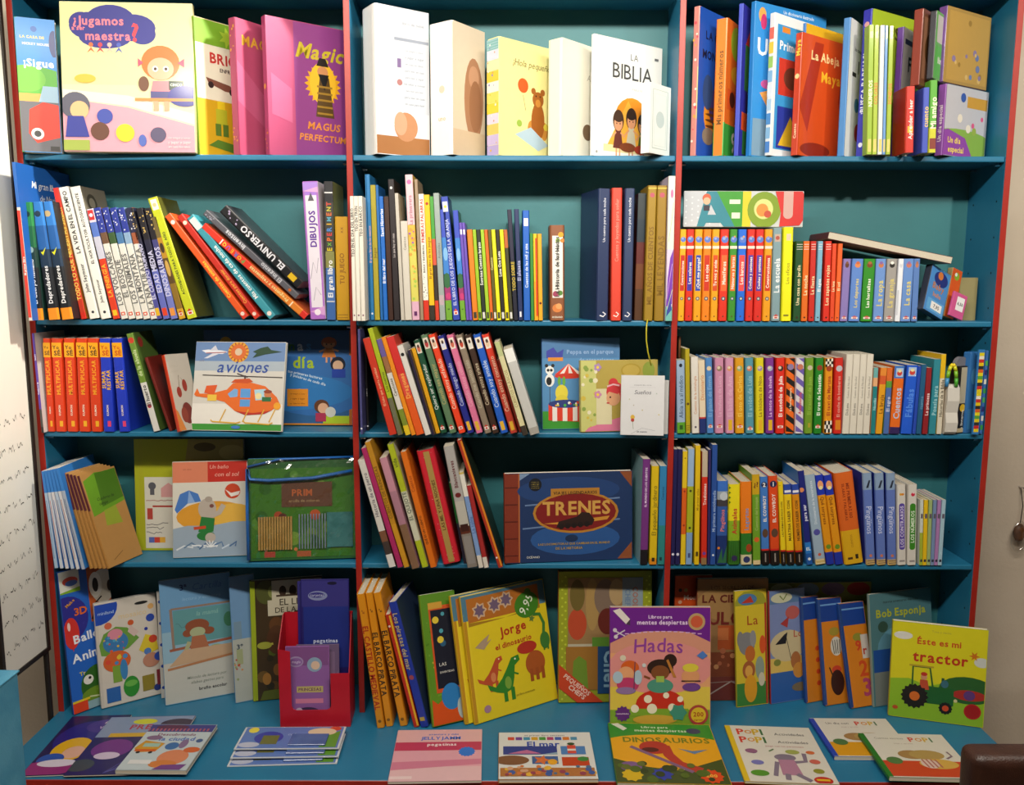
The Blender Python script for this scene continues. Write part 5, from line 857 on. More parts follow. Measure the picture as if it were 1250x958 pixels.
tin((1139, 98), (1153, 97), (1140, 12), .016, 'green and silver hinged tin standing on the green and yellow book', '68b058', '303038', at(1139, 96.5, -.05).z-ZS[1]+.002, lambda p: (p.r(.1, .55, .9, .95, 'c8c8c0'), p.r(.1, .05, .9, .5, '58b848'), p.t('libro', .5, .3, .7, .1, 'e8f0e0')), (-.046, .016))
def a_purple(p):
    p.r(0, .3, 1, .995, 'c0c0c8'); p.e(.4, .2, .8, .2, '88b048'); p.r(.5, .72, .98, .88, 'c89838'); p.p([(0, .005), (.7, .005), (.5, .28), (.1, .38), (0, .36)], '9048a8'); p.t('Un día', .25, .23, .32, .09, 'f0d858'); p.t('especial', .3, .1, .42, .09, 'f0d858'); blobs(p, 5, .3, .9, .3, .6, .06, ('d85888', 'e8e0d0', '98b048'), 2); p.ci(.4, .85, .06, '3858a8')
pk = F((1150, 190), (1201, 190), (1151, 102), .022, 'square purple story book under the golden tin', a_purple, cols='9050a8', cover='a0b0b8', Y=(-.02, .075), tilt=0, mat=M_SHINY, spine=lambda p: p.t('Un día especial', .5, .45, .6, .45, 'f0d8e8', d='u'))
tin((1151, 102), (1204, 101), (1153, 6), .022, 'golden brown purple-rimmed tin standing on the purple story book', 'a88848', '70488c', at(1150, 101, -.02).z-ZS[1]+.002, lambda p: (p.r(.06, .05, .96, .95, 'b8944c'), blobs(p, 14, .12, .9, .1, .9, .045, ('8878a0', 'd0b070', '987838', '6878a8'), 9)), (-.02, .075))
# ================================================================ second shelf, turned-out things
CUR[:] = [2, 'R']
def a_vowels(p):
    p.r(0, 0, .3, 1, 'b4b8be'); [p.ci(.02+.05*(i % 6), .1+.16*(i//6)+(.08 if i % 2 else 0), .008, 'd0d4d8', 6) for i in range(30)]
    p.p([(.11, 0), (.19, .995), (.25, .995), (.41, 0), (.34, 0), (.31, .12), (.19, .12), (.17, 0)], '2a7c8c'); p.p([(.2, .34), (.25, .34), (.27, .34), (.225, .62)], 'b4b8be')
    p.e(.19, .8, .036, .12, 'c05838'); p.e(.19, .72, .03, .1, 'd8a888'); p.r(.165, .45, .215, .6, '302838')
    p.p([(.245, .995), (.52, .995), (.52, 0), (.42, 0)], '389028'); p.p([(.245, .995), (.27, .995), (.43, 0), (.41, 0)], '2a7c8c'); p.r(.38, .64, .47, .76, 'd8e0c8'); p.r(.40, .24, .47, .40, 'd8e0c8'); p.r(.49, 0, .56, .995, 'd0c020')
    p.e(.67, .48, .14, .50, '78941c'); p.e(.665, .5, .08, .28, 'c8d080'); p.e(.655, .47, .05, .18, 'd08838'); p.e(.70, .36, .03, .1, 'b84830')
    p.p([(.76, .995), (.985, .995), (.998, .9), (.998, .2), (.97, .05), (.8, .02), (.81, .4)], 'c82420'); p.r(.83, .35, .91, .995, 'c8a098'); p.e(.87, .35, .04, .12, 'c8a098')
F((834, 279), (980, 279), (833, 233), .010, 'wide vowel board with big coloured letters resting on the toddler hardbacks', a_vowels, cols='b8bcc0', cover='c0c4c4', Y=(.045, .045), tilt=1, k='box', name='vowel_board', cat='board', zb=at(960, 276.5, -.004).z-ZS[2]+.001)
# big thin book lying askew over the red spines and the board books
pA, pB = at(1010, 291, -.006), at(1161, 322, -.006)
dv = pB-pA; L_ = dv.length; an = math.atan2(dv.z, dv.x)
Mx = Matrix.Translation(pA+Vector((0, .13, 0))) @ Matrix.Rotation(-an, 4, 'Y') @ Matrix.Rotation(math.pi/2, 4, 'X')
lb = empty('hardback', 'large maroon book lying askew across the red spines and board books, second shelf, beige-wall bay', 'book', None, Mx)
book_parts(lb, L_, .017, .13, '5a2028', '8a6a58', None, 'paper', M_COVER)
def die_cut(bl, br, tl, t, ds, art, face, side, Y, tilt, roll, name='board_book'):
    r = F(bl, br, tl, t, ds, art, cols=side, cover=face, Y=Y, tilt=tilt, k='box', name=name)
    w_ = r.children[0].data.vertices; w_ = max(v.co.x for v in w_)
    r.matrix_world = Matrix.Translation((0, 0, w_*math.sin(math.radians(roll)))) @ r.matrix_world @ Matrix.Rotation(math.radians(roll), 4, 'Y'); return r
die_cut((1126, 392), (1150, 392), (1122, 332), .020, 'sky blue rounded board book, tilted, printed with a dark dome', lambda p: (p.e(.55, .78, .35, .16, '20307c'), p.ci(.5, .85, .13, 'd07838'), p.t('Baby', .5, .6, .8, .14, 'c07838'), p.t('baño', .5, .42, .7, .1, 'd08848'), p.r(.1, .05, .95, .3, '60a8e0'), p.r(.3, .1, .85, .26, 'f0f0f0'), p.t('7,95', .58, .18, .4, .08, '303030')), '4a8cd0', '2a3040', (-.02, .02), 6, 22)
die_cut((1152, 392), (1164, 392), (1155, 329), .016, 'orange rounded board book leaning behind the sky blue one', lambda p: (p.ci(.5, .85, .25, '8ab030'), p.ci(.4, .88, .12, 'f0f0e8')), 'd85818', 'a89868', (.03, .05), 3, 16)
F((1168, 392), (1190, 392), (1168, 339), .022, 'beige board book standing at the end of the row', None, cols='b0a468', cover='8c8458', Y=(.07, .06), tilt=0, k='board', name='board_book')
die_cut((1158, 386), (1175, 386), (1158, 361), .006, 'pink price-tagged card in front of the beige board book', lambda p: (p.r(.3, .3, .85, .85, 'f0f0f0'), p.t('6,50', .58, .58, .4, .2, '303030')), 'd05890', 'c04880', (.01, .03), 4, 18, 'board_book')
# ================================================================ third shelf, turned-out things
CUR[:] = [3, 'L']
def a_cherry(p):
    scribble(p, .1, .5, .84, 14, 'a09888', 2, .02); scribble(p, .1, .45, .77, 14, 'a09888', 3, .02)
    p.l([(.35, .55), (.42, .72), (.6, .62)], .02, '504030'); p.e(.32, .5, .10, .07, '8c2818'); p.e(.6, .58, .10, .08, '8c2818'); p.e(.5, .22, .22, .14, '6a2018'); p.e(.36, .2, .14, .1, '803020'); p.p([(0, .0), (.3, .0), (.1, .25), (0, .3)], 'c87830')
S(216, 224.5, 181.5, 436.5, 'd8401c', 'white book with red cherries and an orange-red spine, leaning', k='hard', name='picture_book', yaw=-40, dep=.062, cover='b4aca0', yf=-.012, art=a_cherry)
def a_planes(p):
    p.r(0, .76, 1, .995, '6888b8'); p.r(0, .66, 1, .78, 'a8b4c0'); p.r(0, .3, 1, .67, 'd0ccc4'); p.r(0, .07, 1, .3, 'e4e0d8'); p.r(0, .005, 1, .075, '389030')
    p.p([(.07, .9), (.14, .91), (.3, .90), (.36, .885), (.3, .86), (.12, .87)], 'e8e8f0'); p.p([(.2, .87), (.1, .81), (.14, .81), (.26, .86)], 'd8d8e4'); p.p([(.16, .9), (.22, .96), (.25, .9)], 'd0d0dc'); p.p([(.12, .875), (.34, .885), (.34, .875), (.12, .865)], 'a05050')
    p.ci(.48, .885, .115, 'e0a018'); p.ci(.48, .885, .085, 'd86820'); p.ci(.48, .885, .04, 'd8c0a0')
    for i in range(16): a = i*.3927; p.l([(.48+.085*math.cos(a), .885+.085*math.sin(a)*.98), (.48+.115*math.cos(a), .885+.115*math.sin(a)*.98)], .012, 'a84010')
    p.p([(.64, .89), (.72, .93), (.8, .95), (.84, .91), (.96, .89), (.84, .87), (.78, .86), (.64, .82), (.68, .87)], '184028')
    p.t('Los', .08, .79, .08, .03, '8888a0', 0, .3); p.t('aviones', .53, .72, .78, .15, '24489c', 0, .25)
    p.l([(.1, .62), (.98, .60)], .010, '302828'); p.l([(.57, .62), (.57, .57)], .02, '403030'); p.l([(.48, .64), (.6, .6)], .012, '403030')
    p.p([(.02, .40), (.05, .47), (.08, .41), (.2, .41), (.38, .46), (.44, .53), (.6, .55), (.8, .50), (.93, .38), (.97, .3), (.88, .23), (.68, .20), (.48, .22), (.36, .32), (.2, .36), (.04, .38)], 'e06818'); p.p([(.13, .42), (.15, .5), (.27, .51), (.24, .40)], 'd85418'); p.r(.17, .33, .27, .4, 'e8c040')
    p.p([(.42, .54), (.46, .575), (.62, .585), (.66, .55), (.6, .53)], 'c84c14'); p.p([(.39, .41), (.46, .47), (.5, .46), (.5, .38), (.42, .37)], '78a8d8'); p.r(.53, .27, .64, .47, '5898d8'); p.r(.53, .35, .64, .37, 'e06818'); p.p([(.68, .46), (.8, .47), (.88, .36), (.7, .34)], 'a8d0e0'); p.ci(.73, .39, .035, 'e8d8a0'); p.ci(.83, .41, .04, 'c87848'); p.r(.77, .33, .87, .38, '206838'); p.e(.83, .44, .045, .02, '903818'); p.ci(.94, .28, .04, 'e8a020'); p.p([(.48, .22), (.68, .20), (.88, .23), (.8, .19), (.6, .175)], 'b82818')
    for a in (.3, .55, .72, .84): p.l([(a+.08, .24), (a+.02, .1)], .012, 'd8a838')
    p.l([(.22, .12), (.24, .10), (.5, .085), (.55, .10)], .014, 'd8a838'); p.l([(.58, .11), (.6, .09), (.86, .075), (.9, .095)], .014, 'd8a838'); p.e(.5, .04, .05, .018, '3878c0')
F((232, 527), (343.5, 529.5), (247, 417), .012, 'white airplane book with an orange helicopter and blue script title', a_planes, cols='d8d8d8', cover='d8d4cc', Y=(.004, -.012), tilt=15, k='hard')
def a_dia(p):
    p.r(.01, .005, .99, .02, 'd88820'); p.r(.975, .005, .995, .99, 'b06020'); p.r(.01, .02, .975, .99, '2c5c8c'); p.e(.75, .45, .4, .35, '3068a8'); p.e(.5, .35, .5, .2, '2c74b4')
    for i, (c, k_) in enumerate(zip('buenas', ('d0a028', 'c06030', 'c03838', '407838', 'c8d0d8', '3888c8'))): p.t(c, .42+.057*i, .82+.003*i, .06, .11, k_)
    p.t('día', .67, .66, .16, .13, 'a0b828'); p.t('tus primeras lecturas', .68, .53, .28, .03, 'c8d8e8', 1, 0, rot=-12); p.t('y palabras de cada día', .70, .48, .3, .03, 'c8d8e8', 1, 0, rot=-16)
    girl(p, .84, .8, .4, 'b05830', 'c07030'); p.ci(.9, .64, .05, '101428'); p.ci(.9, .625, .035, 'd8b090'); p.r(.86, .5, .95, .59, '2040a0'); p.r(.56, .2, .7, .38, 'd88820'); text_rows(p, .63, .33, .12, 3, .05, '704010')
    p.r(.8, .02, .975, .1, 'a8c028'); p.e(.79, .2, .05, .07, '603820'); p.ci(.8, .18, .035, 'd8a888'); p.r(.75, .04, .82, .13, 'a83050'); p.ci(.85, .14, .035, 'c8c8c0')
    p.ci(.15, .86, .04, 'd0a028')
F((249, 525), (431, 525), (251, 402), .014, 'large blue box with a child picture behind the airplane book', a_dia, cols='b06828', cover='305c88', Y=(.092, .088), tilt=6, k='box', mat=M_SHINY)
CUR[:] = [3, 'M']
def a_park(p):
    p.r(0, .0, 1, .2, '389028'); p.r(0, .2, 1, .78, '5088b8'); p.p([(.06, .78), (.06, .86), (.15, .9), (.2, .84), (.28, .88), (.26, .77)], '3840a0'); p.r(.08, .75, .27, .79, 'd88828')
    p.t('Peppa en el parque', .62, .85, .6, .07, '8aa8d0', 1); p.t('de atracciones', .7, .76, .45, .05, '8aa8d0', 1)
    p.p([(.16, .6), (.34, .72), (.52, .6)], 'e8e0d8')
    for i in range(3): p.p([(.16+.12*i, .6), (.34, .72), (.22+.12*i, .6)], 'd83820')
    p.e(.34, .585, .18, .03, 'c83018'); p.ci(.1, .65, .055, 'e8e8e4'); p.ci(.06, .70, .022, '181818'); p.ci(.14, .70, .022, '181818'); p.ci(.08, .65, .018, '181818'); p.ci(.12, .65, .018, '181818'); p.e(.1, .54, .06, .07, 'e8e8e4'); p.e(.09, .53, .035, .045, '181818'); p.l([(.1, .47), (.1, .25)], .008, '404858')
    p.e(.25, .4, .08, .09, 'e0d040'); p.e(.25, .32, .08, .06, 'd8c838'); p.e(.22, .53, .02, .05, '68a838'); p.e(.28, .53, .02, .05, '68a838')
    p.p([(.08, .1), (.5, .08), (.5, .28), (.08, .28)], 'd83820')
    for i in range(3): p.r(.13+.13*i, .09, .19+.13*i, .27, 'e8e0d8')
    p.e(.3, .28, .22, .045, '283878'); blobs(p, 12, .12, .48, .26, .3, .018, ('d8c030', 'd84030', '48a840', 'e8e8e0'), 4)
F((662, 525), (757, 525), (658.5, 413), .012, 'blue fairground picture book with a panda and a striped tent', a_park, cols='305888', cover='4878a8', Y=(.035, .06), tilt=6)
def a_fairy(p):
    p.r(0, .0, .2, 1, 'c8c878'); blobs(p, 18, .03, .2, .05, .95, .03, ('88a048', 'e8e0c0', 'd0b848'), 5); p.p([(.05, .005), (.95, .005), (.9, .3), (.45, .18), (.1, .06)], 'd87898'); p.r(.2, .1, .4, .6, 'd8d0a8')
    p.e(.45, .55, .12, .14, 'c83038'); p.ci(.42, .68, .06, 'c83038'); p.e(.42, .47, .09, .11, 'd8a078'); p.p([(.33, .6), (.42, .66), (.5, .58), (.48, .52), (.36, .56)], 'd03840'); p.ci(.38, .48, .012, '301818', 8); p.l([(.34, .63), (.42, .66), (.5, .64)], .02, 'e8b8c0'); flower(p, .22, .9, .03, 'a888b8'); flower(p, .22, .52, .03, 'c888a8'); p.e(.35, .4, .02, .01, 'c03040')
    p.e(.65, .85, .13, .1, 'a89030'); p.e(.65, .85, .11, .08, 'b8a048'); p.e(.88, .85, .08, .12, '889838')
F((709, 525), (803, 524), (708.5, 440), .020, 'yellow storybook with a red-haired lady in a pink dress', a_fairy, cols='b8b060', cover='b09c48', Y=(-.002, .03), tilt=5, k='hard')
def a_dream(p):
    p.t('el pequeño libro de los', .5, .84, .4, .025, '888890', 0); p.t('Sueños', .5, .72, .38, .08, '606068', 0, .2); scribble(p, .2, .8, .8, 10, 'c0c0c4', 2, .003)
    p.e(.28, .3, .05, .04, 'd8b040'); p.e(.28, .25, .04, .03, 'b03838'); p.l([(.28, .24), (.3, .1)], .008, '608040'); p.l([(.25, .02), (.5, .12), (.8, .08)], .006, '9898a0'); [p.star(u, v, .02, 5, c) for u, v, c in ((.2, .6, 'b8b890'), (.82, .7, 'a8b8a8'), (.88, .35, 'd8c860'), (.5, .42, 'c0b070'), (.3, .5, 'b8b0a0'))]; p.t('un cuento', .5, .06, .25, .03, '606068')
F((757, 525.5), (810, 532), (756, 458), .010, 'small white starred story book in front of the yellow one', a_dream, cols='d8d8d8', cover='d8d8da', Y=(-.03, -.042), tilt=4, k='hard')
F((795, 527), (815, 529), (795, 464), .010, 'small white book standing close behind its starred twin', None, cols='c8c8c8', cover='c8c8c8', Y=(-.014, -.020), tilt=4, k='hard')
CUR[:] = [3, 'R']
# toy roll with a rainbow rim, dome case, patterned boxes
tr = empty('carry_case', 'white rounded carry case with a rainbow handle, third shelf, beige-wall bay', 'case', None, Matrix.Translation((xz(1153, ZS[3], -.01), -.01, ZS[3]+.0005)))
def ring_mesh(name, prof, w, cols, parent, x0=0):
    n = len(prof); vs = [(x0+dx*w, -b, z) for dx in (0, 1) for b, z in prof]; fs = [(i, (i+1) % n, n+(i+1) % n, n+i) for i in range(n)]+[tuple(range(n))[::-1], tuple(range(n, 2*n))]
    c = cols if isinstance(cols, list) else [cols]*len(fs)
    return mesh(name, vs, fs, M_COVER, parent, [lin(x) for x in c])
hh = at(1160, 470, -.01).z-ZS[3]
rr = [(-.10, 0), (-.006, 0), (0, .006), (.003, .03), (-.003, .055), (.003, .085), (0, hh-.008), (-.008, hh), (-.10, hh)]
ring_mesh('case_shell', rr, .030, 'd0ccc4', tr)
hc = at(1160, 443, -.01).z-ZS[3]
seg = []
for i in range(9):
    a = math.pi*i/8; seg.append((.008+.012*math.cos(a), 0, hh-.004+(hc-hh)*math.sin(a)))
for i, c in enumerate(('48a030', '78b028', 'c8c820', 'e8d020', 'e8d020', 'c8c820', '78b028', '3888c0')):
    m_ = paint('handle_'+c, c, c, .4, 10, 0); tube('handle_segment', [seg[i], seg[i+1]], .0045, m_, tr, 8)
dc = F((1167, 529), (1178, 528), (1168, 447), .03, 'black case with a grey dome top and a yellow badge', lambda p: (p.r(.1, .45, .9, .98, 'b8b098'), p.ci(.5, .38, .3, 'e0b818'), p.t('la linterna', .5, .2, .3, .5, 'd8d8d0', d='u'), p.r(.05, .02, .95, .08, 'c8b890')), cols='201c1c', cover='181414', Y=(-.004, .01), tilt=0, k='box', name='toy_case', cat='case')
bm = bmesh.new(); bmesh.ops.create_cone(bm, cap_ends=True, segments=20, radius1=.022, radius2=.022, depth=.012, matrix=Matrix.Translation((.012, .012, at(1175, 447, 0).z-ZS[3]+.001)) @ Matrix.Rotation(math.pi/2, 4, 'X'))
for v in bm.verts: v.co.z = max(v.co.z, at(1175, 447, 0).z-ZS[3])
dome = bmobj('dome', bm, paint('grey_dome', '686870', '787880', .4, 20, 0), dc)
def strips(p):
    cs = ('e0c818', 'c82828', '303030', 'e0c818', '58a038', 'e0d020', 'd86020', '282828', 'e0c010', 'c83028', 'e8e0d0', 'd8c818')
    for i in range(24): p.r(.12, .03+.039*i, .88, .068+.039*i, cs[i % 12])
F((1187, 530), (1194.8, 529), (1194, 427), .006, 'striped slim game box with yellow, red and black bands', strips, cols='3078b8', cover='3078b8', Y=(-.012, -.010), tilt=0, k='box', name='game_box', cat='box')
F((1178.5, 529), (1188, 529), (1181, 430), .02, 'blue game box beside the black case', lambda p: (p.r(.1, .05, .9, .3, '4890c8'), p.e(.5, .7, .3, .1, '58a0d0')), cols='2868a8', cover='3878b8', Y=(.0, .02), tilt=0, k='box', name='game_box', cat='box')
F((1195.6, 529), (1199.2, 529), (1203, 428), .006, 'slim blue and green game box touching the upright', lambda p: [p.r(.1, .05+.11*i, .9, .11+.11*i, ('389848', 'd8d8d0', '282870', '48a858')[i % 4]) for i in range(8)], cols='3868a8', cover='3868b0', Y=(-.004, -.003), tilt=0, k='box', name='game_box', cat='box')
# ================================================================ fourth shelf, turned-out things
CUR[:] = [4, 'L']
def a_page(p):
    p.r(.04, .1, .08, 1, 'a8a820'); p.r(.09, .02, .6, .66, 'd4d0c4'); p.ci(.16, .58, .035, '585860'); p.r(.14, .5, .18, .55, '585860'); p.p([(.24, .48), (.24, .56), (.31, .61), (.38, .56), (.38, .48)], 'd09898'); scribble(p, .1, .5, .45, 20, 'a06060', 3, .004); p.r(.16, .39, .6, .405, 'a83028'); p.r(.11, .28, .16, .38, 'b04038')
    scribble(p, .1, .3, .24, 8, '686868', 4); scribble(p, .1, .26, .2, 8, '686868', 5); scribble(p, .1, .24, .16, 8, '686868', 6)
    for i, c in enumerate(('5868b0', 'c84030', 'e0a838')): p.r(.12+.05*i, .07, .17+.05*i, .12, c)
    p.p([(.45, .68), (1, .68), (1, 1), (.5, 1)], '988848'); p.e(.65, .93, .1, .04, '584820'); p.e(.9, .88, .12, .07, 'b0a060')
F((166.5, 669), (299, 668), (163, 536), .012, 'lime yellow folder with a white worksheet behind the bear book', a_page, cols='b0a81c', cover='a8ac1c', Y=(.095, .098), tilt=4, k='paper', name='folder')
def a_swim(p):
    p.r(0, .78, .47, .995, 'd88060'); p.r(.47, .78, 1, .995, 'c03024'); p.t('Un baño', .62, .94, .25, .045, 'e8a898', 0, .2); p.t('un oso', .2, .92, .25, .025, 'b06048', 0); p.t('con el sol', .72, .86, .42, .05, 'e8a898', 0, .2); p.r(0, .3, 1, .78, 'd8d4c8')
    p.p([(.03, .5), (.1, .66), (.22, .70), (.34, .66), (.38, .58), (.2, .56), (.06, .46)], '4878c0'); p.p([(.22, .70), (.2, .56), (.3, .57)], '88a8d8'); p.ci(.8, .68, .105, 'c84828'); p.p([(.7, .7), (.78, .66), (.9, .68), (.88, .64), (.78, .62)], 'e8e0d8')
    p.e(.55, .42, .5, .16, 'd89830'); p.e(.8, .42, .3, .13, 'e0b048'); p.p([(.0, .3), (.2, .33), (.5, .32), (.8, .36), (1, .36), (1, 0.005), (0, .005)], '98a8b8'); [p.l([(.05+.1*i, .08+.02*(i % 3)), (.15+.1*i, .12+.03*(i % 2)), (.27+.08*i, .1)], .02, c) for i, c in enumerate(('d8dce0', '587898', 'e0e4e8', '486890', 'd0d8e0', '5878a0', 'c8d4e0', '4a6c98'))]
    p.e(.46, .5, .12, .11, 'b8aca0'); p.e(.48, .60, .05, .03, 'a89c90'); p.e(.52, .53, .03, .02, '784840'); p.l([(.5, .42), (.62, .46), (.68, .54)], .07, 'b8aca0'); p.p([(.34, .26), (.54, .26), (.56, .4), (.38, .42)], '2c7838'); p.e(.44, .22, .12, .05, '2c7838'); p.l([(.28, .3), (.44, .31)], .04, 'c84828'); p.e(.5, .2, .07, .05, 'b8aca0'); [p.l([(.5, .1), (.5+.1*math.cos(a), .1+.07*math.sin(a))], .012, 'f0f0f0') for a in (.2, .7, 1.2, 1.7, 2.2, 2.8)]
F((211, 676), (303, 669), (206.6, 564), .012, 'bathing bear picture book with a blue parasol and a striped ball', a_swim, cols='d8d0c0', cover='d0ccc0', mat=M_SHINY, k='hard', Y=(.03, .055), tilt=9)
def a_pack(p):
    p.r(.03, .03, .99, .9, '3f7c1c'); blobs(p, 26, .08, .95, .12, .85, .06, ('2f6818', '58902c', '508828', '78a038'), 6); blobs(p, 6, .1, .9, .05, .12, .03, ('c85838', 'd88048', '388028'), 7); p.r(.31, .52, .78, .76, '6a4430'); p.t('PRIM', .5, .66, .2, .07, 'c86838'); p.t('arcilla de colores', .52, .58, .3, .03, 'a88860'); p.ci(.62, .44, .05, 'c85828'); p.ci(.28, .44, .04, 'b04820'); p.ci(.32, .42, .04, '602818'); p.r(.05, .03, .95, .09, '387c20'); p.r(.15, .035, .25, .09, 'b84838'); p.r(.45, .035, .58, .09, 'b86038')
pk = F((303, 682), (435, 675), (298.5, 560), .018, 'clear craft bag with a blue rim and wooden sticks', a_pack, cols='2868a8', cover='2c6430', k='box', name='craft_bag', cat='bag', Y=(.0, .03), tilt=9, mat=M_COVER)
pw = (on(435, 675, ZS[4])-on(303, 682, ZS[4])).length; bb = [o for o in pk.children if o.name.startswith('case')][0].dimensions
PW, PH = bb.x, bb.z
M_STICK = paint('wooden_stick', 'b08840', 'c8a058', .6, 30, .05); M_SILV = paint('silver_stick', '70809c', '98a4bc', .35, 30, .05); M_FOIL = paint('teal_foil', '2f7070', '4a8888', .3, 40, .3)
for i in range(13): u = .105+.0245*i; cyl('wooden_stick', (u*PW, -.0045, .11*PH), (u*PW, -.0045, .43*PH), .0028, M_STICK, pk, 8)
for i in range(10): u = .475+.0265*i; box('silver_stick', (u*PW-.0014, -.006, .11*PH), (u*PW+.0014, -.002, .45*PH), M_SILV, pk, .0004)
box('foil_sheet', (.73*PW, -.004, .12*PH), (.97*PW, -.001, .46*PH), M_FOIL, pk)
M_RIM = paint('blue_zip_rim', '1c60b0', '2a70c0', .4, 12, .02)
tube('zip_rim', [(.01*PW, -.006, .02*PH), (.0, -.006, .5*PH), (.0, -.004, .9*PH), (.03*PW, -.008, .80*PH), (.2*PW, -.009, .785*PH), (.6*PW, -.009, .80*PH), (.97*PW, -.008, .865*PH)], .0045, M_RIM, pk, 8)
tube('zip_edge', [(.0, -.004, .92*PH), (.3*PW, -.006, .99*PH), (.98*PW, -.004, 1.0*PH)], .003, M_RIM, pk, 8)
vs, fs = [], []; NX, NZ = 26, 20; q_ = random.Random(11)
for j in range(NZ+1):
    for i in range(NX+1):
        u, v = i/NX, j/NZ; e_ = min(u, 1-u, v, 1-v)
        vs.append(((.005+.99*u)*PW, -.010-.006*min(1, e_*6)+q_.uniform(-.0016, .0016), (.03+.96*v)*PH))
for j in range(NZ):
    for i in range(NX): a = j*(NX+1)+i; fs.append((a, a+1, a+NX+2, a+NX+1))
mesh('plastic_film', vs, fs, M_FILM, pk)
CUR[:] = [4, 'M']
def a_train(p):
    p.r(0, .0, .115, 1, '7a2c18'); p.r(.11, .0, .12, 1, 'a86030'); p.r(.12, .005, .995, .995, '16305c'); p.e(.55, .25, .35, .18, '24508c'); p.e(.5, .8, .4, .15, '1c3c70')
    p.p([(.12, .92), (.12, .995), (.2, .995)], '7890b0'); p.p([(.9, .995), (.995, .995), (.995, .82)], '8a4824'); p.p([(.88, .01), (.995, .01), (.995, .2)], '8a4824'); p.ci(.24, .87, .05, '0c1018'); text_rows(p, .24, .9, .07, 4, .022, 'b8a040', .014)
    p.l([(.16, .64), (.9, .70)], .012, '6078a0'); p.l([(.14, .38), (.9, .46)], .012, '6078a0')
    p.e(.555, .55, .335, .235, 'b07828'); p.r(.36, .72, .74, .82, 'b07828'); p.e(.555, .55, .315, .21, '7a1614'); p.t('VIAJES LEGENDARIOS', .55, .77, .34, .04, '3a2008'); p.t('TRENES', .56, .60, .53, .20, 'c89848'); p.p([(.3, .43), (.55, .46), (.82, .5), (.8, .46), (.5, .41)], 'c88c30')
    p.p([(.4, .38), (.42, .45), (.56, .50), (.6, .55), (.66, .54), (.7, .46), (.68, .4)], '28140f'); [p.ci(.44+.05*i, .395+.005*i, .022, '180c0a') for i in range(5)]; p.t('LAS LOCOMOTORAS QUE CAMBIARON EL MUNDO', .54, .2, .56, .03, 'a88838'); p.t('DE LA HISTORIA', .5, .15, .35, .03, 'a88838'); p.t('OCÉANO', .22, .06, .1, .035, 'd8d8d0', 0); p.e(.52, .26, .05, .04, '142c50')
    for i in range(5): p.r(.005, .08+.19*i, .105, .09+.19*i, '5a1c10')
F((616, 690.5), (772, 683), (616, 578.5), .020, 'dark blue train book with a red oval plaque and gold capitals', a_train, cols='7a2c18', cover='16305c', k='hard', Y=(-.006, .035), tilt=5)
# ================================================================ bottom ledge, standing books
CUR[:] = [5, 'L']
def a_balloon(p):
    p.r(0, .005, 1, .995, '1c60c0'); p.e(.1, .66, .4, .16, '28288c'); p.r(.55, .6, 1, .995, 'b85420'); p.e(.85, .83, .25, .12, 'd8d0c0'); p.e(.7, .85, .13, .09, 'f0ece0'); p.e(.7, .85, .06, .05, '181818'); p.e(.98, .82, .05, .04, '181418'); p.l([(.65, .72), (.8, .76)], .03, '201810'); p.l([(.62, .7), (.78, .7)], .03, '201810'); p.p([(.55, .62), (.7, .72), (.68, .6)], '302018'); p.e(.75, .68, .12, .04, 'c86828')
    p.r(0, .84, .4, .995, 'd8d8cc'); p.e(.22, .92, .15, .03, 'c84838'); p.e(.24, .905, .12, .02, '4868b0'); p.p([(0, .84), (.4, .84), (.4, .87), (0, .85)], '78a828')
    p.t('Make', .17, .77, .2, .07, 'd89828', rot=35); p.t('3D', .36, .70, .25, .09, 'e06820'); p.e(.14, .56, .15, .11, 'd03028'); p.e(.1, .61, .03, .03, 'f0c8c0'); p.p([(.12, .46), (.16, .46), (.14, .43)], 'd03028')
    p.t('Balloon', .55, .52, .78, .12, 'e8ecf4', rot=4); p.t('Animals', .52, .39, .86, .12, 'e8ecf4', rot=4); p.t('Tree Frog', .45, .27, .5, .04, 'd8c828', rot=4); p.e(.55, .16, .35, .14, '286018'); p.e(.5, .1, .3, .05, '688c20'); p.ci(.36, .21, .10, 'e0e0d8'); p.ci(.66, .24, .10, 'a8b8a0'); p.ci(.39, .22, .03, '101010'); p.ci(.69, .25, .03, '101010'); p.l([(.35, .09), (.55, .075), (.75, .1)], .03, 'c8d0a0')
    p.r(0, .005, .3, .08, 'd84018'); p.r(.3, .005, 1, .06, '88a8b0'); p.r(0, .075, .35, .09, 'e0c020')
F((90, 874), (150, 851), (64, 699), .012, 'blue balloon modelling kit with a green frog, leaning at the upright', a_balloon, cols='184890', cover='1c60c0', tilt=6, k='box', name='balloon_kit', cat='box')
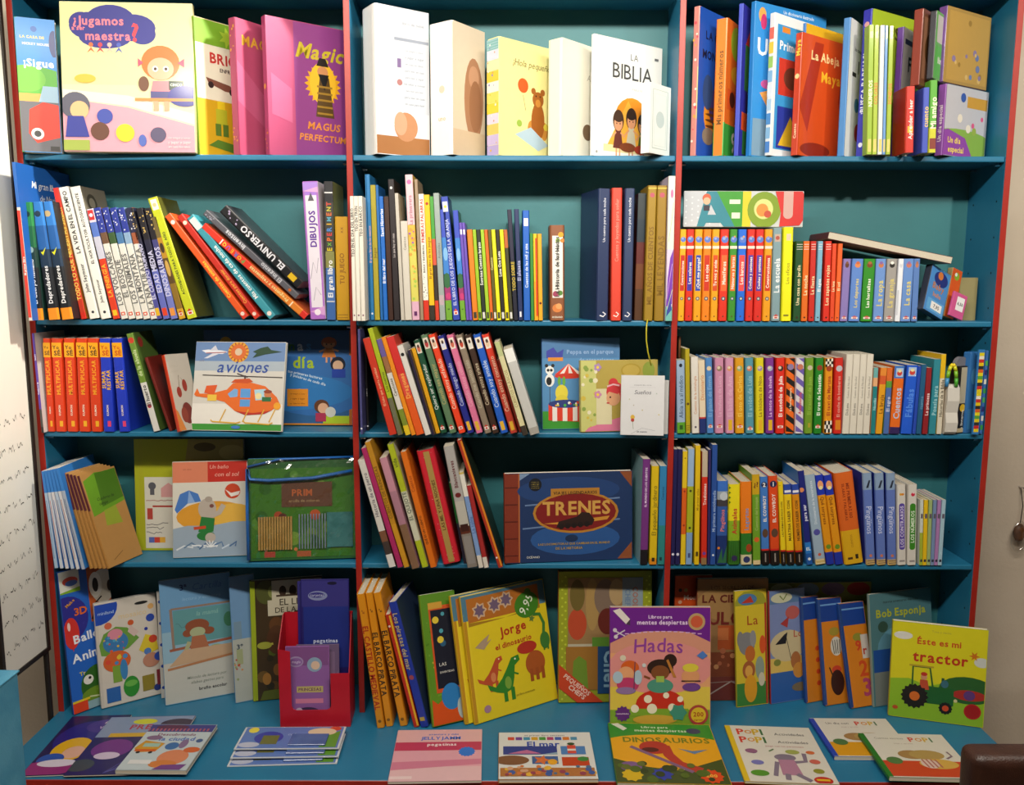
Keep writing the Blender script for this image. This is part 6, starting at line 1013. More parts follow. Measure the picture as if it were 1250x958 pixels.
def a_mosaic(p):
    p.r(.05, .01, .98, .99, 'd0c8bc'); p.e(.05, .96, .32, .17, '1c48b0'); p.r(0, .985, .4, 1.1, 'd0c8bc'); p.t('miniland', .18, .90, .25, .04, 'a8c0e8', 0); p.e(.75, .93, .11, .015, '181818'); p.t('mosaico', .6, .84, .45, .06, 'd8c090', 0); p.ci(.9, .88, .05, 'd8a868'); p.ci(.56, .76, .05, 'c85828'); p.ci(.88, .77, .07, '2848a8'); p.ci(.8, .67, .03, '2038a0'); p.ci(.2, .77, .06, 'd06848')
    p.p([(.06, .5), (.04, .6), (.12, .7), (.32, .75), (.5, .72), (.68, .6), (.5, .52), (.2, .48)], '68983c'); p.e(.3, .6, .2, .1, '3878b0'); p.e(.3, .68, .12, .05, 'd8889c'); blobs(p, 16, .12, .46, .52, .66, .025, ('d85830', '48a0c8', 'e0b838', '4870b0'), 3); p.p([(.5, .68), (.6, .62), (.68, .66), (.55, .74)], 'd0b8b0')
    p.e(.3, .42, .22, .1, 'd06028'); blobs(p, 6, .15, .45, .38, .48, .04, ('e0c030', '4888c0', 'd84830'), 5); p.r(.22, .22, .36, .38, '78a038'); p.e(.4, .33, .06, .1, '3880b8'); p.p([(.66, .48), (.78, .62), (.95, .58), (.98, .45), (.8, .42)], 'd8c030'); p.ci(.9, .56, .07, 'c84028'); p.ci(.8, .45, .06, '5078b8'); p.e(.85, .36, .14, .07, 'b88068'); p.ci(.98, .38, .08, '2848a8')
    p.r(.1, .04, .32, .18, '2860a8'); p.e(.5, .15, .13, .1, '2c8a2c'); p.e(.5, .18, .1, .03, '68b048'); p.r(.68, .07, .88, .22, '8c7c28'); p.ci(.92, .08, .06, '283880'); p.r(.92, .1, 1, .25, '802830')
F((124, 866.5), (199, 847), (117.5, 738), .018, 'white mosaic craft box with coloured animals and a blue corner', a_mosaic, cols='c8c4bc', cover='c8c0b4', tilt=5, k='box', name='craft_box', cat='box')
def a_primer(p):
    p.r(0, .55, 1, .995, '6898c0'); p.r(0, .32, 1, .58, '8cb0c4'); p.r(0, .005, 1, .33, 'bcbcb4'); p.t('3ª', .33, .925, .1, .06, '1c3c70'); p.t('Cartilla', .66, .92, .48, .06, '4878b0', 0, .25); p.t('lectura y escritura', .58, .83, .7, .03, '88b0d0', 0, .25)
    p.l([(.14, .76), (1.1, .76)], .03, '907868'); p.l([(.14, .76), (.16, .44)], .04, '907868'); p.r(.17, .47, 1, .745, '5c9498'); p.l([(.1, .43), (1, .46)], .04, '985840'); p.t('la mamá', .65, .7, .35, .04, '88b8b0', 0, .2); scribble(p, .2, .4, .62, 5, '3c6c70', 2, .02)
    p.e(.5, .6, .17, .055, '8c4c30'); p.e(.36, .55, .07, .03, '8c4c30'); p.e(.66, .55, .08, .03, '8c4c30'); p.e(.5, .55, .11, .04, 'a8b088'); p.p([(.38, .4), (.66, .4), (.6, .52), (.42, .52)], 'a86848'); p.l([(.38, .48), (.3, .38)], .06, 'a8a880'); p.e(.75, .4, .1, .03, '98a878'); p.p([(.08, .3), (.3, .42), (1, .42), (1, .33)], 'c0a080'); p.l([(.06, .28), (1, .33)], .035, 'b07850')
    p.e(.95, .62, .07, .06, '3c7858'); p.t('Método de lectura por', .6, .19, .6, .025, '80887c', 0, .2); p.t('sílabas gestos para', .6, .15, .55, .025, '80887c', 0, .2); p.t('bruño escolar', .68, .09, .4, .03, '484848')
F((202, 862), (288, 846), (188.5, 709.5), .010, 'pale blue school primer with a girl at a blackboard', a_primer, cols='6898c0', cover='88b0c8', tilt=7, k='paper', name='workbook')
F((197, 853), (204, 852), (184, 722), .010, 'white spine with blue dots behind the school primer', lambda p: [p.ci(.5, .1+.2*i, .3, '2848a8') for i in range(5)], cols='d0ccc4', cover='d0ccc4', k='box', tilt=5, name='craft_box', cat='box')
def a_sky(p):
    p.r(0, .5, 1, .995, '6890b8'); p.r(0, .005, 1, .5, 'a8aca4'); p.r(.1, .5, .4, .64, '708ca0'); p.t('3º', .3, .44, .25, .05, '304050'); p.r(.15, .3, .4, .42, '98a078'); blobs(p, 10, .05, .4, .18, .34, .05, ('b04838', 'c08858', '8a9868'), 3)
F((287.5, 859), (318, 853), (274.5, 704.5), .008, 'pale blue workbook mostly hidden by the jungle book', a_sky, cols='5c88b0', cover='7c9cb4', tilt=7, k='paper', name='workbook')
def a_jungle(p):
    p.r(.05, .005, 1, .995, '3c2c14'); p.r(0, .005, .07, .995, '98a81c'); blobs(p, 26, .1, .95, .05, .7, .09, ('5a4018', '3c3010', '6a5020', '4c5818', '2c2410'), 4); p.e(.22, .9, .14, .1, '4c5020'); p.e(.3, .9, .05, .05, '7a8040'); p.r(.3, .73, 1, .99, 'c4bca4'); p.r(.24, .70, .6, .83, 'c4bca4'); [p.e(.45+.14*i, .9, .05, .045, '3a2818') for i in range(4)]; p.r(.36, .855, .96, .87, '3a2818')
    p.t('EL LIBRO', .66, .81, .56, .06, '302818', 0); p.t('DE LA SELVA', .66, .745, .64, .06, '302818', 0); p.e(.35, .62, .1, .07, '5c3818'); p.e(.35, .5, .14, .12, '4c2c14'); p.l([(.55, .7), (.6, .55)], .03, 'a09030'); p.e(.6, .6, .05, .09, '98902c'); p.l([(.1, .45), (.3, .47)], .03, 'b8b048'); p.e(.18, .46, .1, .03, '9ca038'); p.e(.2, .18, .06, .05, 'a07030'); p.e(.35, .25, .06, .05, '7a5020'); p.p([(.1, .005), (.9, .005), (.7, .1), (.15, .08)], '58601c')
F((309, 857), (397, 848), (298.5, 709.5), .014, 'jungle storybook with a lime spine and dark leaves', a_jungle, cols='8c9c1c', cover='3c2c14', tilt=5)
# red cardboard dispenser with card packs
def disp():
    P0, P1 = on(342.5, 889, LED), on(428, 887, LED); dv = P1-P0; ps = math.atan2(dv.y, dv.x); w = math.hypot(dv.x, dv.y)
    root = empty('card_dispenser', 'red cardboard dispenser holding hanging card packs', 'box', None, Matrix.Translation(P0+Vector((0, 0, .0005))) @ Matrix.Rotation(ps, 4, 'Z'))
    M = paint('red_card', 'b01024', 'bc182c', .45, 14, .04); D = .085; H = (at(351, 747, P0.y+D).z-LED); hf = at(342, 793, P0.y).z-LED; hr = at(428, 824, P0.y).z-LED; hc = at(380, 868, P0.y).z-LED; t = .002
    def prism(name, prof, axis, a, b):
        n = len(prof); vs = []
        for k in (a, b): vs += [(k, u, v) if axis == 0 else (u, k, v) for u, v in prof]
        return mesh(name, vs, [tuple(range(n)), tuple(range(2*n-1, n-1, -1))]+[(i, n+i, n+(i+1) % n, (i+1) % n) for i in range(n)], M, root)
    c0, c1 = .17*w, .73*w; r = .012
    prism('front_panel', [(0, 0), (w, 0), (w, hr), (c1, hr), (c1, hc+r), (c1-r*.3, hc+r*.3), (c1-r, hc), (c0+r, hc), (c0+r*.3, hc+r*.3), (c0, hc+r), (c0, hf*.97), (0, hf)], 1, 0, t)
    prism('side_panel', [(t, 0), (D, 0), (D, H), (D*.75, H), (t, hf)], 0, 0, t)
    prism('side_panel', [(t, 0), (D, 0), (D, H), (D*.75, H), (t, hr)], 0, w-t, w)
    prism('back_panel', [(t, 0), (w-t, 0), (w-t, H), (t, H)], 1, D-t, D)
    prism('bottom_panel', [(t, 0), (w-t, 0), (w-t, t), (t, t)], 1, t, D-t)
    return P0, ps, w, hc
dP, dps, dw, dhc = disp()
def card(dx, dy, z0, z1, w, ds, cols, art, name='card_pack', lean=6):
    M = Matrix.Translation(dP) @ Matrix.Rotation(dps, 4, 'Z') @ Matrix.Translation((dx, dy, z0)) @ Matrix.Rotation(-math.radians(lean), 4, 'X')
    root = empty(name, ds, 'card pack', 'card packs in the red dispenser', M); book_parts(root, w, .004, z1-z0, cols, cols, kind='box', mat=M_SHINY)
    pr = Print(w, z1-z0); art(pr); pr.build('cover_print', root, lambda x, y, e: (x, -e, y))
z_t = at(400, 712, dP.y+.05).z-LED
card(.046, .052, .006, z_t, .125, 'indigo card pack standing tallest in the red dispenser', '241f68', lambda p: (p.r(.02, .8, .98, .99, '34307c'), p.e(.35, .88, .2, .035, '8088b0'), p.e(.33, .885, .16, .02, '34307c'), p.t('tarjetas', .33, .885, .28, .03, 'b8bcd8', 0, .2), p.r(.05, .35, .98, .8, '1c2c80'), p.e(.65, .97, .1, .012, '100c30'), p.t('pegatinas', .5, .55, .5, .035, 'c8d0e8'), p.e(.5, .45, .3, .06, '24368c')), lean=4)
card(.036, .060, .006, z_t-.008, .085, 'violet card pack just behind the tallest one', '2c2478', lambda p: (p.r(.02, .8, .98, .99, '2c2a70'), p.e(.3, .86, .18, .03, '7078a8')), lean=4)
z_p = at(370, 793, dP.y+.01).z-LED
card(.012, .012, .006, z_p, .112, 'lilac card pack in the front of the red dispenser', '8c5c9c', lambda p: (p.r(.02, .75, .98, .99, '7c4c84'), p.e(.24, .8, .17, .07, '9c88b0'), p.e(.24, .8, .14, .05, '86609c'), p.t('magia', .24, .8, .2, .04, 'd0c0e0', 0, .2), p.ci(.66, .76, .17, '88a0b8'), p.ci(.68, .75, .10, 'd8b8a0'), p.r(.25, .40, .85, .48, 'b8a868'), p.t('PRINCESAS', .55, .44, .52, .05, '6c3c5c'), p.r(.22, .26, .85, .32, 'c87898'), p.e(.5, .12, .3, .09, '3c2c50'), p.ci(.3, .16, .08, 'b8a8c0')), lean=5)
card(.036, .030, .006, z_p-.004, .110, 'grey-pink card pack between the lilac and the indigo ones', '6c5878', lambda p: p.r(.1, .1, .9, .9, '7c6484'), lean=5)
# leaning spines beside the middle upright
def L5(x0, y0, x1, xt, yt, cols, desc, txt, tc, d='d', k='hard', dep=.14, name='hardback', ex=None, cover=None, yaw=0, tw=.6, span=(.1, .9)):
    yf = on(x0, y0, LED).y
    return S(x0, x1, xt, yt, cols, desc, [(txt, span, tc)] if txt else None, d=d, k=k, dep=dep, yf=yf, name=name, ex=ex, cover=cover, yaw=yaw, tw=tw)
oc = 'd88c14'
L5(460, 889, 469.8, 435, 726, oc, 'orange spine with red capitals naming a medieval castle', 'EL CASTILLO MEDIEVAL', 'a82810', ex=deco(spot_(.5, .05, .22, '805010'), word('nº', .84, .9, '803010', .4)), span=(.1, .8), dep=.15)
L5(471, 887, 480.3, 445, 724.5, oc, 'orange spine with black capitals naming a pirate ship, beside the castle one', 'EL BARCO PIRATA', '382818', ex=deco(spot_(.5, .05, .22, '805010'), word('nº', .84, .9, '382818', .4)), span=(.22, .72), dep=.15)
L5(488, 886.5, 498, 455, 724.5, oc, 'orange spine with black capitals naming a pirate ship, beside the red slim book', 'EL BARCO PIRATA', '382818', ex=deco(spot_(.5, .05, .22, '805010'), word('nº', .84, .9, '382818', .4)), span=(.22, .72), dep=.15)
L5(505, 888, 512.5, 466, 752, 'b82c18', 'slim red leaning hardback with a yellow edge', '', '', ex=deco(rect_(.62, .01, .98, .99, 'e0b020'), spot_(.3, .9, .2, 'f0d0c0')))
L5(513.2, 888, 524, 472, 738.5, '2038a0', 'blue leaning hardback with gold script and a dark picture cover', 'Los piratas del mar', 'b8a878', ex=deco(spot_(.5, .4, .3, 'a04858'), rect_(.2, .05, .8, .08, 'b8a040')), cover='20304c', yaw=-10, dep=.15, span=(.45, .92), tw=.5)
def a_monster(p):
    p.r(.02, .005, .98, .995, '588820'); blobs(p, 20, .05, .3, .05, .95, .04, ('6a9a30', '487818', 'b0a838'), 4); p.r(.2, .24, .95, .9, 'c85020'); p.r(.25, .27, .95, .87, '141828'); blobs(p, 5, .35, .6, .5, .85, .1, ('4898a8', 'd8c038', '285878'), 2); p.t('LAS', .45, .45, .2, .04, 'd8d8d0', 0); p.t('DIVERTIDAS', .55, .39, .4, .04, 'd8d8d0', 0); p.r(.2, .88, .6, .93, 'c89838'); p.p([(.02, .005), (.98, .005), (.98, .18), (.5, .22), (.2, .16), (.05, .2)], 'c84c14'); p.e(.6, .2, .28, .1, '2878b8'); p.e(.85, .1, .12, .08, 'a8b8b8')
F((529, 890), (572, 880), (498.5, 727), .016, 'shrink-wrapped green book with a black window and a blue blob, leaning', a_monster, cols='7c9c24', cover='588820', tilt=18, mat=M_SHINY)
def a_dinos(p):
    p.r(.0, .005, .04, .995, 'b88818'); p.r(.04, .005, .06, .995, 'e0c828'); p.r(0, .80, 1, .995, '4c788c'); p.r(.06, .78, .92, .97, 'b06820'); p.p([(.06, .78), (.5, .76), (.92, .80), (.92, .77), (.06, .75)], 'a07818')
    for u, v in ((.2, .86), (.38, .88), (.52, .9)): p.star(u, v, .09, 7, 'c8a888', .7); p.star(u, v, .07, 7, '6c5870', .6)
    p.e(.76, .82, .15, .105, '3c7c1c', rot=15); p.t('9,95', .75, .82, .22, .08, 'e8ecd8', 0, .1, rot=52); p.ci(.79, .92, .04, '3c7c1c')
    p.t('Jorge', .56, .66, .32, .085, 'b02c14', rot=4); p.t('el dinosaurio', .55, .55, .44, .055, 'b02c14', rot=3); p.p([(.1, .58), (.18, .62), (.28, .66), (.24, .6), (.3, .62), (.2, .55)], 'a89078')
    dino(p, .26, .36, .42, 'b84c28', 'd08050'); dino(p, .42, .3, .55, '2c7c24', '78a038'); p.e(.78, .34, .12, .10, 'a85420'); p.e(.7, .48, .12, .05, 'b03020'); [p.r(.7+.07*i, .2, .74+.07*i, .3, '9c4c1c') for i in range(3)]; p.l([(.92, .54), (.94, .64), (.9, .72), (.82, .73)], .035, '3c7830'); p.e(.93, .5, .06, .07, '3c7830'); p.r(.9, .42, .92, .48, '3c7830'); p.r(.95, .42, .97, .48, '3c7830'); p.star(.8, .7, .04, 5, '587838'); p.e(.16, .09, .04, .03, 'a07890'); p.t('un libro imantado', .62, .13, .35, .02, '8c7818', 0)
G_ = 'yellow dinosaur magnet books'
F((568.5, 886), (660, 858), (540, 728), .012, 'yellow dinosaur picture book half hidden behind its identical copy', a_dinos, cols='d0a818', cover='dcc41c', tilt=15, grp=G_)
F((580, 886), (681, 853.5), (553, 729), .010, 'yellow dinosaur picture book with a green price sticker, foremost copy', a_dinos, cols='d0a818', cover='dcc41c', tilt=14, grp=G_)
def a_chef(p):
    p.r(0, .005, 1, .995, '98a020'); [p.ci(.04+.035*(i % 2), .03+.032*i, .012, 'c0c838', 8) for i in range(30)]; [p.ci(.94+.03*(i % 2), .03+.032*i, .012, 'c0c838', 8) for i in range(30)]; p.r(.1, .3, .9, .95, '98784c'); p.r(.1, .3, .4, .45, 'b8b098'); p.e(.2, .6, .1, .12, 'b84828'); p.e(.2, .82, .08, .12, '6c5c28'); p.e(.36, .75, .07, .2, 'a88850'); p.e(.5, .8, .12, .14, '7c6858'); p.e(.52, .62, .1, .1, '602018'); p.e(.62, .84, .08, .1, 'b09468'); p.r(.36, .42, .54, .5, '5c9030'); p.r(.68, .62, .9, .95, '8898a0'); p.t('COOL', .82, .8, .3, .06, 'a06858', d='d'); p.t('CHEF', .74, .8, .3, .06, '6880a0', d='d')
    p.r(.08, .1, .9, .43, '9c6c28'); p.p([(.14, .1), (.16, .32), (.22, .36), (.3, .32), (.32, .1)], '6c8c28'); p.r(.42, .07, .7, .43, '1c4878'); p.t('Chef', .56, .25, .3, .16, '88b0c8', d='d'); p.p([(0, .3), (0, .12), (.2, .005), (.48, .005)], 'c84018'); p.t('PEQUEÑOS', .2, .14, .34, .04, 'e8c8b8', rot=-38); p.t('CHEFS', .2, .085, .22, .04, 'e8c8b8', rot=-38)
F((681.5, 859), (795, 857), (678, 697.5), .022, 'green dotted cooking set box with a clear window and an orange ribbon', a_chef, cols='a85c20', cover='909c20', k='box', name='cooking_set', cat='box', tilt=5)
def a_fairies(p):
    p.r(0, .005, 1, .18, '78a02c'); p.r(0, .15, 1, .36, 'd8c048'); p.r(0, .34, 1, .62, 'dca070'); p.e(.5, .5, .52, .22, 'd88c88'); p.r(0, .8, 1, .995, '6a1c88'); p.p([(0, .7), (.2, .78), (.5, .82), (.8, .79), (1, .71), (1, .9), (0, .9)], '6a1c88')
    [p.r(.15+.06*i, .775+.02*math.sin(i/12*3.1), .19+.06*i, .783+.02*math.sin(i/12*3.1), 'd8b0d8') for i in range(13)]
    p.p([(.03, .97), (.1, .99), (.2, .9), (.16, .86)], 'e0d8d0'); p.p([(.16, .86), (.2, .9), (.2, .85)], '483848'); p.t('Libros para', .5, .92, .24, .03, 'e8d0f0'); p.t('mentes despiertas', .52, .875, .5, .045, 'e8d0f0'); p.ci(.86, .88, .085, 'b89868'); p.ci(.86, .88, .06, 'c85838'); p.l([(.05, .76), (.15, .81)], .012, 'd0c8d0'); p.l([(.06, .8), (.15, .76)], .012, 'd0c8d0'); p.ci(.05, .81, .02, 'd0c8d0'); p.ci(.06, .755, .02, 'd0c8d0')
    p.t('Hadas', .48, .69, .5, .13, '8c3c98', 0, .05, arc=.08)
    p.e(.5, .2, .24, .12, 'c02818'); p.r(.2, .1, .78, .16, '78a02c'); [p.ci(u, v, r, 'e8e0c8') for u, v, r in ((.25, .16, .04), (.38, .24, .04), (.42, .16, .05), (.62, .17, .04), (.56, .27, .03), (.7, .24, .03))]; p.e(.45, .07, .22, .04, 'c8a038')
    p.e(.5, .5, .13, .07, '2c1810'); p.ci(.6, .56, .065, '2c1810'); p.e(.5, .46, .09, .06, '7c4824'); p.e(.5, .35, .13, .06, '48907c'); p.r(.46, .38, .54, .43, '98b850'); p.l([(.4, .41), (.34, .43)], .02, '7c4824'); p.p([(.56, .56), (.58, .57), (.66, .42), (.63, .42)], 'b87830')
    p.e(.2, .5, .09, .06, 'd05c1c'); p.e(.16, .45, .08, .06, 'e0a070'); p.e(.18, .36, .11, .06, 'b83868'); p.e(.16, .31, .1, .03, '8c70a0'); p.e(.08, .42, .05, .05, 'a8c0d0'); p.e(.28, .42, .04, .06, 'a8c0d0'); p.l([(.25, .55), (.24, .32)], .008, '303858'); p.e(.8, .43, .09, .06, 'd89868'); p.e(.8, .5, .08, .035, 'd8c840'); p.e(.81, .34, .09, .035, '683c88'); p.r(.71, .385, .9, .395, '302018'); p.p([(.86, .6), (.92, .64), (.97, .6), (.92, .57)], '4878c0'); p.ci(.13, .58, .03, 'd8d0b8'); p.ci(.34, .52, .02, 'c8d0d0')
    p.star(.13, .12, .08, 11, '5c2478', .8); p.t('manualidades', .13, .12, .12, .02, 'd8c0e0'); p.star(.68, .13, .09, 6, '3c8c78', .75); p.ci(.88, .11, .10, 'a83c38'); p.ci(.88, .11, .075, 'd8b828'); p.t('200', .88, .115, .1, .05, 'a83c18'); p.t('pegatinas', .88, .07, .09, .018, 'a83c18')
F((744, 889), (867, 889), (743, 741), .010, 'purple and pink fairy activity book with a spotted toadstool, propped upright', a_fairies, cols='6a1c88', cover='d09078', k='paper', tilt=7)
F((821, 860), (866, 858), (820, 703), .010, 'orange-red book peeking out behind the circus one', lambda p: (p.t('Momo', .5, .82, .5, .05, 'e8d0c0'), p.t('Mis', .6, .66, .3, .05, 'e8c8a0'), p.ci(.15, .88, .05, '201008'), p.ci(.3, .88, .05, 'b89858'), p.ci(.15, .78, .05, 'd8a888'), p.ci(.18, .7, .05, '80a0a8')), cols='a83410', cover='cc4c14', tilt=2, Y=(.10, .105))
def a_circus(p):
    p.r(0, .3, 1, .995, '8c6840'); p.e(.5, .8, .5, .15, '9c7848'); p.r(0, .2, 1, .4, '78381c'); p.r(.3, .42, .6, .62, 'a84c20'); blobs(p, 24, .05, .95, .28, .42, .04, ('a86040', 'c08858', '7c3c20'), 6); p.t('LOS SECRETOS DE', .5, .93, .6, .035, '5a3c28', 0); p.t('LA CIENCIA', .5, .84, .85, .09, '5c1c14'); p.t('PULGAS', .5, .68, .95, .14, '681c18'); p.r(.3, .5, .45, .6, 'b86838'); p.r(0, .005, 1, .2, '6c2c24'); p.l([(.1, .02), (.5, .16), (.9, .04)], .02, 'a89890'); p.l([(.2, .15), (.9, .17)], .012, '907870')
F((849, 866), (935, 862), (849.5, 707), .014, 'brown circus poster book with dark red capitals', a_circus, cols='7c3820', cover='8c6840', tilt=4, Y=(.062, .07))
def arch(p, c):
    p.r(0, .9, 1, 1, c)
def a_zoo(p):
    p.r(0, .005, 1, .25, '3c7c30'); p.r(0, .2, 1, .87, 'd0b82c'); p.p([(0, .87), (1, .87), (1, .9), (.9, .96), (.7, .99), (.3, .99), (.1, .95), (0, .9)], '98982c'); p.e(.4, .92, .3, .05, '4878a8'); p.p([(.2, .89), (.5, .95), (.6, .89)], 'b83828'); p.t('La', .55, .74, .35, .09, 'a03c18', 0); p.e(.35, .54, .26, .1, '7c7c80'); p.e(.15, .58, .1, .07, '7c7c80'); p.e(.55, .58, .1, .07, '8c8c90'); p.e(.45, .45, .16, .07, 'b86428'); p.e(.4, .31, .2, .08, 'a0582c'); p.e(.4, .3, .12, .05, 'd8a048'); p.e(.45, .15, .2, .12, 'd8981c'); p.e(.75, .32, .14, .1, '88988c'); p.e(.8, .22, .1, .06, 'c8c0a8'); p.r(.93, .005, 1, .88, 'a82c24'); p.e(.85, .52, .1, .08, 'd05020')
F((899.5, 864), (938, 859), (896.5, 722), .008, 'yellow zoo animal board book with an arched tab', a_zoo, cols='a89828', cover='d0b82c', tilt=None, k='board', name='board_book')
def a_pirate(p):
    p.r(0, .005, 1, .3, '2c5ca4'); p.r(0, .27, 1, .45, 'd8b85c'); p.r(0, .4, 1, .88, '7888b8'); p.e(.5, .5, .5, .14, 'c8b890'); p.p([(0, .88), (1, .88), (.95, .93), (.7, .99), (.3, .99), (.05, .93)], '5878a0'); p.e(.35, .93, .3, .045, 'c8c8a8'); p.l([(.3, .95), (.4, .91), (.5, .96)], .03, '687c28'); p.t('Lo', .8, .6, .3, .07, 'b04838', 0); p.e(.65, .79, .2, .06, 'b85c58'); p.p([(.3, .7), (.55, .76), (.5, .66)], 'a83838'); p.p([(.15, .52), (.4, .6), (.5, .62), (.45, .52)], '181820'); p.l([(.45, .6), (.6, .36)], .015, '303030'); p.e(.72, .36, .14, .08, 'a86838'); p.e(.8, .27, .16, .07, 'c88838'); p.e(.2, .36, .1, .03, '7c8438'); p.e(.85, .12, .25, .04, '786850')
F((941, 860), (984, 853), (938.5, 722), .008, 'blue pirate animal board book with an arched tab', a_pirate, cols='98282c', cover='6880b0', tilt=None, k='board', name='board_book')
F((905, 847), (1060, 843), (900, 713), .006, 'wide board book with a row of arched picture tabs behind the animal books', lambda p: [p.e(.1+.2*i, .94, .09, .06, c) for i, c in enumerate(('5888a8', 'b8b890', '688098', '705878', '982820'))], cols='78802c', cover='7c7c28', tilt=4, k='board', name='board_book')
def abc(n):
    def g(p):
        p.r(0, .78, 1, .995, '143c8c'); p.r(0, .93, 1, .945, '6898d0'); p.r(0, .005, 1, .78, 'd07c1c'); p.r(0, .005, .1, .995, '1c407c' if n == 2 else '2c4c88')
        if n == 0: [p.ci(.8, .5-.11*i, .12, 'c03c1c') for i in range(4)]
        if n == 1: p.e(.6, .68, .22, .04, 'a08c30'); p.e(.65, .54, .24, .09, 'd0ccc0'); [p.l([(.5+.1*i, .6), (.55+.08*i, .47)], .03, '181818') for i in range(4)]; p.e(.6, .32, .2, .04, 'c84028'); p.e(.6, .2, .28, .12, '381810'); p.l([(.3, .35), (.45, .25)], .05, '381810')
        if n == 2: p.e(.6, .66, .2, .04, '8c8830'); p.r(.7, .45, 1, .68, 'c8c0b8'); p.t('r', .82, .53, .15, .1, 'b03020'); p.t('9', .58, .58, .22, .14, 'c83c20'); p.t('2', .68, .36, .35, .16, 'c8481c'); p.t('3', .74, .18, .4, .18, 'a83c64')
    return g
AB = ('orange board book with a blue head and red dots', 'orange board book with a blue head and a zebra', 'orange board book with a blue head and big numerals')
F((984, 859), (1005, 855), (977.5, 729.5), .010, AB[0], abc(0), cols='1c4488', cover='d07c1c', tilt=None, k='board', name='board_book', grp='orange concept board books')
F((1007, 862.5), (1036, 858), (997.5, 731.5), .010, AB[1], abc(1), cols='1c4488', cover='d07c1c', tilt=None, k='board', name='board_book', grp='orange concept board books')
F((1039, 866), (1070, 861), (1023, 737), .010, AB[2], abc(2), cols='1c4488', cover='d07c1c', tilt=None, k='board', name='board_book', grp='orange concept board books')
F((1067, 864), (1142, 852), (1050, 726), .010, 'sea blue picture book with lime letters behind the tractor book', lambda p: (p.r(.03, .3, 1, .995, '4c7880'), p.e(.5, .5, .4, .2, '5c90a8'), p.r(.03, .3, .6, .5, '1c4c98'), p.r(.03, .005, 1, .3, '78807c'), p.t('Bob Esponja', .5, .82, .8, .08, 'b0b428'), p.t('nuevas aventuras marinas', .5, .92, .6, .025, '304848'), p.e(.2, .7, .08, .05, '304c40')), cols='80948c', cover='4c7880', tilt=9)
def a_tractor(p):
    p.r(0, .4, 1, .995, 'd4cc1c'); p.p([(0, .005), (1, .005), (1, .42), (.7, .44), (.4, .36), (.2, .42), (0, .4)], '88b424'); p.e(.12, .86, .1, .04, 'd8d8d0'); p.e(.95, .66, .08, .05, 'c8ccc8'); p.t('Toca y siente', .52, .93, .25, .025, 'a8a040', 0); p.t('Éste es mi', .5, .82, .46, .08, 'c44c1c'); p.t('tractor', .52, .66, .58, .15, 'b83018'); p.star(.87, .72, .06, 6, 'c87018', .4)
    p.e(.82, .36, .3, .14, '285c28'); p.e(.84, .31, .18, .055, 'a82c24'); p.e(.84, .31, .06, .05, '5c3878'); p.r(.4, .18, .68, .36, '1c5c28'); p.r(.25, .28, .46, .34, '1c5c28'); p.l([(.24, .34), (.24, .55), (.42, .55), (.46, .34)], .02, '245c28'); p.l([(.2, .56), (.46, .56)], .02, 'b09828'); p.ci(.36, .45, .035, 'c88c68'); p.e(.36, .48, .035, .02, 'b83020'); p.p([(.32, .42), (.4, .42), (.42, .32), (.32, .32)], 'b8482c'); p.l([(.56, .36), (.56, .46)], .03, '28502c'); p.e(.58, .4, .04, .04, '386878')
    p.star(.27, .24, .15, 16, '181410', .85); p.ci(.27, .24, .055, 'd06820'); p.star(.6, .15, .075, 12, '181410', .85); p.ci(.6, .15, .035, 'c84820'); p.ci(.88, .15, .09, 'b01c1c'); p.ci(.88, .15, .075, 'a01414'); p.e(.07, .1, .03, .02, 'b84820'); p.ci(.7, .24, .02, 'd0c890')
F((1084, 873.5), (1200, 889), (1090, 757.5), .016, 'lime yellow tractor picture book with a red button', a_tractor, cols='b8b01c', cover='c8cc20', tilt=None)
# ================================================================ bottom ledge, things lying flat
def a_mag1(p):
    p.r(0, .005, 1, .995, '1c1450'); p.e(.5, .6, .45, .3, '28207c'); p.e(.7, .8, .3, .12, '443088'); p.t('AL', .75, .88, .2, .1, 'd0b8d8'); p.t('WC', .72, .77, .2, .06, 'b8a0c8'); p.e(.45, .4, .3, .2, 'd8a818'); p.e(.52, .35, .17, .1, 'd8a890'); p.e(.25, .24, .2, .1, '2850a8'); p.e(.3, .1, .45, .12, '8c2870'); p.e(.4, .18, .3, .06, 'd0c8d8')
flat((88, 874.5), (160, 874), (112, 947), (32, 947), .004, 'dark indigo magazine with golden swirls, outermost on the ledge', a_mag1, cols='201850', cover='1c1450', name='magazine', cat='magazine', mat=M_SHINY)
def a_mag2(p):
    p.r(0, .6, 1, .995, '8090b0'); p.r(0, .005, 1, .62, '241c58'); p.t('PRED', .5, .8, .35, .14, 'a82040'); p.e(.45, .9, .14, .05, 'c8c828'); p.r(.15, .62, .75, .69, 'c8a028'); p.e(.3, .42, .22, .16, '6c2c80'); p.e(.3, .3, .14, .06, 'c8b8d0'); p.e(.75, .45, .16, .15, '78a8b8'); p.e(.1, .15, .14, .1, '3c4448'); [p.l([(.4, .02), (.6+.12*i, .3)], .008, '5858a0') for i in range(4)]; p.e(.85, .85, .2, .09, '30203c')
flat((138, 873), (246, 879), (193, 949), (92, 947), .004, 'violet and grey-blue magazine under the city one', a_mag2, cols='202040', cover='343070', zb=.0048, name='magazine', cat='magazine', mat=M_SHINY)
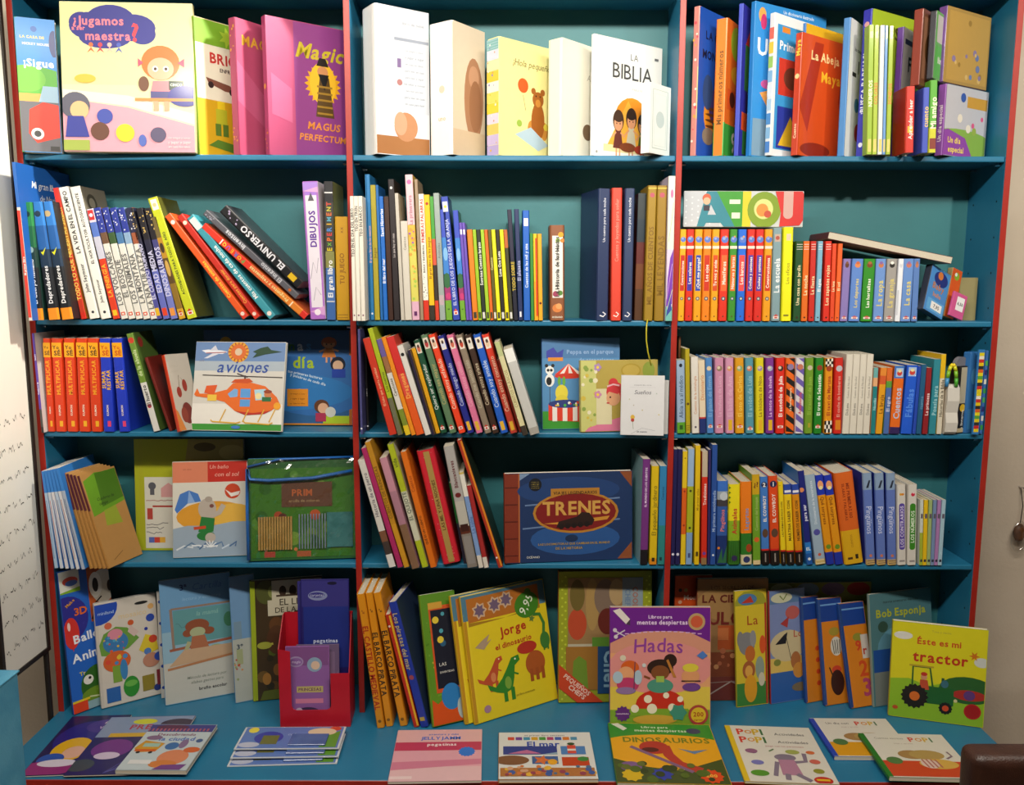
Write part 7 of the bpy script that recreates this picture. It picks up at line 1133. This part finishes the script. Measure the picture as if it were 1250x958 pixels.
def a_city(p):
    p.r(0, .8, 1, .995, '3c3c80'); p.e(.35, .93, .25, .06, '582848'); [p.r(.06*i, .84, .03+.06*i, .9, 'a85868') for i in range(16)]; p.r(0, .005, 1, .82, 'b8c4c8'); p.t('Descubriendo', .5, .76, .7, .06, '7c3858'); p.t('la ciudad', .55, .66, .55, .09, '4c6cb0'); p.p([(.02, .45), (.1, .62), (.42, .56), (.36, .38), (.1, .36)], 'c8901c'); p.r(.12, .48, .36, .56, '98b8a8'); p.r(.05, .38, .36, .43, 'c85c1c'); p.ci(.12, .36, .03, '202020'); p.ci(.3, .36, .03, '202020'); p.e(.55, .5, .1, .08, '3c68a0'); p.e(.7, .55, .06, .1, '80688c'); p.e(.68, .26, .22, .16, 'd08058'); p.e(.6, .12, .2, .08, 'c87838'); p.e(.88, .42, .12, .06, 'c8602c'); p.ci(.9, .62, .05, '3c5888'); p.r(.1, .12, .42, .2, 'd8d8d8'); p.p([(.5, .005), (.9, .005), (.95, .12), (.6, .1)], '704080'); p.e(.2, .68, .12, .05, '7c6080')
flat((186, 884.5), (263, 887), (231, 945), (147, 940), .010, 'pale city storybook lying on the magazines', a_city, cols='a8b0b8', cover='b8c4c8', zb=.0096, name='picture_book')
G_p = 'stacked blister sticker packs'
def a_pk(p):
    p.r(.02, .02, .98, .98, '5c78b8'); p.ci(.1, .85, .05, 'e0d048'); p.e(.28, .5, .14, .28, '3c40a0'); p.r(.22, .2, .38, .6, '6c6c38'); p.e(.12, .18, .1, .12, 'b8bcd0'); p.p([(.8, .05), (.96, .05), (.96, .8), (.82, .55)], '5c9030'); p.e(.9, .9, .06, .1, 'c84830'); p.e(.78, .75, .14, .18, 'd8c0a0'); p.t('cole', .5, .65, .15, .12, 'a8b8d8', 0, .2)
for q, (dx, dy, zz) in enumerate(((-5, 18, 0), (-2, 10, .019), (0, 0, .038))):
    zo = .006*q
    r_ = flat((299.5+(-8, -4, 0)[q], 888.6+(17, 9, 0)[q]), (425+(-3, -1, 0)[q], 889+(17, 9, 0)[q]), (411+(-2, 0, 0)[q], 917+(19, 10, 0)[q]), (287+(-7, -4, 0)[q], 914+(21, 11, 0)[q]), .003, ('blister sticker pack at the bottom of the little pile', 'blister sticker pack in the middle of the little pile', 'blister sticker pack on top of the little pile')[q], a_pk, cols='c8ccd0', cover='c8ccd0', zb=.0085*q, k='box', name='sticker_pack', grp=G_p, mat=M_SHINY, cat='sticker pack')
    b_ = r_.children[0].dimensions; box('blister_tray', (.5*b_.x, -.0045, .1*b_.z), (.86*b_.x, -.0004, .6*b_.z), paint('blister_blue', '3c5088', '5068a0', .2, 12, .05), r_, .001)
def a_jelly(p):
    p.r(0, .72, 1, .995, 'd8a8a8'); p.r(0, .55, 1, .74, 'b83858'); p.r(0, .25, 1, .57, 'd89ca8'); p.r(0, .005, 1, .26, 'd8b0b4'); p.p([(0, .2), (1, .3), (1, .4), (0, .35)], 'c87890'); p.t('aventura y más', .55, .90, .35, .05, '5070b8'); p.t('JELLYJAMM', .52, .82, .46, .1, '2c64c0'); p.t('pegatinas', .54, .69, .35, .06, 'e8d8d8'); p.star(.83, .54, .1, 14, '2c70c8', .85); p.r(0, .04, .25, .09, 'e0c8c8')
flat((486, 890.5), (588, 891), (590.5, 953), (475.5, 954), .006, 'pink activity magazine with a blue starburst', a_jelly, cols='c898a0', cover='d8a8b0', name='magazine', cat='magazine')
def a_sea(p):
    p.r(.01, .01, .99, .99, 'd0d0cc'); p.t('mi primer libro ventanas', .5, .93, .5, .04, '484850', 0); [p.r(.1+.085*i, .82, .17+.085*i, .89, c) for i, c in enumerate(('c84838', '6c3c90', '3c88a8', 'c89828', '48903c', 'a83868', '3c58a8', 'c87028', '4888a8'))]; p.t('El mar', .48, .73, .35, .12, '28449c'); p.r(.05, .5, .62, .68, '2c3c84'); p.p([(.1, .52), (.3, .6), (.45, .52)], 'b86890'); p.p([(.45, .5), (.62, .55), (.62, .5)], '88a0b0'); p.r(.66, .5, .92, .68, '4878b0'); p.r(.73, .52, .82, .7, 'c84838'); p.r(.73, .58, .82, .62, 'd8d0c8'); p.e(.775, .73, .04, .03, '2c4828'); p.e(.14, .38, .18, .1, '785038'); p.r(.35, .3, .62, .46, '3c5c90'); p.star(.45, .38, .09, 5, 'c86838'); p.ci(.56, .34, .05, 'd89c28'); p.r(.66, .26, .94, .44, 'b8401c'); p.e(.88, .4, .06, .05, '387c38'); p.r(.02, .05, .98, .22, 'a86c38'); blobs(p, 34, .03, .97, .08, .26, .035, ('c8703c', '3c5898', 'd8a83c', '8c3c50', 'c89878', '486888'), 8)
flat((608.7, 894), (718, 894), (733, 951), (608.7, 951), .010, 'white sea picture book with small windows of fish and a lighthouse', a_sea, cols='b07838', cover='d0d0cc', k='board', name='board_book')
def a_dinoact(p):
    p.r(0, .72, 1, .995, '2c8428'); p.e(.5, .62, .6, .18, 'd89c14'); p.r(0, .25, 1, .66, 'd89c14'); p.p([(0, .005), (1, .005), (1, .4), (.8, .3), (.6, .2), (.3, .25), (0, .38)], '3c4c1c'); p.p([(.03, .98), (.1, .995), (.18, .9), (.14, .86)], 'd0d0c0'); p.t('Libros para', .45, .93, .26, .04, 'c8d8b8'); p.t('mentes despiertas', .5, .87, .5, .06, 'c8d8b8'); p.t('DINOSAURIOS', .53, .70, .82, .1, '6c7414'); p.e(.82, .87, .07, .05, '303c58'); p.e(.4, .57, .14, .11, 'a83020'); p.l([(.5, .6), (.52, .45), (.6, .3), (.78, .2)], .1, 'a83424'); p.e(.36, .53, .08, .04, '501810'); p.l([(.18, .58), (.7, .18)], .04, '785878'); p.p([(.62, .56), (.75, .52), (.9, .55), (.76, .47)], '5c7898'); p.e(.15, .25, .1, .08, '745484'); p.star(.15, .12, .1, 9, 'c8a818', .8); p.star(.42, .14, .1, 8, '2c3c98', .7); p.star(.85, .12, .11, 11, 'd04414', .8); p.t('200', .85, .13, .1, .06, 'e0b040'); blobs(p, 16, .05, .95, .05, .3, .05, ('2c3c14', '586424', '486018'), 3)
flat((741.5, 880), (866, 884), (891, 955), (752, 955), .016, 'green and orange dinosaur activity book with a red dinosaur', a_dinoact, cols='487820', cover='d89c14', k='paper')
def popi(c, c2, act):
    def g(p):
        p.r(.0, .005, .06, .995, c); p.r(.06, .005, .995, .995, 'd0ccc0')
        def title(u, v, s):
            for i, (ch_, k_) in enumerate(zip('POPI', ('c83c2c', 'c88428', 'c8a428', '3c6c40'))): p.t(ch_, u+(.0, .092, .180, .245)[i]*s, v, .085*s, .12*s, k_)
        if act:
            title(.16, .88, 1.0); title(.16, .73, 1.0); p.t('Actividades', .72, .85, .4, .05, '505050', 0); p.t('Actividades', .72, .70, .4, .05, '505050', 0); p.t('juega con los personajes', .6, .62, .5, .03, 'b87878', 0); p.e(.55, .42, .12, .06, '7c7080'); p.p([(.44, .12), (.66, .12), (.64, .38), (.46, .38)], 'a87890'); p.l([(.44, .34), (.36, .1)], .05, '7c7080'); p.l([(.64, .34), (.76, .36), (.78, .5)], .05, '7c7080'); p.l([(.5, .14), (.48, .04)], .06, '7c7080'); p.l([(.6, .14), (.72, .03)], .06, '7c7080'); blobs(p, 1, .2, .22, .5, .52, .06, ('684878',)); p.e(.2, .52, .07, .04, '885878'); p.e(.66, .52, .08, .04, '98a050'); p.e(.86, .52, .05, .03, 'c86838'); p.e(.22, .32, .07, .04, '7070b0'); p.e(.2, .14, .1, .05, '508c28'); p.e(.86, .36, .06, .04, 'c06050'); p.e(.85, .2, .06, .04, '888828'); p.e(.85, .05, .1, .06, 'b82c20'); p.r(.78, .04, .92, .07, 'd8b020'); p.l([(.4, .52), (.46, .56)], .02, '5c7c50')
        else:
            title(.58, .86, .95); p.t('Un día con', .32, .86, .34, .06, '484848', 0) if c2 == 'd09414' else p.t('Cuentos escritos', .32, .88, .34, .05, '787060', 0); p.t('juega y aprende', .45, .76, .5, .03, 'a89890', 0); p.r(.06, .02, .995, .36, c2); p.e(.45, .5, .16, .1, '9c7848'); p.e(.62, .5, .2, .11, 'a88c50'); p.e(.68, .3, .22, .11, 'c8a048'); p.e(.58, .3, .1, .1, 'd0b8b0'); [p.l([(.52+.05*i, .4), (.54+.05*i, .22)], .02, 'a86058') for i in range(4)]; p.e(.2, .36, .09, .08, '48703c'); p.l([(.82, .42), (.9, .48), (.88, .58)], .025, '7c6470')
    return g
flat((884, 884.5), (984, 886.5), (1022, 955), (905, 953), .006, 'white activity magazine with a yellow spine and a grey monkey', popi('d0b020', '', 1), cols='d0b020', cover='d0ccc0', name='magazine', cat='magazine')
flat((986, 874.5), (1080, 876.5), (1117, 921), (1017, 923), .010, 'white story magazine with a blue spine, partly under the green one', popi('2040a8', 'd09414', 0), cols='2040a8', cover='d0ccc0', name='magazine', cat='magazine')
flat((1045.5, 891.5), (1148, 895.5), (1190, 946), (1083, 948), .010, 'white story magazine with a green spine and a red foot', popi('207020', 'c03c1c', 0), cols='207020', cover='d0ccc0', zb=.011, name='magazine', cat='magazine')
